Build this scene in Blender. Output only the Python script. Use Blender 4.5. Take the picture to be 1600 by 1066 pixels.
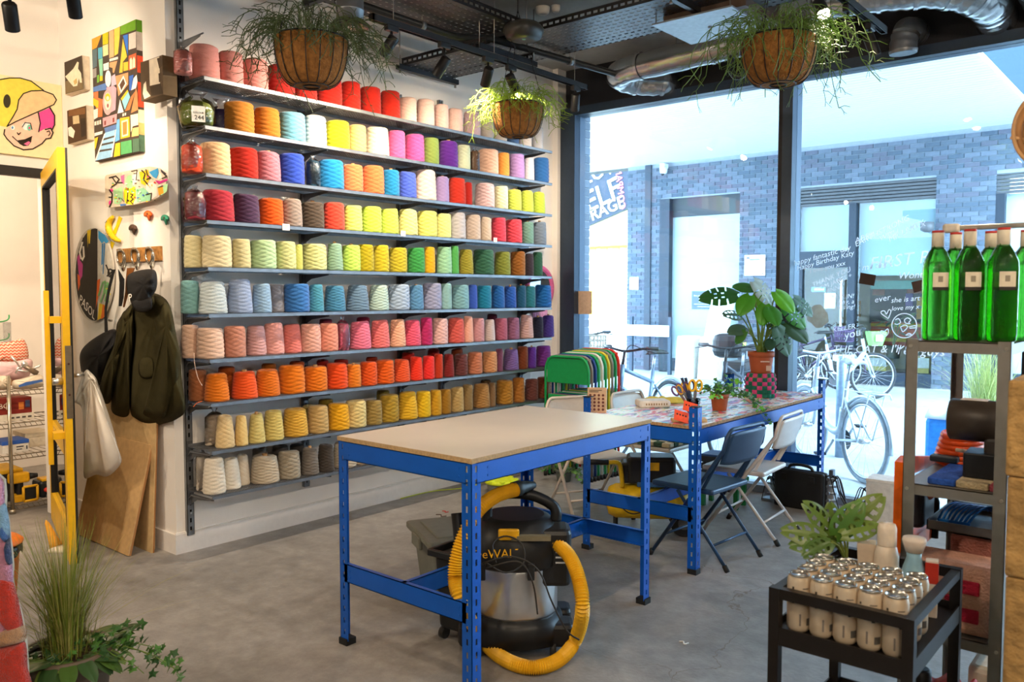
import bpy, bmesh, math, random
from mathutils import Vector, Matrix, Euler
for o in list(bpy.data.objects): bpy.data.objects.remove(o, do_unlink=True)
R = random.Random(11)
S = bpy.context.scene
PI = math.pi
COL = S.collection
# ---------------------------------------------------------------- camera
FPX, HC = 1300.0, 1.5
PITCH = math.atan(73/1300.0); YAW = math.radians(40.1)
cd = bpy.data.cameras.new('camera'); cam = bpy.data.objects.new('camera', cd); COL.objects.link(cam)
cam.location = (0, 0, HC); cam.rotation_euler = (PI/2-PITCH, 0, YAW)
cd.sensor_width = 36.0; cd.lens = FPX/1600*36.0; cd.clip_start = .05; cd.clip_end = 300
cd.dof.use_dof = True; cd.dof.focus_distance = 4.6; cd.dof.aperture_fstop = 5.0
S.camera = cam
# ---------------------------------------------------------------- world and view
w = bpy.data.worlds.new('world'); S.world = w; w.use_nodes = True
bg = w.node_tree.nodes['Background']; bg.inputs[0].default_value = (.55, .78, 1.0, 1); bg.inputs[1].default_value = 18.0
S.view_settings.view_transform = 'Standard'; S.view_settings.look = 'None'
S.view_settings.exposure = 0.0; S.view_settings.gamma = 1.0; S.view_settings.use_curve_mapping = False
LAMP = 1.4                      # overall strength of the warm track lamps
WARM = (1.0, .80, .58)
# ---------------------------------------------------------------- pixel -> place
FW = Vector((-math.sin(YAW)*math.cos(PITCH), math.cos(YAW)*math.cos(PITCH), -math.sin(PITCH)))
RT = Vector((math.cos(YAW), math.sin(YAW), 0)); UP = RT.cross(FW); C0 = Vector((0, 0, HC))
def ray(u, v): return FW + RT*((u-800)/FPX) + UP*((533-v)/FPX)
def onx(u, v, x): d = ray(u, v); return C0 + d*((x-C0.x)/d.x)
def ony(u, v, y): d = ray(u, v); return C0 + d*((y-C0.y)/d.y)
def onz(u, v, z=0.): d = ray(u, v); return C0 + d*((z-C0.z)/d.z)
def atd(u, v, d): return C0 + ray(u, v)*d
XW, YA, YG, ZC = -4.53, 2.374, 6.05, 3.48      # yarn wall, art wall, window plane, ceiling
XD = -5.95                                     # wall with the yellow door
# ---------------------------------------------------------------- materials
def lin(h):
    h = h.lstrip('#'); out = []
    for i in (0, 2, 4):
        c = int(h[i:i+2], 16)/255.; out.append(c/12.92 if c <= .04045 else ((c+.055)/1.055)**2.4)
    return out
MATS = {}
def nd(t, kind, **kw):
    n = t.nodes.new(kind)
    for k, v in kw.items():
        if k.startswith('i_'):
            key = k[2:]; key = int(key) if key.isdigit() else key.replace('_', ' ')
            n.inputs[key].default_value = v
        else: setattr(n, k, v)
    return n
def mat(hexc, rough=.6, metal=0., var=.12, scale=30., bump=.0, bscale=None, spec=.4, trans=0., emit=0., alpha=1., ior=1.45, coat=0., name=None, sheen=0.):
    key = (hexc, rough, metal, var, scale, bump, bscale, spec, trans, emit, alpha, coat, sheen)
    if key in MATS: return MATS[key]
    m = bpy.data.materials.new(name or 'paint_'+hexc.lstrip('#')); m.use_nodes = True; t = m.node_tree
    b = t.nodes['Principled BSDF']; c = lin(hexc)
    b.inputs['Roughness'].default_value = rough; b.inputs['Metallic'].default_value = metal
    b.inputs['Specular IOR Level'].default_value = spec; b.inputs['IOR'].default_value = ior
    b.inputs['Transmission Weight'].default_value = trans; b.inputs['Alpha'].default_value = alpha
    b.inputs['Coat Weight'].default_value = coat; b.inputs['Sheen Weight'].default_value = sheen
    tc = nd(t, 'ShaderNodeTexCoord')
    ns = nd(t, 'ShaderNodeTexNoise', i_Scale=scale, i_Detail=4.)
    t.links.new(tc.outputs['Object'], ns.inputs['Vector'])
    mr = nd(t, 'ShaderNodeMapRange'); mr.inputs['To Min'].default_value = 1-var; mr.inputs['To Max'].default_value = 1+var
    mr.inputs['From Min'].default_value = .3; mr.inputs['From Max'].default_value = .7
    t.links.new(ns.outputs['Fac'], mr.inputs['Value'])
    mx = nd(t, 'ShaderNodeVectorMath', operation='SCALE'); mx.inputs[0].default_value = c
    t.links.new(mr.outputs['Result'], mx.inputs['Scale']); t.links.new(mx.outputs['Vector'], b.inputs['Base Color'])
    if emit:
        b.inputs['Emission Strength'].default_value = emit; b.inputs['Emission Color'].default_value = (*c, 1)
    if bump:
        n2 = nd(t, 'ShaderNodeTexNoise', i_Scale=bscale or scale*3, i_Detail=5.)
        t.links.new(tc.outputs['Object'], n2.inputs['Vector'])
        bp = nd(t, 'ShaderNodeBump', i_Strength=bump, i_Distance=.01)
        t.links.new(n2.outputs['Fac'], bp.inputs['Height']); t.links.new(bp.outputs['Normal'], b.inputs['Normal'])
    MATS[key] = m; return m
def glassy(name, tint=(1, 1, 1), rough=.0, refl=1., ior=1.45):
    """thin clear sheet: straight-through light plus a fresnel reflection"""
    if name in MATS: return MATS[name]
    m = bpy.data.materials.new(name); m.use_nodes = True; t = m.node_tree; t.nodes.clear()
    o = nd(t, 'ShaderNodeOutputMaterial'); tr = nd(t, 'ShaderNodeBsdfTransparent'); tr.inputs[0].default_value = (*tint, 1)
    g = nd(t, 'ShaderNodeBsdfGlossy'); g.inputs['Roughness'].default_value = rough
    f = nd(t, 'ShaderNodeFresnel', i_IOR=ior); mu = nd(t, 'ShaderNodeMath', operation='MULTIPLY'); mu.inputs[1].default_value = refl
    nz = nd(t, 'ShaderNodeTexNoise', i_Scale=9.); bp = nd(t, 'ShaderNodeBump', i_Strength=.0 if rough < .05 else .5, i_Distance=.02)
    t.links.new(nz.outputs['Fac'], bp.inputs['Height']); t.links.new(bp.outputs['Normal'], g.inputs['Normal'])
    mx = nd(t, 'ShaderNodeMixShader'); t.links.new(f.outputs[0], mu.inputs[0]); t.links.new(mu.outputs[0], mx.inputs[0])
    t.links.new(tr.outputs[0], mx.inputs[1]); t.links.new(g.outputs[0], mx.inputs[2]); t.links.new(mx.outputs[0], o.inputs[0])
    MATS[name] = m; return m
# ---------------------------------------------------------------- mesh building
class MB:
    def __init__(s): s.v = []; s.f = []; s.m = []; s.sm = []
    def add(s, vs, fs, mi=0, smooth=False):
        k = len(s.v); s.v += [Vector(p) for p in vs]; s.f += [tuple(i+k for i in f) for f in fs]
        s.m += [mi]*len(fs); s.sm += [smooth]*len(fs); return s
    def bb(s, x0, x1, y0, y1, z0, z1, mi=0, M=None):
        p = [Vector((x, y, z)) for z in (z0, z1) for y in (y0, y1) for x in (x0, x1)]
        if M is not None: p = [M @ q for q in p]
        return s.add(p, [(0, 2, 3, 1), (4, 5, 7, 6), (0, 1, 5, 4), (2, 6, 7, 3), (0, 4, 6, 2), (1, 3, 7, 5)], mi)
    def box(s, c, d, mi=0, M=None):
        return s.bb(c[0]-d[0]/2, c[0]+d[0]/2, c[1]-d[1]/2, c[1]+d[1]/2, c[2]-d[2]/2, c[2]+d[2]/2, mi, M)
    def rbox(s, c, d, r=.01, mi=0, M=None, n=3, taper=1.):
        """box with rounded vertical and soft horizontal edges; taper scales the bottom"""
        hx, hy, hz = d[0]/2, d[1]/2, d[2]/2; r = min(r, hx*.99, hy*.99, hz*.99); rings = []
        def ring(ins, z, k):
            rr = max(r-ins, .0004); out = []
            for cx, cy, a0 in ((hx-r, hy-r, 0), (-hx+r, hy-r, 90), (-hx+r, -hy+r, 180), (hx-r, -hy+r, 270)):
                for i in range(n+1):
                    a = math.radians(a0+90*i/n); out.append(Vector(((cx+rr*math.cos(a))*k, (cy+rr*math.sin(a))*k, z)))
            return out
        q = r*.6
        for ins, z in ((q, -hz), (q*.3, -hz+q*.3), (0, -hz+q), (0, hz-q), (q*.3, hz-q*.3), (q, hz)):
            k = taper+(1-taper)*(z+hz)/(2*hz); rings.append(ring(ins, z, k))
        L = len(rings[0]); vs = [p+Vector(c) for g in rings for p in g]; fs = []
        for a in range(5):
            for i in range(L): fs.append((a*L+i, a*L+(i+1) % L, (a+1)*L+(i+1) % L, (a+1)*L+i))
        fs += [tuple(range(L-1, -1, -1)), tuple(5*L+i for i in range(L))]
        if M is not None: vs = [M @ p for p in vs]
        return s.add(vs, fs, mi, False)
    def cyl(s, p0, p1, r0, r1=None, n=16, mi=0, caps=True, smooth=True):
        return s.tube([p0, p1], [r0, r0 if r1 is None else r1], n, mi, caps, smooth)
    def tube(s, pts, r, n=8, mi=0, caps=True, smooth=True, closed=False):
        pts = [Vector(p) for p in pts]; N = len(pts); rr = r if isinstance(r, (list, tuple)) else [r]*N
        vs = []; prev = None
        for i in range(N):
            if closed: t = pts[(i+1) % N]-pts[i-1]
            else: t = pts[min(i+1, N-1)]-pts[max(i-1, 0)]
            if t.length < 1e-9: t = Vector((0, 0, 1))
            t.normalize()
            if prev is None:
                a = Vector((0, 0, 1)) if abs(t.z) < .9 else Vector((1, 0, 0)); x = t.cross(a).normalized()
            else:
                x = prev-t*prev.dot(t)
                if x.length < 1e-6: x = t.cross(Vector((0, 0, 1)) if abs(t.z) < .9 else Vector((1, 0, 0)))
                x.normalize()
            prev = x; y = t.cross(x)
            for k in range(n):
                a = 2*PI*k/n; vs.append(pts[i]+(x*math.cos(a)+y*math.sin(a))*rr[i])
        fs = []
        for i in range(N if closed else N-1):
            j = (i+1) % N
            for k in range(n): fs.append((i*n+k, i*n+(k+1) % n, j*n+(k+1) % n, j*n+k))
        s.add(vs, fs, mi, smooth)
        if caps and not closed:
            k = len(s.v)-len(vs); s.f += [tuple(k+i for i in range(n-1, -1, -1)), tuple(k+(N-1)*n+i for i in range(n))]; s.m += [mi]*2; s.sm += [False]*2
        return s
    def lathe(s, prof, c=(0, 0, 0), n=24, mi=0, M=None, smooth=True, capb=True, capt=True, sq=0.):
        vs = []; c = Vector(c); N = len(prof)
        for r, z in prof:
            for k in range(n):
                a = 2*PI*k/n; cs, sn = math.cos(a), math.sin(a); q = 1.
                if sq: q = (1-sq)+sq/max(abs(cs), abs(sn))
                p = Vector((r*cs*q, r*sn*q, z)); vs.append((M @ p if M is not None else p)+c)
        fs = [(i*n+k, i*n+(k+1) % n, (i+1)*n+(k+1) % n, (i+1)*n+k) for i in range(N-1) for k in range(n)]
        s.add(vs, fs, mi, smooth); k0 = len(s.v)-len(vs)
        if capb: s.f.append(tuple(k0+k for k in range(n-1, -1, -1))); s.m.append(mi); s.sm.append(False)
        if capt: s.f.append(tuple(k0+(N-1)*n+k for k in range(n))); s.m.append(mi); s.sm.append(False)
        return s
    def slab(s, pts, off, mi=0, smooth=False):
        """prism: polygon pts pushed along off"""
        a = [Vector(p) for p in pts]; o = Vector(off); n = len(a)
        fs = [tuple(range(n-1, -1, -1)), tuple(n+i for i in range(n))]+[(i, (i+1) % n, n+(i+1) % n, n+i) for i in range(n)]
        return s.add(a+[p+o for p in a], fs, mi, smooth)
    def face(s, pts, mi=0): return s.add(pts, [tuple(range(len(pts)))], mi)
    def grid(s, nu, nv, fn, mi=0, smooth=True):
        vs = [fn(i/(nu-1), j/(nv-1)) for j in range(nv) for i in range(nu)]
        fs = [(j*nu+i, j*nu+i+1, (j+1)*nu+i+1, (j+1)*nu+i) for j in range(nv-1) for i in range(nu-1)]
        return s.add(vs, fs, mi, smooth)
    def build(s, name, m, parent=None, loc=None, world=False, rz=0., solid=0.):
        me = bpy.data.meshes.new(name); o = bpy.data.objects.new(name, me); vs = s.v
        if parent is not None:
            o.parent = parent
            if world:
                Mi = (Matrix.Translation(parent.location) @ parent.rotation_euler.to_matrix().to_4x4()).inverted()
                vs = [Mi @ p for p in vs]
        elif loc is not None:
            o.location = loc; o.rotation_euler = (0, 0, rz)
            if world: Mi = (Matrix.Translation(Vector(loc)) @ Euler((0, 0, rz)).to_matrix().to_4x4()).inverted(); vs = [Mi @ p for p in vs]
        me.from_pydata([tuple(p) for p in vs], [], s.f)
        for x in (m if isinstance(m, (list, tuple)) else [m]): me.materials.append(x)
        me.polygons.foreach_set('material_index', s.m); me.polygons.foreach_set('use_smooth', s.sm); me.update()
        COL.objects.link(o)
        if solid:
            md = o.modifiers.new('thick', 'SOLIDIFY'); md.thickness = solid
        return o
def tag(o, label, cat, group=None):
    o['label'] = label; o['category'] = cat
    if group: o['group'] = group
    return o
def struct(o): o['kind'] = 'structure'; return o
def stuff(o): o['kind'] = 'stuff'; return o
def thing(name, label, cat, loc=(0, 0, 0), rz=0., group=None):
    o = bpy.data.objects.new(name, None); COL.objects.link(o); o.empty_display_size = .05
    o.location = loc; o.rotation_euler = (0, 0, rz); return tag(o, label, cat, group)
def dup(o, parent=None, loc=None, rz=None):
    c = o.copy(); COL.objects.link(c); c.parent = parent
    if loc is not None: c.location = loc
    if rz is not None: c.rotation_euler = (0, 0, rz)
    for ch in [x for x in bpy.data.objects if x.parent == o]: dup(ch, c)
    return c
def smooth_poly(pts, n=60, closed=True):
    """Catmull-Rom through pts"""
    P = [Vector(p) for p in pts]; N = len(P); out = []; seg = N if closed else N-1
    for q in range(n):
        t = q/n*seg if closed else q/(n-1)*seg
        i = min(int(t), seg-1); f = t-i
        g = lambda k: P[k % N] if closed else P[max(0, min(N-1, k))]
        a, b, c, d = g(i-1), g(i), g(i+1), g(i+2)
        out.append(.5*((2*b)+(c-a)*f+(2*a-5*b+4*c-d)*f*f+(3*b-a-3*c+d)*f**3))
    return out
def text(body, size, mtl, M, parent=None, name='lettering', ext=.0004, align='CENTER', world=True, shear=0.):
    cu = bpy.data.curves.new('lettering', 'FONT'); cu.body = body; cu.size = size; cu.align_x = align; cu.align_y = 'CENTER'
    cu.extrude = ext; cu.shear = shear; cu.resolution_u = 2
    ob = bpy.data.objects.new('tmp', cu); COL.objects.link(ob)
    dg = bpy.context.evaluated_depsgraph_get(); me = bpy.data.meshes.new_from_object(ob.evaluated_get(dg))
    bpy.data.objects.remove(ob)
    mb = MB(); mb.add([M @ v.co for v in me.vertices], [tuple(p.vertices) for p in me.polygons])
    return mb.build(name, mtl, parent, world=world)
def frame_m(o, x, y):
    """matrix with local x,y axes along the given directions at origin o"""
    x = Vector(x).normalized(); y = Vector(y); y = (y-x*y.dot(x)).normalized(); z = x.cross(y)
    return Matrix(((x.x, y.x, z.x, o[0]), (x.y, y.y, z.y, o[1]), (x.z, y.z, z.z, o[2]), (0, 0, 0, 1)))
def decals(polys, place, name, parent, lift=.0006, rough=.6, step=.00006):
    """flat print: coloured outlines laid on a surface; place(u,v,h) -> world point at height h above it"""
    mb = MB(); ms = []; idx = {}
    for k, (hx, pts) in enumerate(polys):
        if hx not in idx: idx[hx] = len(ms); ms.append(mat(hx, rough, var=.08))
        mb.face([place(u, v, lift+k*step) for u, v in pts], idx[hx])
    return mb.build(name, ms, parent, world=True)
def ell(cx, cy, rx, ry, n=20, a0=0.): return [(cx+rx*math.cos(a0+2*PI*i/n), cy+ry*math.sin(a0+2*PI*i/n)) for i in range(n)]
def stroke(pts, w):
    """polyline -> quads"""
    out = []
    for (x0, y0), (x1, y1) in zip(pts, pts[1:]):
        dx, dy = x1-x0, y1-y0; l = math.hypot(dx, dy) or 1; nx, ny = -dy/l*w/2, dx/l*w/2; ex, ey = dx/l*w*.35, dy/l*w*.35
        out.append([(x0-ex+nx, y0-ey+ny), (x1+ex+nx, y1+ey+ny), (x1+ex-nx, y1+ey-ny), (x0-ex-nx, y0-ey-ny)])
    return out
def puff(outline, place, T, rings=9, n=72, wr=.0, seed=0, ctr=None, power=2.4, smooth_it=True, base=0.):
    """soft shape filling an outline (u,v), bulging by T from the surface given by place(u,v,h); closed at the back"""
    rr = random.Random(seed)
    P = [(p.x, p.y) for p in smooth_poly([(u, v, 0) for u, v in outline], n)] if smooth_it else outline
    n = len(P); cx = ctr[0] if ctr else sum(p[0] for p in P)/n; cy = ctr[1] if ctr else sum(p[1] for p in P)/n
    ph = [rr.uniform(0, 6.28) for _ in range(6)]; fr = [rr.choice((3, 4, 5, 6, 7, 9)) for _ in range(6)]
    mb = MB(); vs = [place(cx, cy, base+T)]; fs = []
    for k in range(1, rings+1):
        t = k/rings
        for i, (u, v) in enumerate(P):
            a = 2*PI*i/n; h = T*max(0., 1-t**power)**.6
            if wr and t < 1: h += wr*sum(math.sin(fr[q]*a+ph[q]+t*(q-2.5)*2.2) for q in range(6))/2.2*t*(1-t**6)
            vs.append(place(cx+(u-cx)*t, cy+(v-cy)*t, base+max(h, 0)))
    for i in range(n): fs.append((0, 1+i, 1+(i+1) % n))
    for k in range(rings-1):
        for i in range(n): fs.append((1+k*n+i, 1+(k+1)*n+i, 1+(k+1)*n+(i+1) % n, 1+k*n+(i+1) % n))
    mb.add(vs, fs, 0, True); k0 = 1+(rings-1)*n
    mb.f.append(tuple(k0+i for i in range(n-1, -1, -1))); mb.m.append(0); mb.sm.append(False)
    return mb
# ================================================================ room shell
def concrete(name, c0, c1, c2, crack=True, rough=(.42, .62), boards=False):
    m = bpy.data.materials.new(name); m.use_nodes = True; t = m.node_tree; b = t.nodes['Principled BSDF']
    tc = nd(t, 'ShaderNodeTexCoord'); L = t.links.new
    n1 = nd(t, 'ShaderNodeTexNoise', i_Scale=.9, i_Detail=7., i_Roughness=.62); n2 = nd(t, 'ShaderNodeTexNoise', i_Scale=9., i_Detail=8., i_Roughness=.7)
    n3 = nd(t, 'ShaderNodeTexNoise', i_Scale=60., i_Detail=4.)
    for n in (n1, n2, n3): L(tc.outputs['Object'], n.inputs['Vector'])
    r = nd(t, 'ShaderNodeValToRGB'); e = r.color_ramp.elements
    e[0].position = .33; e[0].color = (*lin(c0), 1); e[1].position = .66; e[1].color = (*lin(c2), 1); q = e.new(.5); q.color = (*lin(c1), 1)
    ad = nd(t, 'ShaderNodeMath', operation='MULTIPLY_ADD'); ad.inputs[1].default_value = .42; L(n2.outputs['Fac'], ad.inputs[0])
    sc = nd(t, 'ShaderNodeMath', operation='MULTIPLY_ADD'); sc.inputs[1].default_value = .58; sc.inputs[2].default_value = 0.
    L(n1.outputs['Fac'], sc.inputs[0]); L(sc.outputs[0], ad.inputs[2]); L(ad.outputs[0], r.inputs['Fac'])
    col = r.outputs['Color']
    if crack:
        wp = nd(t, 'ShaderNodeTexNoise', i_Scale=2.2, i_Detail=6.); L(tc.outputs['Object'], wp.inputs['Vector'])
        vm = nd(t, 'ShaderNodeVectorMath', operation='MULTIPLY_ADD'); vm.inputs[1].default_value = (.5, .5, .5)
        L(wp.outputs['Color'], vm.inputs[0]); L(tc.outputs['Object'], vm.inputs[2])
        vo = nd(t, 'ShaderNodeTexVoronoi', feature='DISTANCE_TO_EDGE', i_Scale=.55); L(vm.outputs[0], vo.inputs['Vector'])
        lt = nd(t, 'ShaderNodeMath', operation='LESS_THAN'); lt.inputs[1].default_value = .0011; L(vo.outputs['Distance'], lt.inputs[0])
        mk = nd(t, 'ShaderNodeMath', operation='MULTIPLY'); gt = nd(t, 'ShaderNodeMath', operation='GREATER_THAN'); gt.inputs[1].default_value = .5
        L(n1.outputs['Fac'], gt.inputs[0]); L(lt.outputs[0], mk.inputs[0]); L(gt.outputs[0], mk.inputs[1])
        mx = nd(t, 'ShaderNodeMix', data_type='RGBA'); mx.inputs[7].default_value = (*lin('7c7266'), 1); L(mk.outputs[0], mx.inputs[0]); L(col, mx.inputs[6]); col = mx.outputs[2]
    L(col, b.inputs['Base Color'])
    mr = nd(t, 'ShaderNodeMapRange'); mr.inputs['To Min'].default_value = rough[0]; mr.inputs['To Max'].default_value = rough[1]; L(n2.outputs['Fac'], mr.inputs['Value']); L(mr.outputs[0], b.inputs['Roughness'])
    bp = nd(t, 'ShaderNodeBump', i_Strength=.18, i_Distance=.01); L(n3.outputs['Fac'], bp.inputs['Height']); L(bp.outputs[0], b.inputs['Normal'])
    return m
M_FLOOR = concrete('polished_concrete', '625e5a', '87837f', 'a6a29e')
M_CEIL = concrete('ceiling_concrete', '96928a', 'a8a49c', 'b4b0a8', False, (.7, .9))
M_PAVE = concrete('pale_paving', '8c8e90', 'a0a3a5', 'b0b2b5', False, (.7, .9))
M_WALL = mat('ece6df', .75, var=.03, scale=4, bump=.12, bscale=160, name='white_wall_paint')
M_BLACKW = mat('26262a', .7, var=.1, scale=6, bump=.1, bscale=140, name='black_wall_paint')
M_FRAME = mat('3b4654', .35, .55, var=.05, name='anodised_frame')
def sbox(name, *b, m=M_WALL): return struct(MB().bb(*b).build(name, m))
sbox('floor', -8.0, 2.75, -3.75, 6.12, -.12, 0, m=M_FLOOR)
sbox('ceiling', -6.1, 2.75, -3.75, 6.3, ZC, ZC+.14, m=M_CEIL)
sbox('wall_left', -4.73, XW, YA, 6.06, 0, ZC)
sbox('wall_art', XD, -4.73, YA, YA+.2, 0, ZC)
wd = MB(); wd.bb(XD-.15, XD, -3.75, .95, 0, ZC).bb(XD-.15, XD, 2.27, YA+.2, 0, ZC).bb(XD-.15, XD, YA+.2, 3.5, 0, 3.1).bb(XD-.15, XD, .95, 2.27, 2.32, ZC)
struct(wd.build('wall_door', M_WALL))
sbox('wall_right', 2.6, 2.75, -3.75, 6.3, 0, ZC); sbox('wall_rear', -6.1, 2.6, -3.75, -3.6, 0, ZC)
st = MB(); st.bb(-8.0, -7.85, -.2, 3.5, 0, 3.0); struct(st.build('wall_storeroom', M_WALL))
st = MB(); st.bb(-7.85, XD-.15, 3.3, 3.5, 0, 3.0).bb(-7.85, XD-.15, -.2, -.05, 0, 3.0); struct(st.build('wall_storeroom_side', M_WALL))
sbox('ceiling_storeroom', -8.0, XD-.15, -.2, 3.5, 3.0, 3.1)
sbox('trim_1', -4.73, -4.475, 5.94, 6.06, 0, ZC)
b = MB(); b.bb(XW, XW+.014, YA-.014, 5.94, 0, .115).bb(XW, XW+.010, YA-.010, 5.94, .115, .122); struct(b.build('baseboard_left', mat('e4ded8', .55, var=.03)))
b = MB(); b.bb(XD, XW, YA-.014, YA, 0, .115); struct(b.build('baseboard_art', mat('e4ded8', .55, var=.03)))
b = MB(); b.bb(XD-.02, XD+.02, .95, 2.27, 2.262, 2.325); struct(b.build('door_frame', mat('2a2826', .5)))
# storefront
sbox('wall_window', -4.73, 2.75, 6.06, 6.34, 3.12, 4.3, m=M_BLACKW)
win = thing('window_1', 'x', 'x', (-1., YG, 0)); del win['label'], win['category']; struct(win)
def wpart(name, m, *b): return MB().bb(*b).build(name, m, win, world=True)
XM = -2.43
wpart('frame_jamb', M_FRAME, -4.475, -4.32, 5.98, 6.14, 0, 3.06); wpart('frame_jamb', mat('23262c', .5), -4.53, -4.44, 6.02, 6.2, 0, 3.12)
wpart('frame_head', M_FRAME, -4.475, 2.6, 5.98, 6.14, 3.06, 3.13)
wpart('frame_sill', mat('8d959c', .4, .3), -4.475, 2.6, 5.98, 6.14, 0, .055)
mu = MB().bb(XM-.02, XM+.055, 5.97, 6.15, .055, 3.06).build('mullion', M_FRAME, win, world=True)
MB().bb(XM-.055, XM-.02, 5.985, 6.14, .055, 3.06).build('mullion_cover', mat('1d1c1e', .45), win, world=True)
MB().bb(-.33, -.23, 5.97, 6.15, .055, 3.06).build('mullion', M_FRAME, win, world=True)
M_GLASS = glassy('window_glass', (.95, .98, .985), refl=.85)
for x0, x1 in ((-4.32, XM-.055), (XM+.055, -.33), (-.23, 2.6)):
    MB().bb(x0, x1, YG, YG+.012, .055, 3.06).build('pane', M_GLASS, win, world=True)
# ================================================================ outside
YO = 14.4; ZS = 4.04
def OX(u): return ony(u, 400, YO).x
def OZ(u, v): return ony(u, v, YO).z
sbox('ground', -45, 14, 6.12, 60, -.14, -.02, m=M_PAVE)
so = MB()
so.bb(-10.6, -2.0, 6.34, YO+.1, ZS+.03, ZS+.07)
y = 6.34
while y < YO-.02: so.bb(-10.6, -2.0, y, y+.105, ZS, ZS+.03); y += .125
struct(so.build('soffit', mat('d2d8dd', .6, var=.02)))
fc_ = thing('facade_upper', 'x', 'x', (-5.5, YO, ZS)); del fc_['label'], fc_['category']; struct(fc_)
MB().bb(-10.6, 3.2, YO+.03, YO+.4, ZS, 9.).build('facade_wall', mat('1c2630', .6), fc_, world=True)
for i in range(9):
    for j in range(3): MB().bb(-10.6+1.535*i, -10.6+1.535*i+1.51, YO, YO+.03, ZS+.1+1.6*j, ZS+.1+1.6*j+1.58).build('facade_panel', mat('22384c', .4, .2, var=.05), fc_, world=True)
bw = thing('brick_wall', 'x', 'x', (-5.5, YO, 0)); del bw['label'], bw['category']; struct(bw)
M_MORT = mat('8a949e', .85, var=.06); M_BR = [mat(h, .8, var=.12, scale=18, bump=.3, bscale=120) for h in ('55616e', '4b5866', '606a78', '585c6a')]
bays = [(OX(1031), OX(1155), 0, 3.35), (OX(1247), OX(1460), 0, OZ(1460, 277)), (OX(1553), 2.0, 0, OZ(1553, 272))]
wl, wr_ = OX(980), 3.2
body = MB(); xs = [wl]
for a, c, z0, z1 in bays: body.bb(xs[-1], a, YO+.012, YO+.35, -.02, ZS); body.bb(a, c, YO+.012, YO+.35, z1, ZS); xs.append(c)
body.bb(xs[-1], wr_, YO+.012, YO+.35, -.02, ZS)
body.build('mortar', M_MORT, bw, world=True)
bl, bh, jt = .215, .065, .010; bricks = []
nrow = int(ZS/(bh+jt))
for r in range(nrow):
    z = r*(bh+jt); x = wl - (bl+jt)/2*(r % 2)
    while x < -.9:
        x0, x1 = max(x, wl), x+bl
        for a, c, z0, z1 in bays:
            if z < z1:
                if x0 < a < x1: x1 = a
                if x0 < c < x1: x0 = c
                if x0 >= a and x1 <= c: x1 = x0
        cxm = OX(1012)
        if x0 < cxm-.06 and x1 > cxm-.06: x1 = cxm-.06
        elif x0 < cxm+.06 and x1 > cxm+.06: x0 = cxm+.06
        if x1-x0 > .03: bricks.append((x0, x1, z))
        x += bl+jt
bricks.sort(key=lambda q: -q[0]); base = None; rest = [MB() for _ in M_BR]; nb = 0; cache = {}
for x0, x1, z in bricks:
    mi = R.randrange(4); pr = R.uniform(.0, .006)
    if nb < 300 and x0 < -1.5:
        key = (round(x1-x0, 2), mi)
        if key not in cache:
            cache[key] = MB().bb(0, x1-x0, 0, .05, 0, bh).build('brick', M_BR[mi], bw); o = cache[key]
        else: o = cache[key].copy(); COL.objects.link(o)
        o.location = (x0+5.5, -pr, z); nb += 1
    else: rest[mi].bb(x0, x1, YO-pr, YO+.02, z, z+bh)
for k, m in enumerate(rest): stuff(m.build('bricks', M_BR[k], bw, world=True))
MB().bb(OX(1008), OX(1017), YO-.03, YO+.02, 0, ZS).build('downpipe_cover', mat('39434f', .6), bw, world=True)
# glazed bays of the building opposite
M_DF = mat('2e3742', .5, .3); M_BLIND = mat('a9bec6', .8, var=.03)
def bay(n, parts):
    w_ = bpy.data.objects.new('window_%d' % n, None); COL.objects.link(w_); w_.location = (-5.5, YO, 0); struct(w_)
    for nm, m, *b_ in parts: MB().bb(*b_).build(nm, m, w_, world=True)
    return w_
a, c = OX(1031), OX(1155); zf = OZ(1100, 336)
bay(2, [('frame_jamb', M_DF, a, OX(1046), YO-.02, YO+.2, 0, 3.35), ('louvre_panel', mat('3a3f44', .6), OX(1046), c, YO+.1, YO+.2, zf, 3.35), ('frosted_pane', mat('9fb3b8', .45, var=.04, scale=1.5), OX(1046), c, YO+.12, YO+.16, .25, zf), ('plinth', M_DF, a, c, YO+.05, YO+.2, 0, .25)])
a, c = OX(1247), OX(1460); zl = OZ(1400, 313); zb = OZ(1400, 430); d0, d1 = OX(1326), OX(1337); xl0 = OX(1226)
louv = [('louvre_slat', mat('55585c', .6, .3), a, c, YO+.02, YO+.1, zl+i*.055, zl+i*.055+.04) for i in range(7)]
bay(3, louv+[('louvre_back', mat('24282c', .7), a, c, YO+.1, YO+.14, zl, bays[1][3]), ('blind', M_BLIND, a, d0, YO+.16, YO+.18, OZ(1300, 392), zl), ('blind', M_BLIND, d1, c, YO+.16, YO+.18, zb, zl), ('post', M_DF, d0, d1, YO-.03, YO+.2, 0, zl),
  ('transom', M_DF, a, d0, YO+.0, YO+.15, OZ(1300, 418), OZ(1300, 392)), ('door_leaf_frame', M_DF, a, a+.08, YO, YO+.12, 0, OZ(1300, 418)), ('plinth', M_DF, d1, c, YO-.02, YO+.18, 0, .22),
  ('door_rail', M_DF, a, d0, YO, YO+.12, 0, .12), ('pane', glassy('far_glass', (.9, .95, .97), refl=.7), a, c, YO+.05, YO+.06, .12, zl), ('handle', mat('d8dce0', .3, .9), OX(1316), OX(1316)+.03, YO-.06, YO-.03, .9, 1.75)])
a3 = bays[2][0]; z3 = OZ(1553, 303)
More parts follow.
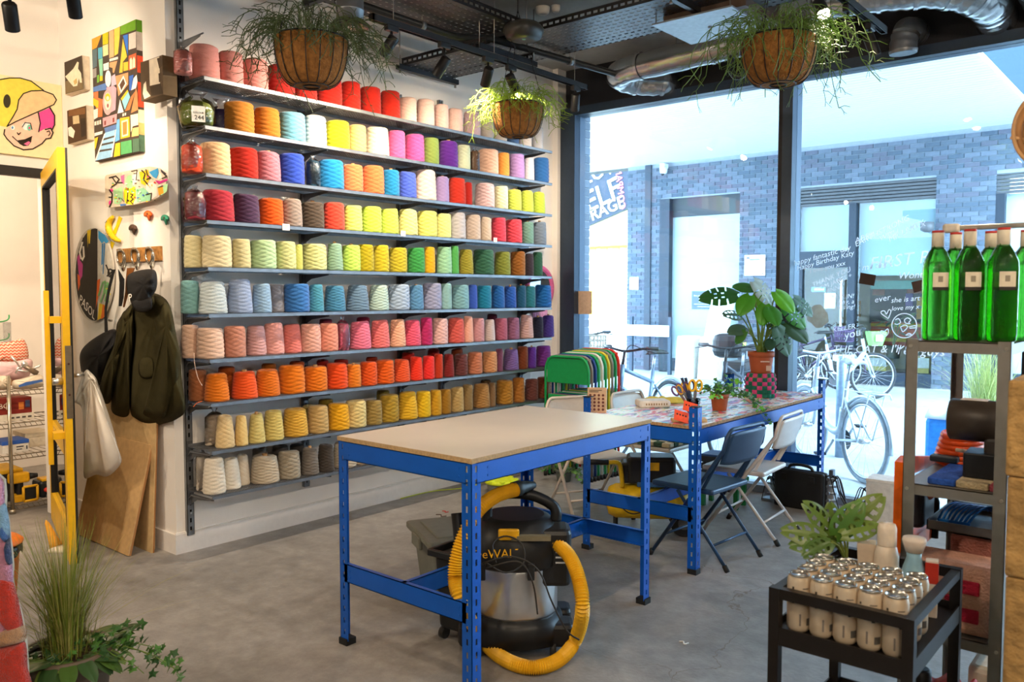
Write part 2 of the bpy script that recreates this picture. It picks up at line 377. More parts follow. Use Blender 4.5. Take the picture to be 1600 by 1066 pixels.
bay(4, [('louvre_slat', mat('55585c', .6, .3), a3, 2., YO+.02, YO+.1, z3+i*.055, z3+i*.055+.04) for i in range(7)]+[('blind', M_BLIND, a3+.12, 2., YO+.14, YO+.16, .3, z3), ('post', M_DF, a3, a3+.12, YO, YO+.2, 0, z3), ('plinth', M_DF, a3, 2., YO, YO+.18, 0, .3)])
# shop room seen below the blinds
rm = MB(); rm.bb(xl0-1.5, c+.8, YO+3.2, YO+3.35, 0, 3.3).bb(xl0-1.65, xl0-1.5, YO+.35, YO+3.3, 0, 3.3).bb(c+.8, c+.95, YO+.35, YO+3.3, 0, 3.3).bb(xl0-1.65, c+.95, YO+.35, YO+3.3, 3.3, 3.4)
struct(rm.build('wall_shop_opposite', mat('e2d8b8', .8, var=.05)))
sbox('floor_shop_opposite', xl0-1.65, c+.95, YO+.0, YO+3.3, -.02, .02, m=mat('a8a49a', .7))
# outer brick return beside the window
rb = thing('brick_return', 'x', 'x', (-4.42, 6.3, 0)); del rb['label'], rb['category']; struct(rb)
MB().bb(-4.7, -4.44, 6.2, 6.38, 0, ZS).build('mortar', M_MORT, rb, world=True)
k = 0; cb = {}
for r in range(int(ZS/.075)):
    for (y0, y1) in (((6.205, 6.285), (6.295, 6.375)) if r % 2 else ((6.205, 6.375),)):
        kk = (round(y1-y0, 3), R.randrange(2))
        if kk not in cb: cb[kk] = o = MB().bb(0, .02, 0, y1-y0, 0, bh).build('brick', mat(('64707e', '5a6674')[kk[1]], .8, bump=.3, bscale=120), rb)
        else: o = cb[kk].copy(); COL.objects.link(o)
        o.location = (-.03, y0-6.3, r*.075)
# ================================================================ yarn wall: uprights, shelves, cones
M_GALV = mat('83868a', .42, .75, var=.15, scale=14, name='galvanised_steel'); M_GALVD = mat('6a6c70', .45, .7, var=.2, scale=10, name='grey_shelf_steel')
M_BOLT = mat('b8babc', .3, .9)
def slotted(mb, x0, y0, z0, z1, w=.042, d=.026, pitch=.05, slot=(.012, .026)):
    """C-channel standing against the yarn wall, face with a row of open slots"""
    mb.bb(x0, x0+d, y0-w/2, y0-w/2+.003, z0, z1).bb(x0, x0+d, y0+w/2-.003, y0+w/2, z0, z1)
    mb.bb(x0+d-.003, x0+d, y0-w/2, y0-slot[0]/2, z0, z1).bb(x0+d-.003, x0+d, y0+slot[0]/2, y0+w/2, z0, z1)
    z = z0
    while z < z1-.001:
        mb.bb(x0+d-.003, x0+d, y0-slot[0]/2, y0+slot[0]/2, z, min(z+pitch-slot[1], z1)); z += pitch
UPY = [2.449, 3.262, 4.102, 4.52, 5.471]; upz = [(.10, 3.44), (.24, 3.05), (.3, 2.93), (.3, 2.96), (.3, 2.72)]
UPN = ['tall slotted grey steel upright at the left end of the yarn wall', 'slotted steel upright second from the left behind the yarn cones', 'slotted steel upright whose top shows left of the pale pink cones', 'slotted steel upright whose top shows above the pale pink cones', 'slotted steel upright nearest the window behind the yarn']
for yy, (z0, z1), lb in zip(UPY, upz, UPN):
    t = thing('shelf_upright', lb, 'upright', (XW, yy, z0), 0, 'shelf uprights')
    mb = MB(); slotted(mb, XW+.0005, yy, z0, z1); mb.build('channel', M_GALV, t, world=True)
    mb = MB(); mb.bb(XW+.001, XW+.005, yy-.017, yy+.017, z0, z1); mb.build('slot_shade', mat('2c2c2c', .8), t, world=True)  # near-black sheet paints the shade inside the open slots
    mb = MB()
    z = z0+.13
    while z < z1-.05: mb.cyl((XW+.026, yy, z), (XW+.030, yy, z), .007, n=8); z += .3
    mb.build('bolts', M_BOLT, t, world=True)
    if yy == UPY[0]: pa_ = onx(282, 66, XW+.03); mb = MB(); mb.tube([(XW+.026, yy, pa_.z-.03), (XW+.05, yy, pa_.z), (XW+.27, yy, pa_.z+.004)], .0045, 6); mb.slab([(XW+.027, yy-.0015, pa_.z-.05), (XW+.24, yy-.0015, pa_.z-.006), (XW+.24, yy-.0015, pa_.z), (XW+.027, yy-.0015, pa_.z)], (0, .003, 0)); mb.build('spare_bracket', M_GALV, t, world=True)
rows_v = [(318, 118.1), (319, 195.1), (322, 270), (322, 343.5), (324, 417.4), (325, 491), (326, 562.2), (326.4, 631.4), (332, 705.6), (330, 776.5)]
XF = XW+.285; SZ = [onx(u, v, XF).z for u, v in rows_v]; YE = onx(863, 235.7, XF).y; YS = 2.44
ORD = ['top', 'second', 'third', 'fourth', 'fifth', 'sixth', 'seventh', 'eighth', 'ninth', 'bottom']
mesh_mb = MB(); x0 = XW+.035; x1 = XF-.004
nx, ny = 12, int((YE-YS)/.022)
for i in range(nx+1): x = x0+(x1-x0)*i/nx; mesh_mb.bb(x-.0045, x+.0045, YS, YE, -.0022, 0)
for j in range(ny+1): y = YS+(YE-YS)*j/ny; mesh_mb.bb(x0, x1, y-.0045, y+.0045, -.0021, -.0001)
lip = MB(); lip.bb(XF-.004, XF, YS, YE, -.020, .0).bb(XF-.020, XF-.004, YS, YE, -.020, -.018).bb(x0-.004, x0, YS, YE, -.02, .012)
br = MB(); br.slab([(XW+.027, 0, -.002-.02), (XF-.006, 0, -.022), (XF-.006, 0, -.030), (XW+.10, 0, -.052), (XW+.027, 0, -.085)], (0, .0025, 0)).bb(XW+.026, XW+.03, -.018, .018, -.09, .03)
arm = MB(); arm.tube([(XW+.03, -.012, -.055), (XW+.06, -.014, -.028), (XF-.02, -.014, -.024), (XF-.003, -.006, -.012)], .0035, 6)
pm = lm = bm_ = am = None
for k, z in enumerate(SZ):
    t = thing('yarn_shelf', '%s perforated grey steel shelf on the yarn wall%s' % (ORD[k], ' counted from above' if 0 < k < 9 else ''), 'shelf', (0, 0, z), 0, 'perforated yarn shelves')
    for nm, mb_, m, ys in (('perforated_tray', mesh_mb, M_GALVD, [0]), ('front_lip', lip, M_GALV, [0]), ('bracket', br, M_GALVD, UPY), ('bracket_arm', arm, M_GALV, [UPY[0]])):
        for yy in ys:
            if k == 0 or nm not in ('perforated_tray', 'front_lip', 'bracket', 'bracket_arm'): o = None
            key = '_sh_'+nm
            if key not in MATS: o = mb_.build(nm, m, t); MATS[key] = o
            else: o = MATS[key].copy(); COL.objects.link(o); o.parent = t
            o.location = (0, yy, 0)
# ---- yarn cones
def yarn_mat():
    m = bpy.data.materials.new('wound_yarn'); m.use_nodes = True; t = m.node_tree; b = t.nodes['Principled BSDF']; L = t.links.new
    oi = nd(t, 'ShaderNodeObjectInfo'); tc = nd(t, 'ShaderNodeTexCoord'); nz = nd(t, 'ShaderNodeTexNoise', i_Scale=3., i_Detail=5.)
    mp = nd(t, 'ShaderNodeMapping'); mp.inputs['Scale'].default_value = (6, 6, 30); L(tc.outputs['Object'], mp.inputs[0]); L(mp.outputs[0], nz.inputs['Vector'])
    mr = nd(t, 'ShaderNodeMapRange'); mr.inputs['To Min'].default_value = .70; mr.inputs['To Max'].default_value = .94; mr.inputs['From Min'].default_value = .3; mr.inputs['From Max'].default_value = .7
    L(nz.outputs['Fac'], mr.inputs['Value']); sc = nd(t, 'ShaderNodeVectorMath', operation='SCALE'); L(oi.outputs['Color'], sc.inputs[0]); L(mr.outputs[0], sc.inputs['Scale']); L(sc.outputs[0], b.inputs['Base Color'])
    b.inputs['Roughness'].default_value = .85; b.inputs['Specular IOR Level'].default_value = .2; b.inputs['Sheen Weight'].default_value = .15
    n2 = nd(t, 'ShaderNodeTexNoise', i_Scale=60., i_Detail=3.); L(tc.outputs['Object'], n2.inputs['Vector']); bp = nd(t, 'ShaderNodeBump', i_Strength=.25, i_Distance=.02); L(n2.outputs['Fac'], bp.inputs['Height']); L(bp.outputs[0], b.inputs['Normal'])
    return m
M_YARN = yarn_mat(); M_TUBE = mat('b58a5c', .8); M_BAG = glassy('poly_bag', (.93, .93, .93), .16, 1.6, 1.5)
def yarn_mesh(name, taper, seed, n=112, nz=64, bulge=.03, amp=.05):
    rr = random.Random(seed); N = rr.choice((7, 8, 9)); mk = rr.choice((2, 3, 3)); me = bpy.data.meshes.new(name); vs = []; fs = []
    p1, p2, p3 = (rr.uniform(0, 6.28) for _ in range(3)); tilt = rr.uniform(-.03, .03)
    prof = [(.30, 1.0), (.55, 1.005)]
    def rad(z): return 1-(1-taper)*z+bulge*math.sin(PI*z)
    for j in range(nz+1):
        z = j/nz
        e = min(1, z/.06); e2 = min(1, (1-z)/.07); rnd = (1-.09*(1-e)**2)*(1-.16*(1-e2)**2)
        for i in range(n):
            a = 2*PI*i/n
            w1 = abs(math.sin(PI*(N*z)+mk*a/1.0*.5*2+p1)); w2 = abs(math.sin(PI*(N*z)-mk*a+p2))
            mix = .5+.5*math.sin(3*a+7*z+p3)
            h = (w1**.6)*(.35+.65*mix)+(w2**.6)*(.35+.65*(1-mix)); q = rad(z)*rnd*(1+amp*(h-.9))
            zz = z+tilt*math.cos(a+p1)*z
            vs.append((q*math.cos(a), q*math.sin(a), zz))
    for j in range(nz):
        for i in range(n): fs.append((j*n+i, j*n+(i+1) % n, (j+1)*n+(i+1) % n, (j+1)*n+i))
    k = len(vs); rt = rad(1)
    for q, zz in ((.62, 1.006), (.34, 1.0), (.26, .97)):
        for i in range(n): a = 2*PI*i/n; vs.append((q*rt*math.cos(a), q*rt*math.sin(a), zz+tilt*math.cos(a+p1)))
    for b_ in range(3):
        s0 = nz*n if b_ == 0 else k+(b_-1)*n; s1 = k+b_*n
        for i in range(n): fs.append((s0+i, s0+(i+1) % n, s1+(i+1) % n, s1+i))
    fs.append(tuple(k+2*n+i for i in range(n))); fs.append(tuple(range(n-1, -1, -1)))
    me.from_pydata(vs, [], fs); me.materials.append(M_YARN); me.polygons.foreach_set('use_smooth', [True]*len(fs)); me.update(); return me
YM = {'b': [yarn_mesh('yarn_barrel', tp, s) for s, tp in ((1, .95), (2, .9), (3, .93), (4, .87))], 'c': [yarn_mesh('yarn_cone', tp, s) for s, tp in ((5, .8), (6, .76))], 't': [yarn_mesh('yarn_tall', tp, s) for s, tp in ((7, .66), (8, .7))]}
tube_me = None
tb = MB(); tb.lathe([(.19, .9), (.19, 1.07), (.13, 1.07), (.12, .92)], n=16, capb=False, capt=False)
# rows: uL uR vTop colour name [flags: b bagged, k behind, o paper tube, c cone, t tall cone]
Y_ROWS = [
"272 299 80 d98880 pink b,295 342 72 e89a90 pink,341 379 82 e59890 pink,378 418 94 e09088 pink,417 460 103 a01810 deep red,459 495 118 b41a0e red,495 534 121 c01e10 red,533 563 129 c82414 red,562 595 137 cc2616 red,594 625 143 d02a18 bright red,623 651 153 f2cfc0 pale pink,650 679 156 f2ccc0 pale pink,678 701 164 f0c8bc pale pink,699 724 170 f0c8bc pale pink,724 751 175 e6c4cc pale lilac,751 772 180 c9beb6 stone grey,771 792 186 c9beb6 stone grey,792 811 196 3a5a88 blue,810 831 195 c8c4c4 silver grey,831 849 199 b5b8c0 cool grey",
"350 396 161 c07a2a ochre,396 437 170 b8701e ochre,434 477 177 6aaac4 sky blue,475 510 182 d8e0e2 white,508 546 190 c8cc1e chartreuse,544 572 196 e0be78 straw,571 608 199 f8ecd0 cream,606 633 205 e0609a pink,632 663 211 e0559a hot pink,661 686 216 88a050 moss green,685 716 221 6a30a0 purple o,714 735 227 dce6c4 pale green,734 749 237 6a4a30 brown b,746 779 234 f4c8b0 peach,777 796 239 e09a48 orange,794 820 241 a888c8 lilac,818 835 247 ccc8d2 pale grey,833 858 247 2a64a8 blue",
"284 315 227 e04a20 orange red b,312 359 224 efc898 pale peach,357 402 232 b02010 dark red,399 438 238 c07a8a dusty pink o,435 475 241 2a4ab8 royal blue,478 500 252 1e4a64 dark teal b,496 537 251 1a86c8 bright blue,535 567 258 f08050 orange o,565 600 260 f07a48 orange,597 624 266 1e86c0 blue o,622 651 269 4a64d0 periwinkle,648 682 267 fae4d6 ivory,680 702 277 b8a0d8 lilac o,700 728 278 dc3a28 red,726 738 285 c02820 dark red,742 773 287 f0ccd0 pale pink,772 794 291 f2f4c8 pale lemon,792 815 297 d2e260 lime o,813 834 299 cce058 lime o,832 852 301 c4dc50 lime o",
"289 319 300 8a2a38 maroon b,315 365 298 b02c3c crimson,363 405 304 4a3050 aubergine,403 442 311 f05a10 bright orange o,439 472 312 9a8c84 greige o,470 506 316 54483e dark taupe o,505 538 317 ec4a38 coral red,537 566 321 e0f078 lemon lime,565 596 323 d0ee58 lime,594 623 326 d8f060 lime,622 653 328 f6f098 pale yellow,651 683 330 f8f680 pale yellow,681 705 334 f8f8a0 pale yellow,702 728 333 d4d0d4 light grey,727 751 336 ddc8b8 beige,750 768 340 e0ccb8 beige,767 791 340 e84a62 coral pink,789 816 343 ea4e60 coral pink,815 834 347 7aa89c sage o,832 854 347 8090a4 grey blue o",
"286 318 367 d8cc9c pale khaki k,314 363 368 e2d2a8 cream,362 391 373 d6cc9a pale khaki,390 431 375 b8d8a8 mint,430 462 377 d4d898 pale yellow green,459 472 381 ccd070 yellow green,471 510 381 d8dc98 pale yellow green,510 536 380 8eb49c sage oc,534 563 383 c2e868 lime o,558 584 382 b8a81a mustard,582 608 383 ccbc2a mustard,607 636 387 c8b830 mustard,636 664 387 3a9a4c green,662 680 386 e8b420 golden yellow,682 706 386 a4dcb4 mint,704 717 384 5cb860 bright green,716 740 390 aaa038 olive gold c,739 772 390 3a7058 dark green,772 798 393 88903a olive,797 821 393 a0642a tan brown,820 834 396 3c3440 near black,832 848 394 2e6450 dark green",
"281 312 438 84b8b8 aqua k,308 356 440 c0ccd0 pale grey blue c,354 394 436 98aacc grey blue c,393 424 443 92b4d4 light blue c,419 443 444 8a8c98 grey k,443 483 443 3a78c0 blue,481 506 444 4a98b4 teal blue c,506 540 446 4688b0 steel blue c,540 577 445 6a8aa8 slate c,576 608 445 b8d4cc pale mint c,606 640 444 aac0dc pale blue,638 662 446 5a90bc blue o,660 690 442 a0a4c4 grey lilac,688 706 443 96c4c4 pale aqua,705 733 445 88bcc8 aqua,731 746 445 3a60c4 royal blue,744 768 446 1e88ac teal,767 789 446 2468b4 blue,787 807 447 2a60bc blue o,806 822 446 1e5a7c petrol o,816 837 447 2a7c8c teal o,835 862 445 1a68b4 bright blue",
"282 312 508 e4bca4 pale peach k,305 351 512 ecc4ac peach,350 383 509 cc8a74 salmon brown,383 416 509 d4a0a0 dusty pink c,410 444 505 f0a8a0 pink c,440 471 507 e88078 salmon c,469 501 506 eeb0a0 peach pink,498 528 505 f09a84 salmon,525 545 505 d0607c rose b,545 580 502 f07a98 pink c,578 609 500 f07a7c coral c,608 634 499 f4b89a peach c,630 658 500 ee5c7c hot pink c,656 676 496 c02c6c magenta,675 700 497 f0c0bc pale pink,699 726 497 e06058 coral red,723 740 494 f8b8a4 peach c,737 757 497 d89aa0 dusty rose,756 774 499 dcc8c4 pale mauve c,773 793 497 b8647c rose,791 812 496 9a6484 mauve,811 834 492 d8b0ac pale mauve c,832 849 495 1c2038 navy o,847 866 493 44348c violet o",
"292 325 578 a0603a brown k,315 361 583 e87810 orange c,361 402 580 f4581a red orange oc,398 437 577 e87414 orange c,434 476 570 ee7c10 orange,474 511 572 f07c14 orange o,509 543 567 f45016 red orange,541 564 569 f08420 orange o,562 589 565 f05818 red orange,586 616 562 ec6014 orange,614 641 561 f05a2c orange red c,639 661 557 f83820 bright red c,660 679 556 f83430 bright red,678 692 553 c83818 rust red,692 710 553 8a2424 maroon c,704 724 545 8a3c18 rust k,709 731 553 6c3838 brown mauve,730 754 550 cc7c5c salmon brown,753 777 549 d89868 tan,774 786 545 7c4460 plum,786 811 545 7c60a0 lilac purple oc,808 825 541 7a3a1c brown,823 838 542 5c2c94 purple o,837 861 540 74308c purple",
"320 350 650 c8b49c cream bk,336 366 649 e2c490 cream t,366 387 649 ecc880 cream t,387 414 646 dcc87c pale yellow to,411 443 641 dcc470 pale yellow c,441 481 638 e4ae40 golden c,480 513 633 ceaa6c tan,511 546 630 f4b018 bright yellow,540 572 625 ecd490 cream,570 597 625 a48848 khaki,592 623 616 b89430 khaki,620 653 612 ecb828 yellow c,650 673 611 f2c41e yellow,671 690 609 d8a020 golden,686 705 608 a87820 brown gold,702 725 605 c4a468 tan,722 739 601 94784c taupe,738 766 599 b08046 tan brown c,764 774 598 8a6a48 taupe brown,775 802 594 b8802c ochre,800 820 590 b0702c brown,820 841 592 6c3c38 plum brown,839 861 589 783c24 brown",
"306 328 716 d0c4b4 off white bk,316 352 715 e8dcc8 white c,344 376 718 f4e8d4 white t,368 390 715 ecdcc4 white ct,391 436 711 c8b8a0 oatmeal oc,433 469 704 a89c88 grey,470 498 699 787068 dark grey oc,496 522 694 463e38 dark brown c,519 557 690 c8bca8 pale grey c,553 575 694 b8a48c beige c,570 602 694 c8b8a0 oatmeal oc,606 640 690 5a5048 dark taupe"]
def nth(n):
    return ['first', 'second', 'third', 'fourth', 'fifth', 'sixth', 'seventh', 'eighth', 'ninth', 'tenth', 'eleventh', 'twelfth', 'thirteenth', 'fourteenth', 'fifteenth', 'sixteenth', 'seventeenth', 'eighteenth', 'nineteenth', 'twentieth', 'twenty-first', 'twenty-second', 'twenty-third', 'twenty-fourth', 'twenty-fifth'][n-1]
for k, row in enumerate(Y_ROWS):
    ents = row.split(','); nrow_ = len(ents); zs = SZ[k]; last_y = None; info = []
    for e in ents:
        tk = e.split(); uL, uR, vT = (float(q) for q in tk[:3]); hx = tk[3]; fl = ''
        if tk[-1] in ('b', 'k', 'o', 'c', 't', 'oc', 'to', 'bk', 'ct'): fl = tk[-1]; nm = ' '.join(tk[4:-1])
        else: nm = ' '.join(tk[4:])
        info.append([uL, uR, vT, hx, nm, fl])
    ys = []
    for uL, uR, vT, hx, nm, fl in info:                  # first pass: sizes from the photo
        um = (uL+uR)/2; xc = XF-.075-(.10 if 'k' in fl else 0)
        vb = 460+(0 if k == 99 else 0); p = onx(um, vT, xc); dep = (p-C0).dot(FW); r = (uR-uL)/2*dep/FPX*.985; r = max(.028, min(r, .098))
        xc = XF-.012-r-(.075 if 'k' in fl else 0); xc = max(xc, XW+.04+r*.9); p = onx(um, vT, xc); h = max(.11, min(.235, p.z-zs-.003))
        ys.append([p.y, r, xc, h])
    for i in range(1, len(ys)):                          # part cones that would sit inside one another
        a, b_ = ys[i-1], ys[i]
        for it in range(12):
            gap = math.hypot(a[0]-b_[0], a[2]-b_[2])-(a[1]+b_[1])*.985
            if gap >= 0: break
            q_ = a if (a[1] < b_[1] and (i < 2 or a[2] > XF-.1)) or 'k' in info[i-1][5] else b_
            lo_ = XW+.038+q_[1]
            if q_[2] > lo_+.002:
                q_[2] = max(lo_, q_[2]-.012); e_ = info[i-1] if q_ is a else info[i]; q_[0] = onx((e_[0]+e_[1])/2, e_[2], q_[2]).y
            else:
                f = max(.96, 1+gap/(a[1]+b_[1])); a[1] *= f; b_[1] *= f
    for n, ((uL, uR, vT, hx, nm, fl), (yc, r, xc, h)) in enumerate(zip(info, ys), 1):
        kind = 't' if 't' in fl else 'c' if 'c' in fl else 'b'; me = R.choice(YM[kind]); bag = 'b' in fl
        pos = nth(n) if n <= nrow_/2 else (nth(nrow_+1-n) if n < nrow_ else ''); side = 'left' if n <= nrow_/2 else 'right'
        lb = '%s yarn cone%s, %s from the %s on the %s shelf' % (nm, ' in a plastic bag' if bag else '', pos, side, ORD[k]) if pos else '%s yarn cone, last on the right of the %s shelf' % (nm, ORD[k])
        loc = (xc, yc, zs+.0005)
        body = bpy.data.objects.new('yarn_cone', me); COL.objects.link(body); cl = lin(hx); body.color = (*[min(1, q) for q in cl], 1)
        sc = (r, r, h); rz = R.uniform(0, 6.28)
        if 'o' in fl or bag:
            t = thing('yarn_cone', lb, 'yarn', loc, rz, 'yarn cones'); body.name = 'wound_yarn'; body.parent = t; body.scale = sc
            if 'o' in fl:
                if tube_me is None: tube_me = tb.build('paper_tube', M_TUBE, t)
                else: q = tube_me.copy(); COL.objects.link(q); q.parent = t
                (tube_me if tube_me.parent == t else q).scale = (r, r, h)
            if bag:
                mb = MB(); mb.lathe([(r*.95, .002), (r*1.06, h*.12), (r*1.07, h*.6), (r*1.0, h*.95), (r*.55, h*1.08), (r*.15, h*1.14), (r*.3, h*1.25)], n=18, capt=False)
                rb_ = random.Random(n+k*50)
                for vv in mb.v: vv.x += rb_.uniform(-.004, .004); vv.y += rb_.uniform(-.004, .004)
                mb.build('plastic_bag', M_BAG, t)
        else:
            body.location = loc; body.scale = sc; body.rotation_euler = (0, 0, rz); tag(body, lb, 'yarn', 'yarn cones')
# cones half hidden in the back row
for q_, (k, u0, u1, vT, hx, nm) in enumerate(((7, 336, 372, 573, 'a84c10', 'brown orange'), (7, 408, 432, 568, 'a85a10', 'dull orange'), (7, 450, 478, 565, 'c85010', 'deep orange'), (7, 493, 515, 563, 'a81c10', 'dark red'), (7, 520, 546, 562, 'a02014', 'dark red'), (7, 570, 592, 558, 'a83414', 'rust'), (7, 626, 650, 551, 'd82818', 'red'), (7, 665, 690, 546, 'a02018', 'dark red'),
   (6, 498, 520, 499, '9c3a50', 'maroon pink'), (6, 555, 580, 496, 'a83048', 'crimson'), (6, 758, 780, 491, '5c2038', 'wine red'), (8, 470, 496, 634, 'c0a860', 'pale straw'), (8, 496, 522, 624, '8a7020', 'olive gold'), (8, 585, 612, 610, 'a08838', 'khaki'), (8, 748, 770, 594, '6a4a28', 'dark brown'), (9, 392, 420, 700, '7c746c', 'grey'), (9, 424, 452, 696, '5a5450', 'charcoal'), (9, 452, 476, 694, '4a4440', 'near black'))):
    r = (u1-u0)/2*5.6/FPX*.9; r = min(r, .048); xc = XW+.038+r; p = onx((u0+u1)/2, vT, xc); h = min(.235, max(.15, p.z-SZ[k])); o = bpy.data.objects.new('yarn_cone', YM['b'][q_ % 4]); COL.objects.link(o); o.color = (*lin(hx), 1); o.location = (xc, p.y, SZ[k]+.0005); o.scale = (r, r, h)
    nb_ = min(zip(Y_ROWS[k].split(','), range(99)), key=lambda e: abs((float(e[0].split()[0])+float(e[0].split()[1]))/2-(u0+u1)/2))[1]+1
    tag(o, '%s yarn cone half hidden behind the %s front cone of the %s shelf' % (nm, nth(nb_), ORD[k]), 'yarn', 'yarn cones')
# bagged yarn with the number tag, and the dark bag beside it
t = thing('yarn_bag', 'green yarn in a clear bag with a white number tag on the second shelf', 'yarn', (XF-.13, onx(308, 190, XF-.13).y, SZ[1]+.001))
mb = MB(); mb.lathe([(.06, 0), (.085, .03), (.088, .10), (.07, .135), (.03, .15)], n=26); mb.build('wound_yarn', mat('6d7a2c', .85, bump=.6, bscale=40), t)
mb = MB(); mb.lathe([(.08, 0), (.095, .03), (.098, .11), (.075, .15), (.03, .175), (.06, .205)], n=22, capt=False)
for vv in mb.v: vv.x += R.uniform(-.006, .006); vv.y += R.uniform(-.006, .006)
mb.build('plastic_bag', M_BAG, t)
Mx = frame_m(onx(310, 178, XF-.02), (.25, 1, .04), (.12, 0, 1)); pq = MB(); pq.bb(-.036, .036, -.042, .042, -.001, 0, M=Mx); tagp = pq.build('paper_tag', mat('e8e2d6', .8), t, world=True)
text('COLOUR', .014, mat('3a3836', .8), Mx @ Matrix.Translation((0, .006, .0003)), t, 'tag_print'); text('244', .034, mat('2a2826', .8), Mx @ Matrix.Translation((.004, -.02, .0003)), t, 'tag_print')
t = thing('yarn_bag', 'dark purple yarn in a clear bag behind the ochre cones', 'yarn', (XW+.11, onx(347, 190, XW+.11).y, SZ[1]+.001))
mb = MB(); mb.lathe([(.06, 0), (.065, .03), (.06, .13), (.03, .14)], n=22); mb.build('wound_yarn', mat('45386a', .85, bump=.6, bscale=40), t)
mb = MB(); mb.lathe([(.065, 0), (.07, .03), (.066, .14), (.03, .16), (.055, .21)], n=20, capt=False); mb.build('plastic_bag', M_BAG, t)
# price cards on the fourth shelf, loose yarn ends
for (u, v, ww, hh), lb in (((447, 355, .05, .038), 'small white price card hung under the greige cone'), ((630, 365, .042, .036), 'small white price card on the shelf lip under pale yellow cones'), ((774, 375, .04, .034), 'small white price card under the coral pink cones')):
    p = onx(u, v, XF+.003); mb = MB(); mb.bb(-.0008, .0008, -ww/2, ww/2, -hh/2, hh/2); c_ = tag(mb.build('price_card', mat('f0e8e6', .7), None, p), lb, 'card', 'price cards')
    for q in range(3): MB().bb(.0008, .0012, -ww*.35, ww*(.3-.12*q), hh*(.22-.2*q), hh*(.28-.2*q)).build('print_line', mat('8a8684', .8), c_)
for pts, hx, lb in ((((303, 552), (304, 568), (309, 590), (316, 603)), 'ecc8b0', 'loose peach yarn end hanging from the seventh shelf'), (((316, 627), (308, 630), (302, 636)), 'f07030', 'loose orange yarn end at the left of the eighth shelf')):
    mb = MB(); mb.tube([onx(u, v, XF+.006) for u, v in [(p.x, p.y) for p in smooth_poly([(a, b_, 0) for a, b_ in pts], 14, False)]], .0016, 5); tag(mb.build('yarn_end', mat(hx, .85), None, onx(*pts[0], XF+.006), world=True), lb, 'yarn')
# tassel-rimmed mirror on the wall past the shelves
pc = onx(845, 450, XW+.03); t = thing('wall_mirror', 'round mirror with a pink fringed rim on the white wall', 'mirror', (XW+.004, pc.y, pc.z))
mb = MB(); Mx = Matrix(((0, 0, 1, 0), (1, 0, 0, 0), (0, 1, 0, 0), (0, 0, 0, 1)))
mb.lathe([(.19, 0), (.20, .012), (.19, .028), (.155, .028), (.15, .016)], n=40, M=Mx); mb.build('rim', mat('d8679a', .8, bump=.8, bscale=60), t)
mb = MB(); mb.lathe([(.15, .012), (.15, .018)], n=40, M=Mx); mb.build('mirror_glass', mat('d8dcdc', .03, 1., var=0), t)
mb = MB()
for q in range(26): yy = -.1+.2*q/25; mb.tube([(.014, yy, -.15-.02*math.cos(q)), (.018, yy+R.uniform(-.01, .01), -.25), (.014, yy+R.uniform(-.02, .02), -.33-R.uniform(0, .05))], .004, 5)
mb.build('fringe', mat('dca0c4', .9), t)
# ================================================================ ceiling services and lamps
M_BLK = mat('1c1c1e', .45, name='black_metal'); M_PIPE = mat('33373b', .35, .4, name='black_conduit'); M_DUCT = mat('c3c6c8', .22, .95, var=.06, scale=5, bump=.6, bscale=9, name='foil_duct'); M_TRAYM = mat('4a4c50', .38, .6, var=.1, name='tray_steel')
M_LENS = mat('fff0d8', .4, emit=30., name='lamp_lens')
def spot(u, v, d, aim, lb, watts=60, blend=.5, ang=62, z_track=3.0, cut=.05, lit=True, P=None):
    """track spotlight: adapter, stem, can, lens and its beam"""
    p = P if P is not None else atd(u, v, d); p = Vector(p); ax = (Vector(aim)-p).normalized()
    t = thing('track_spotlight', lb, 'spotlight', p, 0, 'black track spotlights')
    a0, a1 = -ax*.062, ax*.062
    mb = MB(); mb.tube([a0, a0*.94+ax*.004, a1*.96, a1], [.026, .0315, .0315, .0315], 22, caps=False); mb.cyl(a0, a0+ax*.003, .026, n=22); mb.build('can', M_BLK, t)
    mb = MB(); mb.cyl(a1-ax*.012, a1-ax*.008, .029, n=22); mb.build('lens', M_LENS if lit else mat('d8d8d0', .3), t)
    top = Vector((0, 0, z_track-p.z)); j = -ax*.03
    mb = MB(); mb.tube([j+Vector((0, 0, .005)), Vector((j.x, j.y, max(.05, top.z-.035)))], .008, 8); mb.build('stem', M_BLK, t)
    mb = MB(); mb.rbox((j.x, j.y, top.z-.018), (.034, .085, .034), .006); mb.build('track_adapter', M_BLK, t)
    if lit:
        ld = bpy.data.lights.new('spot_beam', 'SPOT'); ld.energy = watts*LAMP; ld.color = WARM; ld.spot_size = math.radians(ang); ld.spot_blend = blend; ld.shadow_soft_size = .025
        lo = bpy.data.objects.new('spot_beam', ld); COL.objects.link(lo); lo.parent = t; lo.location = a1+ax*.002; lo.rotation_euler = ax.to_track_quat('-Z', 'Y').to_euler()
    return t
def track(p0, p1, lb):
    p0, p1 = Vector(p0), Vector(p1); t = thing('light_track', lb, 'track', p0, 0, 'ceiling light tracks')
    d = (p1-p0).normalized(); M = frame_m((0, 0, 0), d, Vector((0, 0, 1))); L = (p1-p0).length
    mb = MB(); mb.bb(0, L, 0, .036, -.018, -.013, M=M).bb(0, L, 0, .036, .013, .018, M=M).bb(0, L, .03, .036, -.013, .013, M=M).bb(0, L, .014, .018, -.013, -.008, M=M).bb(0, .01, 0, .036, -.018, .018, M=M).bb(L-.01, L, 0, .036, -.018, .018, M=M); mb.build('rail', M_BLK, t)
    for f in (.08, .5, .93):
        q = M @ Vector((L*f, .036, 0)); mb = MB(); mb.cyl(q, q+Vector((0, 0, ZC-p0.z-.036)), .0022, n=6); mb.build('hanger_wire', mat('9a9488', .4, .7), t)
    return t
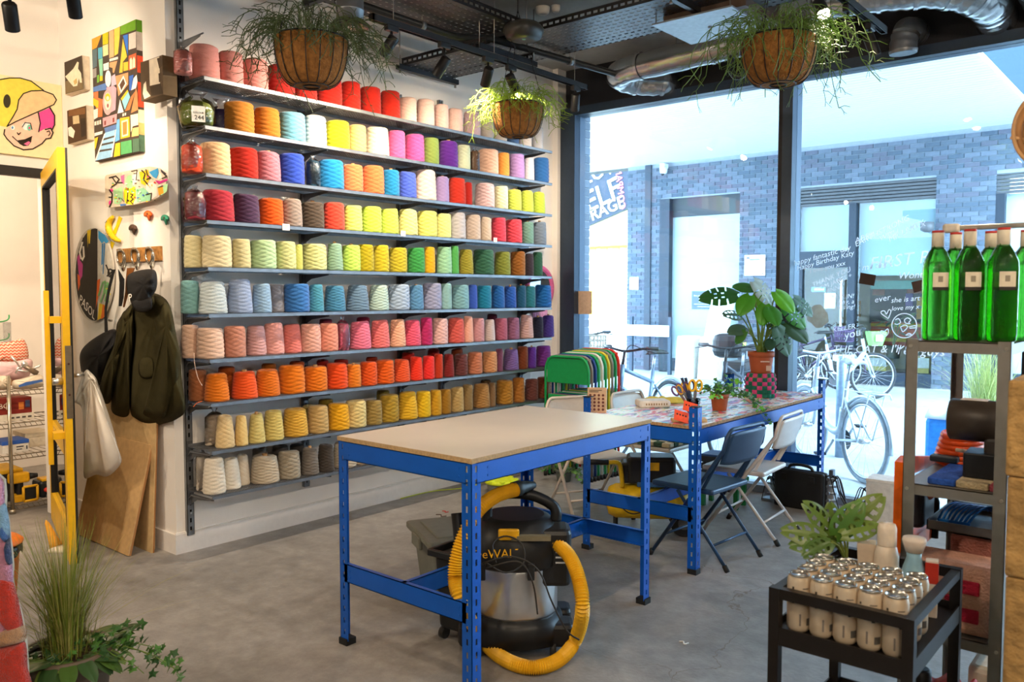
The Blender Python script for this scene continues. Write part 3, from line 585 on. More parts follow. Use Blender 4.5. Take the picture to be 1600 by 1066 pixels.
ZT = 3.0; T0 = onz(575, 33, ZT); T1 = onz(920, 140, ZT); xt = (T0.x+T1.x)/2
track((xt, T0.y, ZT), (xt, T1.y, ZT), 'black light track hanging in front of the yarn wall')
def under(u, v, x=xt): return onx(u, v, x)
for (u, v), aim, lb, wt in (((607, 72), (-4.4, 2.9, 1.9), 'black spotlight near the left end of the yarn wall track', 80), ((690, 104), (-4.45, 3.5, 1.9), 'black spotlight above the pale pink cones, second on the track', 48),
   ((761, 120), (-4.45, 4.5, 1.9), 'black spotlight left of the small basket, third on the track', 46), ((801, 130), (-3.62, 4.55, 2.6), 'black spotlight directly above the small hanging basket', 60), ((899, 160), (-4.4, 5.9, 1.2), 'black spotlight at the track end beside the window', 60)):
    spot(0, 0, 0, aim, lb, wt, P=under(u, v), ang=132, blend=.85)
U0 = onz(1310, 3, ZT); U1 = onz(1388, 52, ZT); xu = (U0.x+U1.x)/2
track((xu, -1.5, ZT), (xu, U1.y, ZT), 'black light track running towards the window above the tables')
for (u, v), aim, lb, wt in (((1283, 14), (-.2, 2.4, .9), 'lit spotlight above the right hanging basket', 70), ((1327, 48), (-1.2, 5.5, 1.0), 'tilted black spotlight under the silver duct', 30), ((1362, 70), (-1.0, 5.5, 1.2), 'black spotlight beside the bent silver vent', 30)):
    spot(0, 0, 0, aim, lb, wt, P=onx(u, v, xu))
# left track spotlight, then added unseen fill lamps on tracks (above and behind the camera)
track((-4.2, -2.6, ZT), (-4.2, 2.0, ZT), 'black light track over the left side of the shop')
p = atd(17, 26, 4.1); spot(0, 0, 0, (-5.6, 2.2, .9), 'spotlight with a white sticker near the painted panel', 55, P=onx(17, 26, -4.2))
for k, (x, yy, aim, wt, wh) in enumerate(((-4.2, 1.75, (-5.2, 2.37, 1.5), 32, 'the coat rail'), (-4.2, .7, (-5.95, 2.2, 2.4), 105, 'the painted panel'), (-4.2, -.6, (-4.5, 3.2, 1.2), 90, 'the yarn wall'), (xu, 1.2, (-2.6, 2.6, .7), 50, 'the workbench'), (xu, .2, (-.7, 2.3, .8), 60, 'the trolley'), (xu, 2.3, (-3.6, 3.6, 1.), 60, 'the lower yarn shelves'), (xu, -.9, (-3.6, 1.2, .3), 40, 'the grass planter'), (-4.2, -1.8, (-4.4, 4.0, 1.8), 90, 'the upper yarn shelves'))):
    spot(0, 0, 0, aim, 'added unseen fill spotlight near the camera aimed at '+wh, wt, P=(x, yy, 2.88), ang=80)
track((1.3, -2.6, ZT), (1.3, 3.4, ZT), 'added unseen light track over the right side of the shop')  # track and its lamps added out of view as front fill
for (yy, aim, wt, wh) in ((-2.2, (-3.2, 2.6, 1.0), 95, 'the workbench front'), (-.8, (-2.0, 3.4, .9), 45, 'the painted table'), (.6, (-1.2, 2.4, 1.0), 70, 'the steel rack'), (2.2, (-2.2, 4.2, 2.0), 80, 'the hanging baskets')):
    spot(0, 0, 0, aim, 'added fill spotlight on the right track aimed at '+wh, wt, P=(1.3, yy, 2.88), ang=105)
# lamp in the storeroom ceiling
t = thing('ceiling_lamp', 'round ceiling lamp in the storeroom', 'lamp', (-6.9, 1.6, 2.96)); mb = MB(); mb.lathe([(.14, .04), (.14, .0), (.12, -.03)], n=24); mb.build('diffuser', mat('fff0dc', .5, emit=3.), t)
ld = bpy.data.lights.new('lamp_glow', 'POINT'); ld.energy = 45*LAMP; ld.color = WARM; ld.shadow_soft_size = .12; lo = bpy.data.objects.new('lamp_glow', ld); COL.objects.link(lo); lo.parent = t; lo.location = (0, 0, -.18)
# black conduit
def pipe(pts, r, lb, clips, name='conduit_pipe', m=M_PIPE):
    t = thing(name, lb, 'pipe', pts[0]); mb = MB(); mb.tube(pts, r, 14); mb.build('pipe', m, t, world=True)
    for f in clips:
        a, b_ = Vector(pts[f[0]]), Vector(pts[f[0]+1]); q = a.lerp(b_, f[1]); d = (b_-a).normalized()
        mb = MB(); mb.tube([q-d*.016, q+d*.016], r*1.25, 14); mb.build('clip', mat('8a8c8e', .4, .8), t, world=True)
        mb = MB(); mb.cyl(q, (q.x, q.y, ZC), .003, n=6); mb.build('hanger_rod', mat('a09a90', .4, .8), t, world=True)
    return t
zp = 3.2; A = onz(478, -28, zp); B = onz(712, 58, zp); B2 = onz(765, 60, zp); D_ = onz(963, 116, zp); E_ = onz(1118, 80, zp)
xp = B.x; pipe([(xp, A.y, zp), (xp, B.y, zp), (B2.x, B2.y, zp), (D_.x, D_.y, zp), (E_.x, D_.y+.0, zp)], .024, 'black conduit pipe bending below the cable trays', [(0, .75), (2, .6), (3, .6)])
q0 = Vector((E_.x, D_.y, zp)); pts = [q0, q0+Vector((.06, 0, -.01)), q0+Vector((.085, 0, -.06)), q0+Vector((.085, 0, -.13)), q0+Vector((.12, 0, -.18)), q0+Vector((.17, 0, -.18)), q0+Vector((.2, 0, -.13)), q0+Vector((.205, 0, .0)), q0+Vector((.205, 0, ZC-zp-.02))]
mb = MB(); mb.tube([tuple(p) for p in smooth_poly(pts, 40, False)], .022, 12); tag(mb.build('trap_pipe', M_PIPE, None, q0, world=True), 'black curved trap pipe in front of the foil duct', 'pipe')
# cable trays
def tray(p0, p1, wid, lb, z, sides=.05, rods=True, strut=(.1,)):
    """perforated tray from p0 to p1 (ground plan), width to the left"""
    a, b_ = Vector((*p0, z)), Vector((*p1, z)); L = (b_-a).length; d = (b_-a).normalized(); M = frame_m((0, 0, 0), d, Vector((-d.y, d.x, 0)))
    t = thing('cable_tray', lb, 'cable tray', a, 0, 'perforated cable trays'); mb = MB(); pw = .05
    rows = max(4, int(wid/.055))
    for r in range(rows):
        v0, v1 = wid*r/rows, wid*(r+1)/rows; mb.bb(0, L, v0, v0+(v1-v0)*.72, 0, .0015, M=M)
        x = 0
        while x < L: mb.bb(x, min(x+pw*.5, L), v0+(v1-v0)*.72, v1, 0, .0015, M=M); x += pw
    mb.build('tray_floor', M_TRAYM, t)
    for v in (0, wid-.0015):
        s = MB(); s.bb(0, L, v, v+.0015, 0, sides*.35, M=M).bb(0, L, v, v+.0015, sides*.68, sides, M=M).bb(0, L, v-.006, v+.006, sides, sides+.0015, M=M)
        x = 0
        while x < L: s.bb(x, min(x+pw*.35, L), v, v+.0015, sides*.35, sides*.68, M=M); x += pw
        s.build('side_flange', M_BLK, t)
    for f in strut:
        mb = MB(); mb.bb(L*f-.02, L*f+.02, -.06, wid+.06, -.036, -.033, M=M).bb(L*f-.02, L*f-.017, -.06, wid+.06, -.036, -.001, M=M).bb(L*f+.017, L*f+.02, -.06, wid+.06, -.036, -.001, M=M); mb.build('strut', mat('3a3d42', .35, .6), t)
        for v in (-.04, wid+.04):
            q = M @ Vector((L*f, v, -.06)); mb = MB(); mb.cyl(q, q+Vector((0, 0, ZC-z+.058)), .004, n=6).cyl(q, q+Vector((0, 0, .016)), .009, n=6); mb.build('threaded_rod', mat('8c8880', .4, .8), t)
    return t
a = onz(628, 103, 3.12); b_ = onz(752, 66, 3.12); c_ = onz(838, 92, 3.12)
tray((-4.47, a.y+.0), (b_.x, a.y), .48, 'black perforated cable tray low over the yarn wall', 3.12, strut=(.03, .97))
def tray_px(q, z, lb, strut, wid=None):
    p0, p1 = onz(*q[0], z), onz(*q[1], z); return p0, p1
g0 = onz(600, -22, 3.26); g1 = onz(822, 45, 3.26)
tray((g1.x, 1.2), (g1.x, g1.y), .62, 'wide perforated cable tray catching pink light above the basket', 3.26, strut=(.6, .985))
g2 = onz(815, 12, 3.26); g3 = onz(1250, -30, 3.26)
tray((g1.x-.55, g1.y+.03), (-.2, g1.y+.03), .55, 'long perforated cable tray crossing towards the right under the ceiling', 3.24, strut=(.42, .95))
# emergency light dome
p = onz(818, 50, 3.2); t = thing('emergency_light', 'dark dome emergency light under the cable tray', 'light', p); mb = MB(); mb.lathe([(.055, -.055), (.10, -.045), (.12, -.005), (.12, .02), (.1, .05)], n=28, sq=.35); mb.build('housing', mat('3a3a38', .35), t); mb = MB(); mb.cyl((.02, -.02, -.057), (.02, -.02, -.053), .012, n=12); mb.build('indicator', mat('7ac8a0', .3), t)
# air vent duct near the left basket
p = atd(547, 28, 4.4); t = thing('air_vent', 'short galvanised duct with a round black vent near the left basket', 'vent', (p.x, p.y, p.z)); mb = MB(); mb.lathe([(.072, -.02), (.072, .03), (.075, .032), (.075, .04), (.072, .042), (.072, ZC-p.z)], n=28); mb.build('duct', M_GALV, t); mb = MB(); mb.lathe([(.03, -.03), (.055, -.045), (.095, -.05), (.105, -.04), (.08, -.02)], n=32); mb.build('vent_ring', M_BLK, t); mb = MB(); mb.lathe([(.05, -.056), (.03, -.05)], n=24); mb.build('vent_disc', mat('c8beb0', .5), t)
# foil ducts
def duct(pts, r, lb, name='foil_duct', m=M_DUCT, n=60, rib=.06):
    t = thing(name, lb, 'duct', pts[0]); P = smooth_poly(pts, n, False); mb = MB(); rr = [r*(1+.03*math.sin(i*1.9)+.02*math.sin(i*.7)) for i in range(n)]; mb.tube(P, rr, 22); mb.build('sleeve', m, t, world=True)
    for i in range(5, n-4, 9): d = (P[min(i+1, n-1)]-P[i-1]).normalized(); mb = MB(); mb.tube([P[i]-d*.012, P[i]+d*.012], r*1.06, 22, caps=False); mb.build('tape_band', mat('d4d6d8', .25, .95), t, world=True)
    return t
z1 = 3.24; y1 = 5.55
duct([(-2.15, y1, z1+.03), (-2.4, y1, z1+.02), (-3.0, y1, z1), (-3.5, y1+.02, z1-.01), (-3.66, y1+.12, z1-.02), (-3.6, y1+.3, z1-.04), (-3.44, 5.97, z1-.05), (-3.43, 6.055, z1-.06)], .10, 'crinkled foil duct lying along the black wall above the window')
duct([(-2.0, 5.35, 3.34), (-1.6, 5.4, 3.33), (-1.3, 5.5, 3.31), (-1.12, 5.7, 3.26), (-1.10, 6.055, 3.22)], .115, 'thick silver foil duct curving into the black wall at upper right')
duct([(-1.1, 4.9, 3.36), (-.95, 5.2, 3.34), (-.85, 5.6, 3.3), (-.84, 6.055, 3.27)], .115, 'foil duct end at the far upper right over the window')
P0 = ony(1412, 62, 5.85); duct([(P0.x+.02, 6.055, P0.z+.08), (P0.x+.02, 5.98, P0.z+.08), (P0.x+.01, 5.88, P0.z+.055), (P0.x, 5.85, P0.z-.03), (P0.x, 5.85, P0.z-.09)], .085, 'bent galvanised vent pipe pointing down above the window', 'vent_elbow', M_GALV, 24)
# flat fan coil panel
q = [onz(1018, 40, 3.18), onz(1078, 70, 3.18), onz(1200, 44, 3.18), onz(1145, 13, 3.18)]
xa, xb, ya, yb = q[0].x, q[2].x, q[0].y, q[2].y; t = thing('fan_coil_unit', 'flat grey fan coil unit under the ceiling by the window', 'air unit', ((xa+xb)/2, (ya+yb)/2, 3.18)); mb = MB(); mb.bb(xa, xb, ya, yb, 3.18, 3.19); mb.build('base_plate', mat('9aa2a8', .35, .6), t, world=True)
mb = MB(); mb.bb(xa+.05, xb+.06, ya+.06, yb+.03, 3.19, 3.36); mb.build('casing', mat('5a4a40', .5, .3), t, world=True)
mb = MB(); mb.cyl(((xa+xb)/2, (ya+yb)/2, 3.172), ((xa+xb)/2, (ya+yb)/2, 3.18), .012, n=10); mb.build('drain_nub', M_GALV, t, world=True)
for dx in (xa+.02, xb-.02):
    for dy in (ya+.02, yb-.02): mb = MB(); mb.cyl((dx, dy, 3.19), (dx, dy, ZC), .004, n=6); mb.build('threaded_rod', mat('8c8880', .4, .8), t, world=True)
# smoke detectors on the concrete
for u, v, lb in ((848, 15, 'small white ceiling sensor behind the cable tray'),):
    p = onz(u, v, ZC-.02); t = thing('ceiling_sensor', lb, 'sensor', p); mb = MB(); mb.lathe([(.03, -.035), (.045, -.02), (.05, .015)], n=18).lathe([(.02, -.03), (.03, -.01), (.03, .015)], (.09, .03, 0), n=14); mb.build('housing', mat('d8d4cc', .5), t)
# ================================================================ benches, chairs and what stands around them
M_BLUE = mat('0f55b4', .32, .1, var=.06, scale=8, bump=.04, bscale=90, name='blue_powder_coat'); M_CAP = mat('1c1e20', .6)
def flange(mb, o, d, n, w, z0, z1, th=.0022):
    """slotted strip: from corner o along d (unit), thickness along n"""
    def bar(a, b_, za, zb): p = [Vector(o)+d*a, Vector(o)+d*b_]; mb.slab([(p[0].x, p[0].y, za), (p[1].x, p[1].y, za), (p[1].x, p[1].y, zb), (p[0].x, p[0].y, zb)], n*th)
    bar(0, w*.40, z0, z1); bar(w*.60, w, z0, z1); z = z0
    while z < z1-.002: bar(w*.40, w*.60, z, min(z+.026, z1)); z += .05
def bench(name, lb, x0, x1, y0, y1, hp, zt, top_m, edge_m, mid, lift=0.):
    t = thing(name, lb, 'workbench', ((x0+x1)/2, (y0+y1)/2, 0))
    for x, sx in ((x0, 1), (x1, -1)):
        for y, sy in ((y0, 1), (y1, -1)):
            mb = MB(); o = Vector((x, y, 0)); flange(mb, o, Vector((sx, 0, 0)), Vector((0, sy, 0)), .05, .02, hp); flange(mb, o, Vector((0, sy, 0)), Vector((sx, 0, 0)), .05, .02, hp)
            pst = mb.build('post', M_BLUE, t, world=True)
            mb = MB(); cx, cy = x+sx*.02, y+sy*.02; mb.bb(cx-.026, cx+.026, cy-.026, cy+.026, 0, .028); mb.build('foot_cap', M_CAP, t, world=True)
            mb = MB(); mb.bb(cx-.024, cx+.024, cy-.024, cy+.024, hp, hp+.004); mb.build('top_cap', M_CAP, t, world=True) if hp > zt else None
    rh = .078; zr = zt-.018-.001
    def rail(nm, a, b_, z, inn):
        mb = MB(); d = (Vector(b_)-Vector(a)); n = Vector(inn)
        mb.slab([(*a, z-rh), (*b_, z-rh), (*b_, z), (*a, z)], n*.0025); mb.slab([(*a, z-.003), (*b_, z-.003), (*b_, z), (*a, z)], n*.022); mb.slab([(*a, z-rh), (*b_, z-rh), (*b_, z-rh+.003), (*a, z-rh+.003)], n*.018)
        for f in (.05, .95):
            for zz in (z-.025, z-.055): q = Vector((*a, zz)).lerp(Vector((*b_, zz)), f); mb.cyl(q-n*.002, q, .005, n=8)
        return mb.build(nm, M_BLUE, t, world=True)
    e = .004; rail('top_rail', (x0+.03, y0-e*.2), (x1-.03, y0-e*.2), zr, (0, 1, 0)); rail('top_rail', (x0+.03, y1+e*.2), (x1-.03, y1+e*.2), zr, (0, -1, 0)); rail('top_rail', (x0-e*.2, y0+.03), (x0-e*.2, y1-.03), zr, (1, 0, 0)); rail('top_rail', (x1+e*.2, y0+.03), (x1+e*.2, y1-.03), zr, (-1, 0, 0))
    rail('lower_rail', (x0+.03, y0), (x1-.03, y0), mid, (0, 1, 0)); rail('lower_rail', (x0+.03, y1), (x1-.03, y1), mid, (0, -1, 0))
    rail('centre_rail', ((x0+x1)/2+.02, y0+.003), ((x0+x1)/2+.02, y1-.003), mid, (-1, 0, 0))
    mb = MB(); i = .0 if hp <= zt else .006; mb.bb(x0+i-.004*(hp <= zt), x1-i+.004*(hp <= zt), y0+i-.004*(hp <= zt), y1-i+.004*(hp <= zt), zt-.018, zt-.001, 0); 
    tp = mb.build('worktop', edge_m, t, world=True)
    mb = MB(); mb.bb(x0+i, x1-i, y0+i, y1-i, zt-.001, zt); sf = mb.build('surface_sheet', top_m, tp); 
    for v in sf.data.vertices: v.co -= Vector(t.location)
    return t
M_TOP = mat('cfc3b2', .32, var=.05, scale=3, name='melamine_top', spec=.5); M_EDGE = mat('a98d66', .8, var=.2, scale=90)
bench('workbench', 'blue metal workbench with a bare cream top in the foreground', -2.82, -2.05, 2.205, 3.47, .879, .9, M_TOP, M_EDGE, .355)
def splatter():
    m = bpy.data.materials.new('paint_splashed_board'); m.use_nodes = True; t = m.node_tree; b = t.nodes['Principled BSDF']; L = t.links.new; tc = nd(t, 'ShaderNodeTexCoord'); col = None
    mp = nd(t, 'ShaderNodeMapping'); mp.inputs['Scale'].default_value = (1, .35, 1); mp.inputs['Rotation'].default_value = (0, 0, .12); L(tc.outputs['Object'], mp.inputs[0])
    base = nd(t, 'ShaderNodeRGB'); base.outputs[0].default_value = (*lin('efe9e6'), 1); col = base.outputs[0]
    for i, (hx, sc, th) in enumerate((('7aa0c4', 9, .60), ('d86a9a', 11, .62), ('2e3a5c', 13, .66), ('e8804a', 10, .64), ('7fbf9a', 12, .64), ('b05aa8', 14, .65), ('f0ecea', 8, .58), ('35b0c8', 16, .67), ('e24a5a', 17, .67), ('26262c', 22, .69), ('f2d24a', 19, .69))):
        n = nd(t, 'ShaderNodeTexNoise', noise_dimensions='4D', i_Scale=float(sc), i_Detail=5., i_Distortion=1.2, i_W=i*7.3); L(mp.outputs[0], n.inputs['Vector'])
        st_ = nd(t, 'ShaderNodeMapRange'); st_.inputs['From Min'].default_value = th-.095; st_.inputs['From Max'].default_value = th-.07; L(n.outputs['Fac'], st_.inputs['Value'])
        mx = nd(t, 'ShaderNodeMix', data_type='RGBA'); mx.inputs[7].default_value = (*lin(hx), 1); L(st_.outputs[0], mx.inputs[0]); L(col, mx.inputs[6]); col = mx.outputs[2]
    L(col, b.inputs['Base Color']); b.inputs['Roughness'].default_value = .3; return m
bench('work_table', 'blue metal table with a paint-splashed top by the window', -2.80, -2.065, 3.975, 5.875, .9, .8, splatter(), mat('9a7a58', .85, var=.45, scale=70), .36)
# ---- folding chairs
def folding_chair(lb, col_h, x, y, rz, group='folding chairs', rough=.38, cush=None):
    t = thing('folding_chair', lb, 'chair', (x, y, 0), rz, group); m = mat(col_h, rough, .15, var=.04); w = .215; tr = .011
    pts = [(-w, .21, .02), (-w, -.24, .66)]+[(-w+.055*(1-math.cos(a)), -.24-.5*.055*math.sin(a)*.9-.0, .66+.115*math.sin(a)) for a in [PI/2*i/5 for i in range(1, 6)]]
    pts += [(-p[0], p[1], p[2]) for p in reversed(pts)]
    mb = MB(); mb.tube(pts, tr, 10); mb.build('back_frame', m, t)
    for s in (-1, 1):
        mb = MB(); mb.tube([(s*.188, -.25, .02), (s*.188, .06, .40)], tr*.9, 10); mb.build('rear_leg', m, t)
        mb = MB(); mb.cyl((s*w, .222, .0), (s*w, .205, .034), .0145, n=10); mb.build('rubber_foot', M_CAP, t); mb = MB(); mb.cyl((s*.188, -.262, .0), (s*.188, -.24, .034), .0145, n=10); mb.build('rubber_foot', M_CAP, t)
        mb = MB(); mb.slab([(s*.197, -.235, .645), (s*.197, -.215, .645), (s*.197, -.105, .44), (s*.197, -.125, .44)], (s*.006, 0, 0)); mb.build('hinge_link', m, t)
    mb = MB(); mb.tube([(-.188, -.165, .125), (.188, -.165, .125)], .0075, 8); mb.build('stretcher', m, t); mb = MB(); mb.tube([(-w, .125, .14), (w, .125, .14)], .0075, 8); mb.build('stretcher', m, t)
    def seat(u, v):
        a, b_ = u*2-1, v*2-1; k = max(abs(a), abs(b_)); return Vector((a*.2, .03+b_*.195, .432-.012*(1-a*a)*(1-b_*b_)-.016*max(0, k-.9)*10))
    mb = MB(); mb.rbox((0, .03, .418), (.395, .40, .03), .045, n=5).grid(15, 15, lambda u, v: Vector(((u*2-1)*.17, .03+(v*2-1)*.17, .4335-.004*(1-(2*u-1)**2)*(1-(2*v-1)**2)))); mb.build('seat', m, t)
    def bk(th):
        mb.grid(16, 10, lambda u, v: Vector(((u*2-1)*(w-.012)*(1-.12*max(0, v-.55)), -.212-.055*(v)+.022*(1-(u*2-1)**2)*-1+th, .585+v*.165+(.012*(1-(2*u-1)**4)*(v-.5)*2))))
    mb = MB(); bk(0.); k = len(mb.v); n1 = list(mb.v); bk(-.012); mb.f = mb.f[:135]+[tuple(reversed(f)) for f in mb.f[135:]]
    nu, nv = 16, 10; ring = [i for i in range(nu)]+[j*nu+nu-1 for j in range(1, nv)]+[(nv-1)*nu+i for i in range(nu-2, -1, -1)]+[j*nu for j in range(nv-2, 0, -1)]
    for a, b_ in zip(ring, ring[1:]+ring[:1]): mb.f.append((a, a+k, b_+k, b_)); mb.m.append(0); mb.sm.append(True)
    mb.build('backrest', m, t)
    return t
folding_chair('navy blue folding chair tucked under the paint-splashed table', '26405e', -2.2, 4.33, math.radians(86))
folding_chair('white folding chair beside the navy one at the table', 'd2cbc6', -2.2, 4.93, math.radians(93))
folding_chair('white folding chair behind the table, facing the yellow compressor', 'cdc2b6', -3.2, 4.62, math.radians(-118))
folding_chair('white folding chair with a chequered cushion at the far side of the table', 'c8c4bc', -3.05, 5.25, math.radians(-92))
t = thing('seat_cushion', 'green and cream chequered tufted cushion on a white chair', 'cushion', (-3.03, 5.25, .437)); M2 = [mat('3e5a48', .95, bump=1., bscale=90), mat('d4c8a8', .95, bump=1., bscale=90)]
mb = MB()
for i in range(6):
    for j in range(6): mb.rbox((-.165+.066*i, -.165+.066*j, .016), (.068, .068, .032), .012, mi=(i+j) % 2, n=2)
mb.build('tufted_top', M2, t)
def folded_chair(lb, hx, x, y, z_h, group='folded chairs stacked by the window'):
    t = thing('folded_chair', lb, 'chair', (x, y, 0), 0, group); m = mat(hx, .4, .15, var=.05); w = .215; H = z_h
    pts = [(-w, 0, .02), (-w, 0, H-.13)]+[(-w+.09*(1-math.cos(a)), 0, H-.13+.12*math.sin(a)) for a in [PI/2*i/6 for i in range(1, 7)]]; pts += [(-p[0], 0, p[2]) for p in reversed(pts)]
    mb = MB(); mb.tube(pts, .0105, 10); mb.build('frame', m, t)
    mb = MB(); mb.tube([(-.18, .012, .02), (-.18, .012, H*.55), (.18, .012, H*.55), (.18, .012, .02)], .009, 8); mb.build('rear_legs', m, t)
    mb = MB(); mb.rbox((0, .004, H-.125), (.40, .012, .20), .005, n=2); mb.build('backrest', m, t)
    mb = MB(); mb.rbox((0, .008, H*.5), (.385, .016, .36), .006, n=2); mb.build('seat', m, t)
    for s in (-w, w): mb = MB(); mb.cyl((s, 0, 0), (s, 0, .04), .014, n=10); mb.build('rubber_foot', M_CAP, t)
fc = [('1fa05a', 'bright green folded chair at the front of the stack'), ('8a8682', 'grey folded chair second in the stack'), ('1f3f86', 'dark blue folded chair third in the stack'), ('28a868', 'green folded chair fourth in the stack'), ('e4e2dc', 'white folded chair in the middle of the stack'), ('2aa562', 'green folded chair behind the white one'), ('d8c83a', 'yellow folded chair in the rear half of the stack'), ('868a84', 'grey folded chair third from the back of the stack'), ('25a060', 'green folded chair second from the back of the stack'), ('e2382a', 'red folded chair at the back of the stack')]
for i, (hx, lb) in enumerate(fc): folded_chair(lb, hx, -3.97+.004*i, 5.40+.0425*i, 1.005+.005*i)
# ---- shop vacuum
M_VB = mat('1d1e20', .42, var=.08, name='black_plastic'); M_YEL = mat('e0a818', .45, name='yellow_plastic'); M_CHR = mat('cfcfcf', .3, .95, var=.04)
V = onz(800, 1012); V = Vector((V.x-.02, V.y+.05, 0)); t = thing('shop_vacuum', 'black wet and dry vacuum with a steel drum and yellow hose', 'vacuum', V, YAW)
mb = MB(); mb.lathe([(.17, .035), (.2, .05), (.2, .13), (.175, .16)], n=30, sq=.25)
for a in (25, 155, 205, 335): q = math.radians(a); mb.rbox((.2*math.cos(q), .2*math.sin(q), .085), (.12, .12, .10), .03, n=4)
mb.build('base', M_VB, t)
mb = MB(); mb.lathe([(.172, .15), (.178, .17), (.178, .36), (.172, .375)], n=36); mb.build('steel_drum', M_CHR, t)
hd = MB(); hd.lathe([(.178, .365), (.196, .38), (.198, .43), (.185, .50), (.15, .55), (.12, .565)], n=34, sq=.15); head = hd.build('head', M_VB, t)
MB().rbox((.15, -.06, .41), (.16, .16, .24), .035, n=4).build('filter_housing', M_VB, head)
for i in range(3): MB().box((.19, -.142, .44-.022*i), (.055, .004, .006)).build('vent_slat', mat('b8bcc0', .4), head)
mb = MB(); P = smooth_poly([(-.12, -.05, .53), (-.12, -.04, .62), (-.06, -.03, .655), (.06, -.02, .65), (.16, -.02, .60), (.17, -.02, .54)], 22, False); mb.tube(P, .024, 10); mb.build('carry_handle', M_VB, t)
MB().rbox((-.03, -.195, .53), (.085, .02, .045), .01, M=None).build('switch_cover', M_YEL, t)
text('DeWALT', .05, M_YEL, frame_m((-.075, -.2, .45), (1, .1, 0), (0, .1, 1)), t, 'lettering', world=False)
MB().box((.06, -.19, .515), (.16, .03, .02)).build('trim_strip', mat('6a6450', .5), t)
for a in (40, 140, 220, 320): q = math.radians(a); mb = MB(); mb.cyl((.2*math.cos(q)-.012, .2*math.sin(q), .03), (.2*math.cos(q)+.012, .2*math.sin(q), .03), .03, n=14); mb.build('caster', mat('2a2a2a', .5), t)
for s in (-.14, .06): MB().rbox((s, -.19, .375), (.03, .02, .07), .006).build('latch', M_VB, t)
hp = [atd(u, v, d) for u, v, d in ((806, 765, 3.42), (775, 775, 3.35), (745, 800, 3.26), (720, 850, 3.22), (711, 900, 3.2), (722, 945, 3.17))]+[onz(u, v, z) for u, v, z in ((745, 985, .09), (770, 1017, .035), (805, 1038, .031), (840, 1043, .031), (875, 1030, .035), (899, 1000, .07))]+[atd(u, v, d) for u, v, d in ((910, 955, 3.25), (905, 908, 3.3), (890, 870, 3.38), (868, 848, 3.45))]
P = smooth_poly(hp, 360, False); mb = MB(); mb.tube(P, [.0265+(.0034 if i % 2 else -.0036) for i in range(360)], 14, smooth=False); mb.build('hose', mat('d9a41c', .45, var=.08), t, world=True)
n0 = atd(806, 764, 3.43); n1 = atd(838, 757, 3.5); mb = MB(); dd = (n1-n0); mb.tube([n0-dd*.15, n0+dd*.2, n0+dd*.25, n0+dd*.5, n0+dd*.9], [.03, .033, .027, .024, .014], 12); mb.build('nozzle', mat('2c3438', .45), t, world=True)
for k, pts in enumerate((((775, 880, 3.26), (770, 850, 3.3), (790, 838, 3.34), (815, 850, 3.34), (818, 880, 3.32), (790, 895, 3.26), (760, 880, 3.25)), ((755, 880, 3.25), (800, 870, 3.25), (840, 890, 3.24), (862, 940, 3.25), (885, 985, 3.26), (905, 1000, 3.27)), ((760, 888, 3.25), (810, 878, 3.24), (832, 910, 3.24), (840, 960, 3.25)))):
    mb = MB(); mb.tube(smooth_poly([atd(*p) for p in pts], 36, False), .0035, 6); mb.build('power_cord', mat('2c2a28', .6), t, world=True)
# black wheeled tub standing in front of the vacuum
q = onz(722, 1002); t = thing('wheeled_tub', 'open black plastic tub on casters under the workbench', 'tub', (q.x-.02, q.y+.06, 0), math.radians(4))
mb = MB(); mb.rbox((0, 0, .215), (.20, .24, .33), .03, n=4, taper=.86); mb.build('body', M_VB, t); mb = MB()
for a in (0, 1): mb.rbox((0, (-.125, .125)[a], .385), (.24, .022, .03), .008).rbox(((-.11, .11)[a], 0, .385), (.022, .26, .03), .008)
mb.build('rim', M_VB, t); mb = MB(); mb.tube([(-.06, .02, .36), (-.085, .04, .46), (-.10, .05, .52)], [.026, .028, .03], 14, caps=False); mb.build('tube_end', M_VB, t)
for dx in (-.07, .07):
    for dy in (-.08, .08): mb = MB(); mb.cyl((dx-.012, dy, .026), (dx+.012, dy, .026), .026, n=14).cyl((dx, dy, .03), (dx, dy, .06), .012, n=8); mb.build('caster', mat('2e2e2e', .5), t)
# grey lidded tote
a_, b_ = onz(673, 957), onz(857, 930); L_ = (b_-a_).length; ang = math.atan2(b_.y-a_.y, b_.x-a_.x); t = thing('storage_tote', 'grey plastic storage tote with a lid behind the vacuum', 'storage box', (a_+b_)/2+Vector((-.17, .10, 0)), ang); M_TOTE = mat('6c6d62', .5, var=.08)
mb = MB(); mb.rbox((0, 0, .15), (L_-.02, .40, .30), .03, n=4, taper=.88); mb.build('tub', M_TOTE, t); mb = MB(); mb.rbox((0, 0, .318), (L_+.04, .44, .035), .02, n=4).rbox((0, 0, .336), (L_-.08, .32, .014), .01, n=3); lid = mb.build('lid', M_TOTE, t)
for s in (-1, 1): MB().rbox((s*(L_/2+.02), 0, .29), (.02, .14, .06), .008).build('latch', M_TOTE, t)
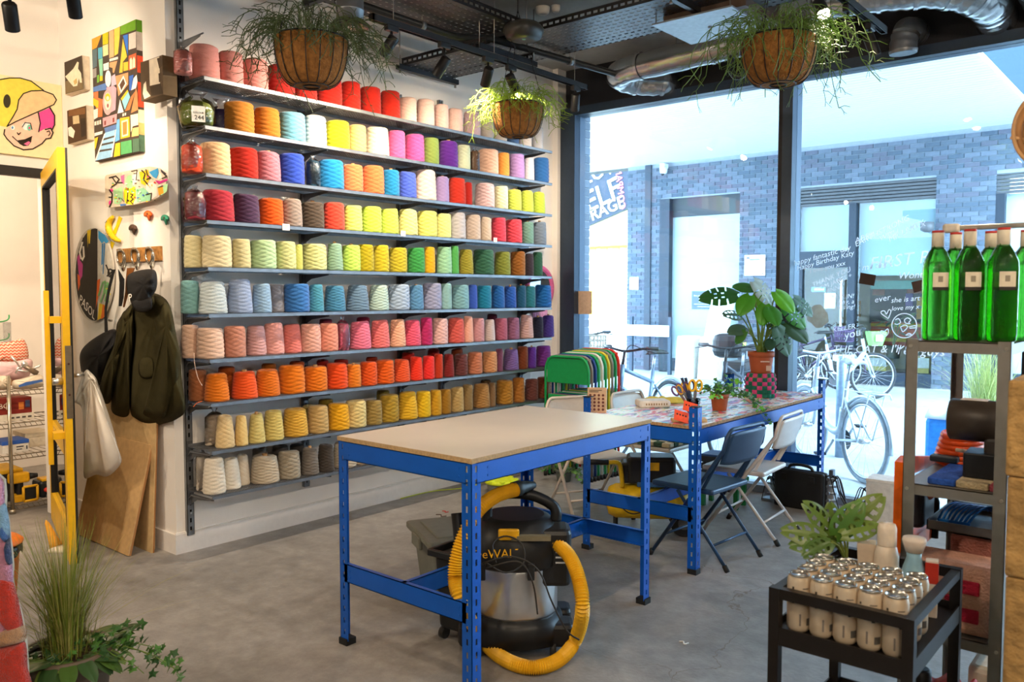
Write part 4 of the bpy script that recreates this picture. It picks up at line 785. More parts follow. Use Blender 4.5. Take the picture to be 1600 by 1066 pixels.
# small tub with lime lid, and its cord
q = onz(771, 757); t = thing('lidded_tub', 'small grey tub with a lime green lid on the floor by the yarn wall', 'tub', (q.x+.22, q.y-.16, 0)); mb = MB(); mb.lathe([(.085, 0), (.1, .01), (.11, .075)], n=26); mb.build('tub', mat('7a7c78', .5), t); mb = MB(); mb.lathe([(.112, .072), (.125, .076), (.125, .092), (.10, .10)], n=26)
for i in range(8): a = 2*PI*i/8; mb.rbox((.11*math.cos(a), .11*math.sin(a), .095), (.035, .035, .02), .006)
mb.build('lid', mat('cfe02a', .45), t)
mb = MB(); mb.tube(smooth_poly([(q.x+.12, q.y-.16, .09), (q.x+.0, q.y-.3, .03), (XW+.05, q.y-.5, .008), (XW+.03, q.y-.8, .006)], 20, False), .004, 6); tag(mb.build('lime_cord', mat('b8c83a', .5), None, (q.x, q.y-.3, 0), world=True), 'lime green cord running from the small tub along the skirting', 'cord')
# air compressor
q = onz(1012, 834); t = thing('air_compressor', 'yellow air compressor with a black motor under the splashed table', 'compressor', (q.x-.04, q.y+.06, 0), YAW-.1)
mb = MB(); Mx = Matrix.Rotation(PI/2, 4, 'Y'); mb.lathe([(.03, -.26), (.085, -.245), (.108, -.2), (.112, .0), (.108, .2), (.085, .245), (.03, .26)], (0, 0, .19), n=28, M=Mx); mb.build('tank', mat('d8b01c', .4), t)
MB().rbox((.02, 0, .40), (.30, .19, .17), .03, n=4).build('motor_cover', M_VB, t); MB().rbox((-.12, 0, .38), (.1, .15, .13), .025, n=4).build('pump_head', M_VB, t); MB().rbox((.08, 0, .315), (.3, .2, .03), .008).build('mount', mat('35608c', .5), t)
MB().box((.02, -.098, .43), (.09, .004, .05)).build('decal', M_YEL, t)
mb = MB(); mb.tube(smooth_poly([(-.16, -.06, .29), (-.17, -.09, .40), (-.19, -.12, .455), (-.25, -.14, .46)], 16, False), .014, 10); mb.build('grab_handle', mat('d8b01c', .4), t); mb = MB(); mb.tube([(-.25, -.14, .46), (-.37, -.16, .465)], .018, 12); mb.build('grip', M_VB, t)
for s in (-.11, .11): mb = MB(); mb.cyl((.22, s-.02, .085), (.22, s+.02, .085), .085, n=22).cyl((.22, s-.022, .085), (.22, s+.022, .085), .04, n=14, mi=1); mb.build('wheel', [mat('202022', .6), mat('55585a', .5)], t)
mb = MB(); mb.cyl((-.2, 0, 0), (-.2, 0, .09), .016, n=10); mb.build('foot', M_CAP, t)
mb = MB(); mb.tube(smooth_poly([(-.12, -.115, .25), (-.16, -.13, .18), (-.1, -.135, .14), (-.02, -.13, .17), (.0, -.12, .26)], 24, False), .004, 6); mb.build('power_cord', M_VB, t)
# low green stool and blue crate beside it
q = onz(1160, 780); t = thing('step_stool', 'small green step stool behind the chairs', 'stool', (-2.62, 5.45, 0), .1); MB().rbox((0, 0, .19), (.3, .22, .03), .01).build('top', mat('1f7a44', .5), t)
for dx in (-.12, .12):
    for dy in (-.08, .08): MB().bb(dx-.015, dx+.015, dy-.015, dy+.015, 0, .176).build('leg', mat('1f7a44', .5), t)
t = thing('plastic_crate', 'dark plastic crate standing on the small green stool', 'crate', (-2.62, 5.45, .206), .1); mb = MB()
for i in range(3): mb.rbox((0, 0, .03+.05*i), (.28-.01*(i % 2), .2, .042), .006)
mb.build('body', mat('2c3640', .6), t); MB().rbox((0, 0, .155), (.27, .19, .02), .008).build('lid', mat('2a5a9a', .5), t)
# black tool case at the window
q = onz(1258, 788); t = thing('tool_case', 'black plastic drill case standing by the window', 'case', (-2.17, 5.72, 0), math.radians(-3)); mb = MB(); mb.rbox((0, -.024, .135), (.36, .045, .27), .022, n=4); mb.build('shell', M_VB, t); mb = MB(); mb.rbox((0, .024, .135), (.36, .045, .27), .022, n=4); mb.build('shell', M_VB, t)
mb = MB(); mb.tube(smooth_poly([(-.09, 0, .265), (-.07, 0, .295), (0, 0, .305), (.07, 0, .295), (.09, 0, .265)], 16, False), .011, 8); mb.build('handle', M_VB, t)
for s in (-.1, .1): MB().rbox((s, -.05, .22), (.04, .012, .045), .004).build('latch', M_VB, t)
# ---- on the painted table
q = onz(1083, 645, .8); CUP = Vector((q.x, q.y, .8)); t = thing('clear_cup', 'clear fluted cup full of scissors on the painted table', 'cup', CUP); mb = MB(); mb.lathe([(.03, 0), (.034, .004), (.042, .085), (.039, .085), (.031, .006)], n=20, capt=False); mb.build('cup', glassy('clear_plastic', (.93, .95, .96), .03, 1.6), t)
def scissors(lb, hx, ang, lean, off, ring=.021):
    t = thing('scissors', lb, 'scissors', CUP+Vector((off[0], off[1], .007)), ang, 'scissors in the clear cup'); L = .125
    for s in (-1, 1):
        ax = Vector((lean+s*.04, 0, 1)).normalized(); mb = MB(); p = ax*L; mb.slab([p*0+Vector((0, .002*s, 0)), p*.0+Vector((.006*s, .002*s, .01)), p+Vector((.006*s, .002*s, 0)), p+Vector((-.006*s, .002*s, 0))], (0, .0015, 0)); mb.build('blade', mat('b8bcc0', .25, .9), t)
        c_ = ax*(L+ring*1.3); x = Vector((0, 1, 0)).cross(ax); mb = MB(); mb.tube([c_+x*ring*.75*math.cos(a)+ax*ring*1.35*math.sin(a)+x*s*ring*.55 for a in [2*PI*i/20 for i in range(20)]], .0062, 8, closed=True); mb.build('finger_loop', mat(hx, .45), t)
scissors('yellow handled scissors standing upright in the clear cup', 'e8b428', YAW, .05, (.012, -.012), .024)
scissors('yellow handled scissors leaning left in the clear cup', 'e2aa20', YAW, -.45, (-.005, .0))
scissors('purple handled scissors leaning far left in the clear cup', '6a4a78', YAW, -.62, (-.012, -.006))
scissors('dark purple scissors behind the yellow ones in the cup', '54406a', YAW+.3, -.2, (-.006, .012))
t = thing('snips', 'dark blue thread snips standing tallest in the cup', 'snips', CUP+Vector((-.004, .0, .007)), YAW)
for s in (-1, 1): mb = MB(); mb.tube([(0, .004*s, 0), (-.03+.006*s, .004*s, .12), (-.055+.012*s, .004*s, .2)], [.004, .007, .009], 8); mb.build('arm', mat('26304e', .5), t)
# cards, wooden block, booklet, notebook, cloth
for (u, v, dz, a, lb) in ((1071, 668, .0, .35, 'orange punched card leaning on the wooden block'), (1084, 652, .0, .2, 'second orange card behind the front one')):
    p = onz(u, v, .8) if dz == 0 else 0; p = Vector((p.x-.06, p.y+.06, .8)); t = thing('orange_card', lb, 'card', p+Vector((0, 0, .018)), YAW+a, 'orange cards'); Mx = Matrix.Rotation(-.5, 4, 'X') @ Matrix.Rotation(.35, 4, 'Y'); MB().bb(-.042, .042, -.001, 0, 0, .062, M=Mx).build('card', mat('f0562e', .6), t)
    for i in range(4): mb = MB(); mb.lathe([(.0052, 0), (.0052, .0006)], n=12, M=Mx @ Matrix.Translation((-.025+.017*i, -.0012, .038)) @ Matrix.Rotation(PI/2, 4, 'X')); mb.build('dot_print', mat('2a1c1c', .7), t)
p = onz(1078, 664, .8); t = thing('wooden_board', 'small pale wooden cutting board under the orange cards', 'board', (p.x-.06, p.y+.1, .8), YAW); mb = MB(); mb.rbox((0, 0, .009), (.19, .07, .018), .006); mb.build('board', mat('c8a87a', .7, var=.2), t)
p = onz(928, 645, .8); t = thing('booklet', 'kraft paper booklet with printed motifs standing at the table corner', 'booklet', (-2.765, 4.06, .8), YAW-.15)
MB().bb(-.055, .055, 0, .02, 0, .15, M=Matrix.Rotation(-.1, 4, 'X')).build('cover', mat('c8a888', .8), t); Mx = Matrix.Rotation(-.1, 4, 'X'); mb = MB()
MB().bb(.055, .058, .001, .019, .002, .148, M=Mx).build('page_edge', mat('e8dcc8', .8), t)
for i in range(4):
    for j in range(5): c_ = (-.038+.025*i, -.0006, .02+.021*j); mb.lathe([(.0075, 0), (.0075, .0004)], n=10, M=Mx @ Matrix.Translation(c_) @ Matrix.Rotation(PI/2, 4, 'X'))
mb.build('motif_print', mat('6a3a34', .8), t)
for i in range(2): MB().bb(-.045, .03-.02*i, -.001, -.0004, .131-.009*i, .135-.009*i, M=Mx).build('title_print', mat('3a2c28', .8), t)
p = onz(1003, 640, .8); t = thing('notebook', 'white notebook with printed marks on the painted table', 'notebook', (p.x-.02, p.y+.16, .8), YAW+.1); mb = MB(); mb.rbox((0, 0, .022), (.2, .13, .044), .02, n=4); mb.build('body', mat('e4ded6', .6), t)
for i in range(9): MB().bb(-.06+.016*i, -.052+.016*i, -.0663, -.065, .016, .028).build('print_mark', mat('9a8468', .7), t)
p = onz(1035, 628, .8); pl = lambda u, v, h: Vector((p.x+u*math.cos(YAW)-v*math.sin(YAW), p.y+u*math.sin(YAW)+v*math.cos(YAW), .8005+h)); mb = puff([(-.16, -.06), (-.05, -.09), (.1, -.08), (.17, -.03), (.12, .05), (0, .08), (-.13, .06)], pl, .03, wr=.012, seed=4); tag(mb.build('dust_cloth', mat('d8c860', .9, bump=.4, bscale=80), None, p, world=True), 'crumpled yellow cloth lying on the painted table', 'cloth')
# ================================================================ art wall, yellow door, storeroom, left foreground
def crop(ox, oy, s): return lambda pts: [(ox+x/s, oy+y/s) for x, y in pts]
def on_art(u, v, h): return ony(u, v, YA-h)
def solid_px(name, lb, cat, quad, plane, th, m, gap=.001, group=None):
    """flat thing hung on a wall: outline in photo pixels, real thickness"""
    o = plane(*quad[0], gap); c_ = sum((plane(u, v, gap) for u, v in quad), Vector())/len(quad); t = thing(name, lb, cat, c_, 0, group); a = [plane(u, v, gap+th) for u, v in quad]; n = plane(*quad[0], 1.)-plane(*quad[0], 0.)
    return t, a
c1 = crop(130, 10, 4.2667); TH = .035
def art_front(th): return lambda u, v, h: ony(u, v, YA-th-h)
# big city canvas
fr = [onp for onp in c1([(57, 218), (352, 84), (378, 975), (78, 1035)])]
A0 = [ony(u, v, YA-TH) for u, v in fr]; t = thing('city_canvas', 'tall canvas painting of a colourful geometric town with a train', 'painting', A0[3])
x0, x1 = A0[0].x, A0[1].x; z1, z0 = A0[0].z, A0[3].z
MB().bb(x0, x1, YA-TH, YA-.001, z0, z1).build('canvas', mat('4c4038', .8), t, world=True)
PC = [('e0a030', [(57, 218), (122, 190), (90, 275), (60, 290)]), ('c8c010', [(128, 185), (167, 170), (167, 248), (130, 258)]), ('e8b080', [(172, 168), (203, 155), (205, 335), (174, 345)]), ('ecc850', [(206, 152), (245, 135), (243, 205), (232, 315), (208, 330)]), ('6aa020', [(249, 132), (350, 86), (350, 155), (249, 190)]), ('d0c4bc', [(303, 185), (352, 167), (352, 275), (303, 290)]), ('3a74d0', [(265, 195), (298, 185), (298, 330)]), ('e8c040', [(265, 215), (292, 335), (265, 370), (262, 440), (240, 445)]), ('5aaac4', [(98, 278), (128, 270), (128, 345), (100, 352)]), ('eed8a0', [(130, 262), (167, 250), (167, 322), (132, 335)]), ('8ac8a8', [(102, 355), (130, 345), (130, 462), (112, 465)]), ('5a7078', [(62, 290), (92, 280), (92, 400), (62, 415)]), ('9a9490', [(62, 420), (88, 410), (88, 470), (65, 480)]), ('f2ece6', [(134, 385), (170, 372), (170, 420), (136, 430)]), ('f0e4d8', [(175, 350), (232, 335), (232, 352), (175, 368)]), ('d8a070', [(175, 375), (228, 362), (205, 445), (196, 440), (196, 410), (175, 405)]), ('7ab040', [(92, 460), (106, 455), (106, 505), (92, 510)]), ('c8c020', [(110, 465), (130, 462), (130, 495), (110, 500)]), ('d86038', [(303, 330), (353, 310), (353, 410), (303, 428)]), ('f4dcc0', [(310, 355), (320, 340), (327, 360), (327, 415), (310, 420)]), ('f4dcc0', [(330, 352), (338, 335), (346, 352), (346, 405), (330, 412)]), ('e8b838', [(268, 375), (300, 368), (300, 425), (268, 432)]), ('d89868', [(215, 465), (300, 440), (300, 520), (235, 600)]), ('f4ece4', [(232, 525), (268, 460), (290, 515), (252, 580)]), ('5a4030', [(242, 524), (268, 478), (280, 514), (254, 560)]), ('3a68c0', [(306, 465), (335, 455), (320, 560), (308, 560)]), ('f4f0ec', [(320, 560), (335, 480), (356, 455), (362, 500), (352, 545)]), ('5a80c0', [(65, 540), (150, 510), (160, 555), (66, 570)]), ('d8a8b8', [(155, 540), (205, 530), (222, 545), (215, 690), (160, 720)]), ('c8b8cc', [(190, 465), (212, 450), (222, 520), (186, 535)]), ('f4e8ec', ell(166, 482, 20, 56)), ('e8a8a8', ell(163, 640, 33, 85)), ('f8d8c8', ell(163, 632, 23, 58)), ('e8c030', ell(163, 606, 18, 26)), ('f8d8c8', ell(163, 612, 10, 14)), ('a05050', ell(164, 662, 6, 14)), ('d8a0a8', [(130, 745), (225, 715), (222, 775), (132, 805)]), ('8a4038', [(140, 765), (152, 760), (152, 790), (140, 794)]), ('8a4038', [(196, 745), (208, 740), (208, 770), (196, 774)]), ('d87848', [(66, 575), (100, 565), (100, 610), (130, 620), (128, 735), (96, 740)]), ('e8c030', [(66, 610), (102, 630), (100, 680), (66, 655)]), ('f0e8e0', [(68, 690), (98, 680), (96, 740), (72, 755)]), ('c88858', [(352, 540), (362, 580), (366, 690), (318, 712)]), ('c07848', [(350, 560), (320, 600), (278, 700), (310, 690)]), ('90d0e0', [(300, 565), (313, 605), (278, 690), (258, 630)]), ('e8c030', [(295, 555), (300, 570), (258, 630), (250, 615)]), ('f4ece8', [(245, 620), (270, 705), (228, 715)]), ('e8b030', [(245, 745), (308, 735), (312, 870), (248, 885)]), ('f4e4c0', [(255, 765), (298, 752), (300, 860), (258, 872)]), ('c88040', [(262, 775), (292, 765), (292, 850), (265, 860)]), ('f8e8c0', [(315, 725), (366, 714), (368, 790), (330, 800), (318, 840)]), ('e8b878', [(328, 812), (370, 804), (370, 862), (322, 870)]), ('98c8ec', [(150, 830), (215, 815), (185, 1005), (80, 1030)]), ('5878b0', [(140, 812), (222, 785), (222, 820), (148, 842)]), ('4a4440', [(120, 885), (210, 860), (208, 872), (115, 900)]), ('4a4440', [(105, 920), (202, 900), (200, 912), (102, 935)]), ('4a4440', [(95, 960), (192, 945), (190, 957), (92, 975)]), ('f0ece8', [(140, 850), (148, 848), (88, 1025), (78, 1028)]), ('f0ece8', [(216, 820), (222, 822), (194, 1003), (184, 1005)]), ('70b0e0', [(225, 755), (243, 750), (243, 890), (212, 905)]), ('e8c030', [(215, 915), (246, 908), (246, 995), (203, 1005)]), ('58a868', [(250, 905), (322, 890), (325, 975), (250, 990)]), ('50705a', [(328, 885), (372, 878), (374, 965), (328, 975)]), ('f0e0d0', [(75, 770), (88, 765), (88, 792), (75, 795)]), ('f0e0d0', [(92, 765), (104, 760), (104, 788), (92, 791)]), ('f0e0d0', [(108, 760), (119, 756), (119, 784), (108, 787)]), ('f0e0d0', [(262, 715), (272, 712), (272, 730), (262, 734)]), ('f0e0d0', [(276, 711), (286, 708), (286, 726), (276, 730)]), ('e8c030', [(75, 880), (100, 870), (85, 940), (76, 960)]), ('f0e8e0', [(75, 845), (130, 830), (128, 850), (76, 866)])]
def clampb(p): u, v = p; q = ony(u, v, YA-TH); return (u, v)
decals([(h, c1(p)) for h, p in PC], art_front(TH), 'painted_design', t)
sd = MB(); ms = []
for (a, b_, hx) in ((0, .09, '5a9018'), (.09, .23, 'c4b8b0'), (.27, .40, 'e05030'), (.47, .66, 'e05030'), (.68, .78, 'f0dcb0'), (.78, .87, 'd8a868'), (.87, 1, '4a6a54')): ms.append(mat(hx, .7)); sd.bb(x1, x1+.0008, YA-TH, YA-.001, z1-(z1-z0)*b_, z1-(z1-z0)*a, len(ms)-1)
sd.build('painted_edge', ms, t, world=True)
# three small dark prints on blocks
def small_canvas(quad, th, lb, polys, side='d8c8b0', gap=.002):
    A = [ony(u, v, YA-th-gap) for u, v in quad]; x0, x1 = A[0].x, A[1].x; z1 = (A[0].z+A[1].z)/2; z0 = (A[2].z+A[3].z)/2
    t = thing('small_canvas', lb, 'painting', (x0, YA-gap, z0), 0, 'small block prints'); MB().bb(x0, x1, YA-th-gap, YA-gap, z0, z1).build('block', mat(side, .8), t, world=True)
    decals(polys, art_front(th+gap), 'print', t, lift=.001); return t
c0 = crop(0, 0, 4.1)
q = c0([(412, 400), (525, 355), (535, 572), (420, 603)]); small_canvas(q, .045, 'small dark print with a pale hand, upper left of the tall canvas', [('3c2e20', q), ('7a6648', c0([(420, 520), (530, 500), (533, 570), (421, 600)])), ('e8dcc0', c0([(418, 490), (440, 470), (470, 440), (495, 395), (505, 400), (500, 440), (520, 470), (525, 530), (512, 530), (505, 500), (495, 550), (470, 555), (440, 520)])), ('c8a868', c0([(470, 520), (490, 500), (495, 530), (478, 545)]))])
q = c0([(430, 710), (550, 678), (557, 890), (437, 925)]); small_canvas(q, .045, 'small brown print with a white face, lower left of the tall canvas', [('4a3420', q), ('7a5230', c0([(440, 705), (545, 690), (545, 730), (440, 745)])), ('c8b48c', c0([(465, 745), (505, 738), (510, 790), (468, 797)])), ('f0e8d8', c0([(435, 820), (455, 810), (480, 840), (470, 885), (440, 870)])), ('2c2018', c0([(515, 760), (548, 755), (550, 870), (520, 880)]))])
q = c0([(900, 400), (1040, 355), (1045, 605), (905, 650)]); small_canvas(q, .08, 'dark print overlapping the right edge of the tall canvas', [('5a4632', q), ('ecdcc4', c0([(955, 385), (1020, 362), (1025, 535), (960, 550)])), ('4a3826', c0([(1005, 375), (1038, 362), (1040, 420), (1020, 440)])), ('4a3826', c0([(1015, 470), (1035, 465), (1035, 520), (1018, 528)])), ('ecdcc4', c0([(920, 540), (935, 520), (940, 580), (965, 615), (925, 635), (915, 600)])), ('3a2c1e', c0([(960, 555), (1030, 535), (1045, 600), (970, 615)]))], '6a5438', gap=.04)
# cap-and-face panel above the doorway
def on_door(h0): return lambda u, v, h: onx(u, v, XD+h0+h)
q = [(-150, 92), (96, 131), (97, 248), (-150, 224)]; B0 = [onx(u, v, XD+.03) for u, v in q]; t = thing('painted_panel', 'cream panel painted with a grinning face under a yellow smiley cap', 'painting', (XD, B0[0].y, 2.4))
MB().bb(XD+.001, XD+.03, B0[0].y, B0[1].y, (B0[2].z+B0[3].z)/2, (B0[0].z+B0[1].z)/2).build('panel', mat('f2e2b0', .8, var=.04), t, world=True)
FP = [('e6da52', [(-300, 700), (-280, 620), (-200, 560), (-100, 525), (0, 510), (60, 500), (130, 500), (200, 520), (280, 580), (200, 585), (150, 600), (120, 640), (110, 700), (70, 780), (45, 815), (-80, 790), (-220, 760)]), ('3a3420', ell(45, 648, 24, 44)), ('3a3420', ell(-120, 640, 24, 44)), ('f0cc98', [(120, 640), (150, 600), (200, 582), (270, 580), (340, 605), (362, 640), (345, 670), (280, 700), (200, 735), (100, 780), (45, 810), (85, 745), (110, 700)]), ('f4c8b0', [(30, 830), (100, 780), (245, 722), (255, 800), (248, 845), (290, 830), (325, 822), (340, 850), (325, 885), (295, 890), (270, 920), (210, 955), (150, 960), (90, 935), (45, 890), (25, 860)]), ('e850a0', [(245, 722), (320, 690), (350, 740), (350, 800), (335, 830), (300, 820), (248, 845), (258, 790)]), ('2c2018', [(110, 905), (160, 895), (205, 875), (200, 910), (180, 935), (150, 937), (125, 922)]), ('e070a0', [(152, 922), (182, 905), (196, 912), (176, 934)]), ('f8f4f0', ell(170, 808, 28, 26)), ('7ac8b0', ell(188, 818, 15, 20)), ('e05080', ell(188, 820, 6, 8)), ('f8f4f0', ell(82, 818, 13, 15)), ('5a90c8', ell(80, 818, 6, 9))]
for pts, w_ in (([(-300, 700), (-280, 620), (-200, 560), (-100, 525), (0, 510), (60, 500), (130, 500), (200, 520), (280, 580)], 7), ([(45, 810), (85, 745), (110, 700), (120, 640), (150, 600), (200, 582), (270, 580), (340, 605), (362, 640), (345, 670), (280, 700), (200, 735), (100, 780), (45, 810)], 7), ([(30, 830), (25, 860), (45, 890), (90, 935), (150, 960), (210, 955), (270, 920), (295, 890), (325, 885), (340, 850), (325, 822), (290, 830)], 8), ([(245, 722), (258, 790), (248, 845)], 7), ([(320, 690), (350, 740), (350, 800), (335, 830)], 8), ([(80, 875), (110, 903), (160, 895), (205, 875)], 6), ([(110, 850), (118, 862), (132, 850)], 6), ([(300, 845), (315, 838), (322, 855), (310, 870)], 5), ([(142, 815), (160, 785), (195, 790), (205, 830)], 5)):
    FP += [('2c2018', sq) for sq in stroke(pts, w_)]
decals([(h, c0(p)) for h, p in FP], on_door(.03), 'painted_face', t)
# graffiti deck
c2 = crop(110, 255, 7.894); out = c2([(455, 175), (470, 150), (560, 132), (700, 105), (860, 72), (1000, 45), (1100, 60), (1180, 120), (1215, 220), (1190, 340), (1120, 420), (1000, 470), (800, 515), (620, 538), (500, 550), (475, 545), (462, 500), (456, 330)])
def deckpl(h0): return lambda u, v, h: ony(u, v, YA-.045-h0-h)
cc = deckpl(0)(190, 292, 0); t = thing('skateboard_deck', 'wide graffiti covered board mounted sideways on the white wall', 'skateboard', (cc.x, YA, cc.z)); mb = MB(); mb.slab([deckpl(0)(u, v, 0) for u, v in out], (0, -.014, 0)); mb.build('deck', mat('d6c6b2', .5), t, world=True)
mb = MB(); mb.cyl((cc.x-.08, YA-.001, cc.z), (cc.x-.08, YA-.05, cc.z), .012, n=10).cyl((cc.x+.1, YA-.001, cc.z), (cc.x+.1, YA-.05, cc.z), .012, n=10); mb.build('wall_peg', M_GALV, t, world=True)
G = [('a8d8a0', [(530, 330), (640, 290), (650, 440), (600, 510), (540, 500)]), ('e8d020', [(660, 310), (800, 290), (805, 400), (770, 515), (680, 500), (655, 420)]), ('a8d8a0', ell(735, 230, 55, 85)), ('f0e4d8', [(760, 150), (840, 100), (830, 220), (770, 280)]), ('e070a8', [(620, 160), (665, 140), (660, 260), (630, 240)]), ('e8c020', [(850, 110), (960, 80), (975, 200), (930, 280), (870, 250)]), ('f0e0d4', [(930, 260), (1060, 220), (1070, 400), (1000, 450), (940, 420)]), ('90c8a0', [(810, 330), (900, 300), (990, 380), (990, 460), (820, 480)]), ('3a98d0', [(970, 110), (1080, 60), (1090, 120), (1060, 190), (1020, 170)]), ('a8d8a0', [(1080, 290), (1200, 250), (1190, 350), (1120, 400)]), ('e8a030', [(1075, 300), (1140, 290), (1150, 370), (1090, 400)]), ('c03080', [(1040, 210), (1110, 220), (1190, 190), (1200, 215), (1090, 260)]), ('e84090', [(500, 310), (530, 330), (510, 360), (480, 340)]), ('e84090', ell(490, 490, 18, 30)), ('5a8ad0', [(610, 505), (690, 500), (680, 520), (620, 530)]), ('f0e4d8', [(1100, 90), (1130, 180), (1080, 210), (1090, 130)]), ('40383c', [(1110, 70), (1180, 125), (1170, 160), (1120, 110)])]
for pts, w_ in (([(480, 180), (560, 160), (600, 200), (560, 260), (510, 290)], 16), ([(520, 180), (560, 240), (640, 240)], 14), ([(480, 330), (515, 380), (510, 480), (480, 540)], 16), ([(475, 420), (510, 420)], 12), ([(710, 310), (705, 400), (695, 490)], 11), ([(740, 380), (770, 390), (745, 420), (775, 440), (740, 470), (770, 505)], 11), ([(750, 100), (820, 85), (815, 160), (810, 210)], 9), ([(780, 130), (815, 125)], 8), ([(880, 90), (920, 130), (900, 200), (950, 260)], 14), ([(930, 80), (950, 150), (990, 180), (940, 200)], 14), ([(930, 390), (1000, 370), (990, 460)], 11), ([(1080, 300), (1140, 280)], 8), ([(1150, 130), (1190, 160), (1130, 190)], 12), ([(620, 430), (660, 470)], 6)): G += [('2a2220', sq) for sq in stroke(pts, w_)]
rg = random.Random(5)
for _ in range(46):
    x, y = rg.uniform(480, 1150), rg.uniform(150, 480)
    if y > 550-.14*(x-480) or y < 165-.19*(x-480)+30: continue
    G.append((rg.choice(('e04090', 'f4ece0', 'e8d020', '2a2220', '60b080', 'd84030', '4a70c0')), ell(x, y, rg.uniform(6, 18), rg.uniform(4, 12), 7, rg.uniform(0, 3))))
decals([(h, c2(p)) for h, p in G], deckpl(.0146), 'graffiti', t)
# oval sprayed board
c3 = crop(110, 330, 5.92); ov = c3(ell(228, 588, 184, 433, 44))
def ovpl(h0): return lambda u, v, h: ony(u, v, YA-.012-h0-h)
oc = ovpl(0)(*ov[0], 0); t = thing('oval_board', 'oval black and white sprayed board behind the yellow door', 'board', (oc.x, YA, oc.z)); mb = MB(); mb.slab([ovpl(0)(u, v, 0) for u, v in ov], (0, -.012, 0)); mb.build('board', mat('c8c0b4', .5), t, world=True)
mb = MB(); mb.cyl((oc.x-.15, YA-.001, oc.z+.0), (oc.x-.15, YA-.013, oc.z), .02, n=8); mb.build('wall_hook', M_GALV, t, world=True)
lh = [p for p in ell(228, 588, 180, 428, 44) if p[0] < 250]; lh = sorted(lh, key=lambda p: math.atan2(p[1]-588, p[0]-150) % (2*PI))
lhs = [(250, 165)]+[p for p in sorted([p for p in lh], key=lambda p: p[1])] ; lhs = lhs+[(250, 1005)]
G = [('241f1c', lhs), ('3a98d0', [(258, 180), (320, 220), (355, 280), (330, 300), (310, 280), (290, 300), (258, 250)]), ('3a80b8', [(290, 300), (305, 300), (300, 490), (285, 500)]), ('3a80b8', [(310, 290), (322, 300), (305, 580), (298, 585)]), ('c83890', [(62, 430), (90, 380), (115, 500), (110, 600), (85, 650)]), ('e86020', [(65, 580), (88, 600), (90, 680), (72, 740)]), ('e8c818', [(155, 180), (190, 170), (180, 300), (170, 300), (168, 220), (160, 340)]), ('e0641c', [(248, 640), (275, 625), (262, 780), (235, 900)]), ('e8c020', [(265, 850), (345, 880), (330, 960), (250, 1010)]), ('e87020', [(300, 860), (340, 900), (310, 985), (280, 1000)])]
for pts, w_, hx in (([(110, 290), (85, 380), (105, 460), (125, 420), (120, 330)], 16, 'e8e0d4'), ([(120, 250), (160, 400), (130, 500), (95, 450)], 14, '1a1614'), ([(330, 500), (380, 620)], 13, '2a2420'), ([(385, 560), (340, 600)], 13, '2a2420'), (ell(368, 572, 20, 36)+[(388, 572)], 12, '2a2420'), ([(260, 780), (300, 660), (320, 650), (310, 760), (280, 840)], 14, '78b070'), ([(320, 830), (355, 680), (340, 660), (325, 740), (350, 840)], 13, '78b070'), ([(330, 720), (370, 710), (350, 760), (372, 770)], 9, 'd8c828')): G += [(hx, sq) for sq in stroke(pts, w_)]
decals([(h, c3(p)) for h, p in G], ovpl(.0122), 'spray_paint', t)
pa, pb = ovpl(.0145)(*c3([(75, 800)])[0], 0), ovpl(.0145)(*c3([(235, 985)])[0], 0); text('PASOL', .085, mat('efe6da', .6), frame_m((pa+pb)/2, pb-pa, (.45, 0, 1)), t, 'sprayed_letters')
# banana with ribbon, climbing holds
bp = [ony(u, v, YA-.02) for u, v in c2([(525, 660), (480, 720), (470, 800), (500, 880), (560, 940), (615, 960)])]; t = thing('banana_wall_piece', 'yellow spotted banana ornament stuck on the wall', 'ornament', bp[2]); mb = MB(); P = smooth_poly(bp, 22, False); mb.tube(P, [.004+.016*math.sin(PI*min(1, (i+1)/22))**.6 for i in range(22)], 12); mb.build('banana', mat('e8c020', .5), t, world=True)
sp = MB()
for i in range(16): p = P[R.randrange(3, 20)]+Vector((R.uniform(-.012, .012), -.019, R.uniform(-.01, .01))); sp.cyl(p, p+Vector((0, -.001, 0)), R.uniform(.0016, .0036), n=8)
sp.build('spots', mat('2a2424', .5), t, world=True)
for q in ([(600, 650), (640, 680), (590, 800), (560, 880), (520, 850), (560, 780)], [(500, 960), (545, 985), (515, 1060), (495, 1010)]): mb = MB(); mb.slab([ony(u, v, YA-.002) for u, v in c2(q)], (0, -.0015, 0)); mb.build('ribbon', mat('f0d010', .5), t, world=True)
for (u, v), hx, lb in ((c2([(770, 810)])[0], '4a352c', 'dark brown climbing hold on the wall'), (c2([(955, 640)])[0], 'e86a2c', 'orange climbing hold on the wall'), (c2([(1165, 690)])[0], '3c9a7a', 'teal climbing hold nearest the yarn wall')):
    pl = lambda a, b_, h, u=u, v=v: ony(u+a, v+b_, YA-h); t = thing('climbing_hold', lb, 'climbing hold', ony(u, v, YA), 0, 'climbing holds'); puff([(-6.5, -2), (-4, -6), (1, -7), (6, -4), (7, 1), (4, 3), (3, 8), (1, 9), (-1, 4), (-3, 2), (-6, 2)], pl, .03, 6, 40, .002, 3, ctr=(0, -1)).build('grip', mat(hx, .7, bump=.6, bscale=60), t, world=True); p = ony(u-1, v-2, YA-.031); mb = MB(); mb.cyl(p, p+Vector((0, -.002, 0)), .006, n=10); mb.build('bolt', mat('5a4030', .5), t, world=True)
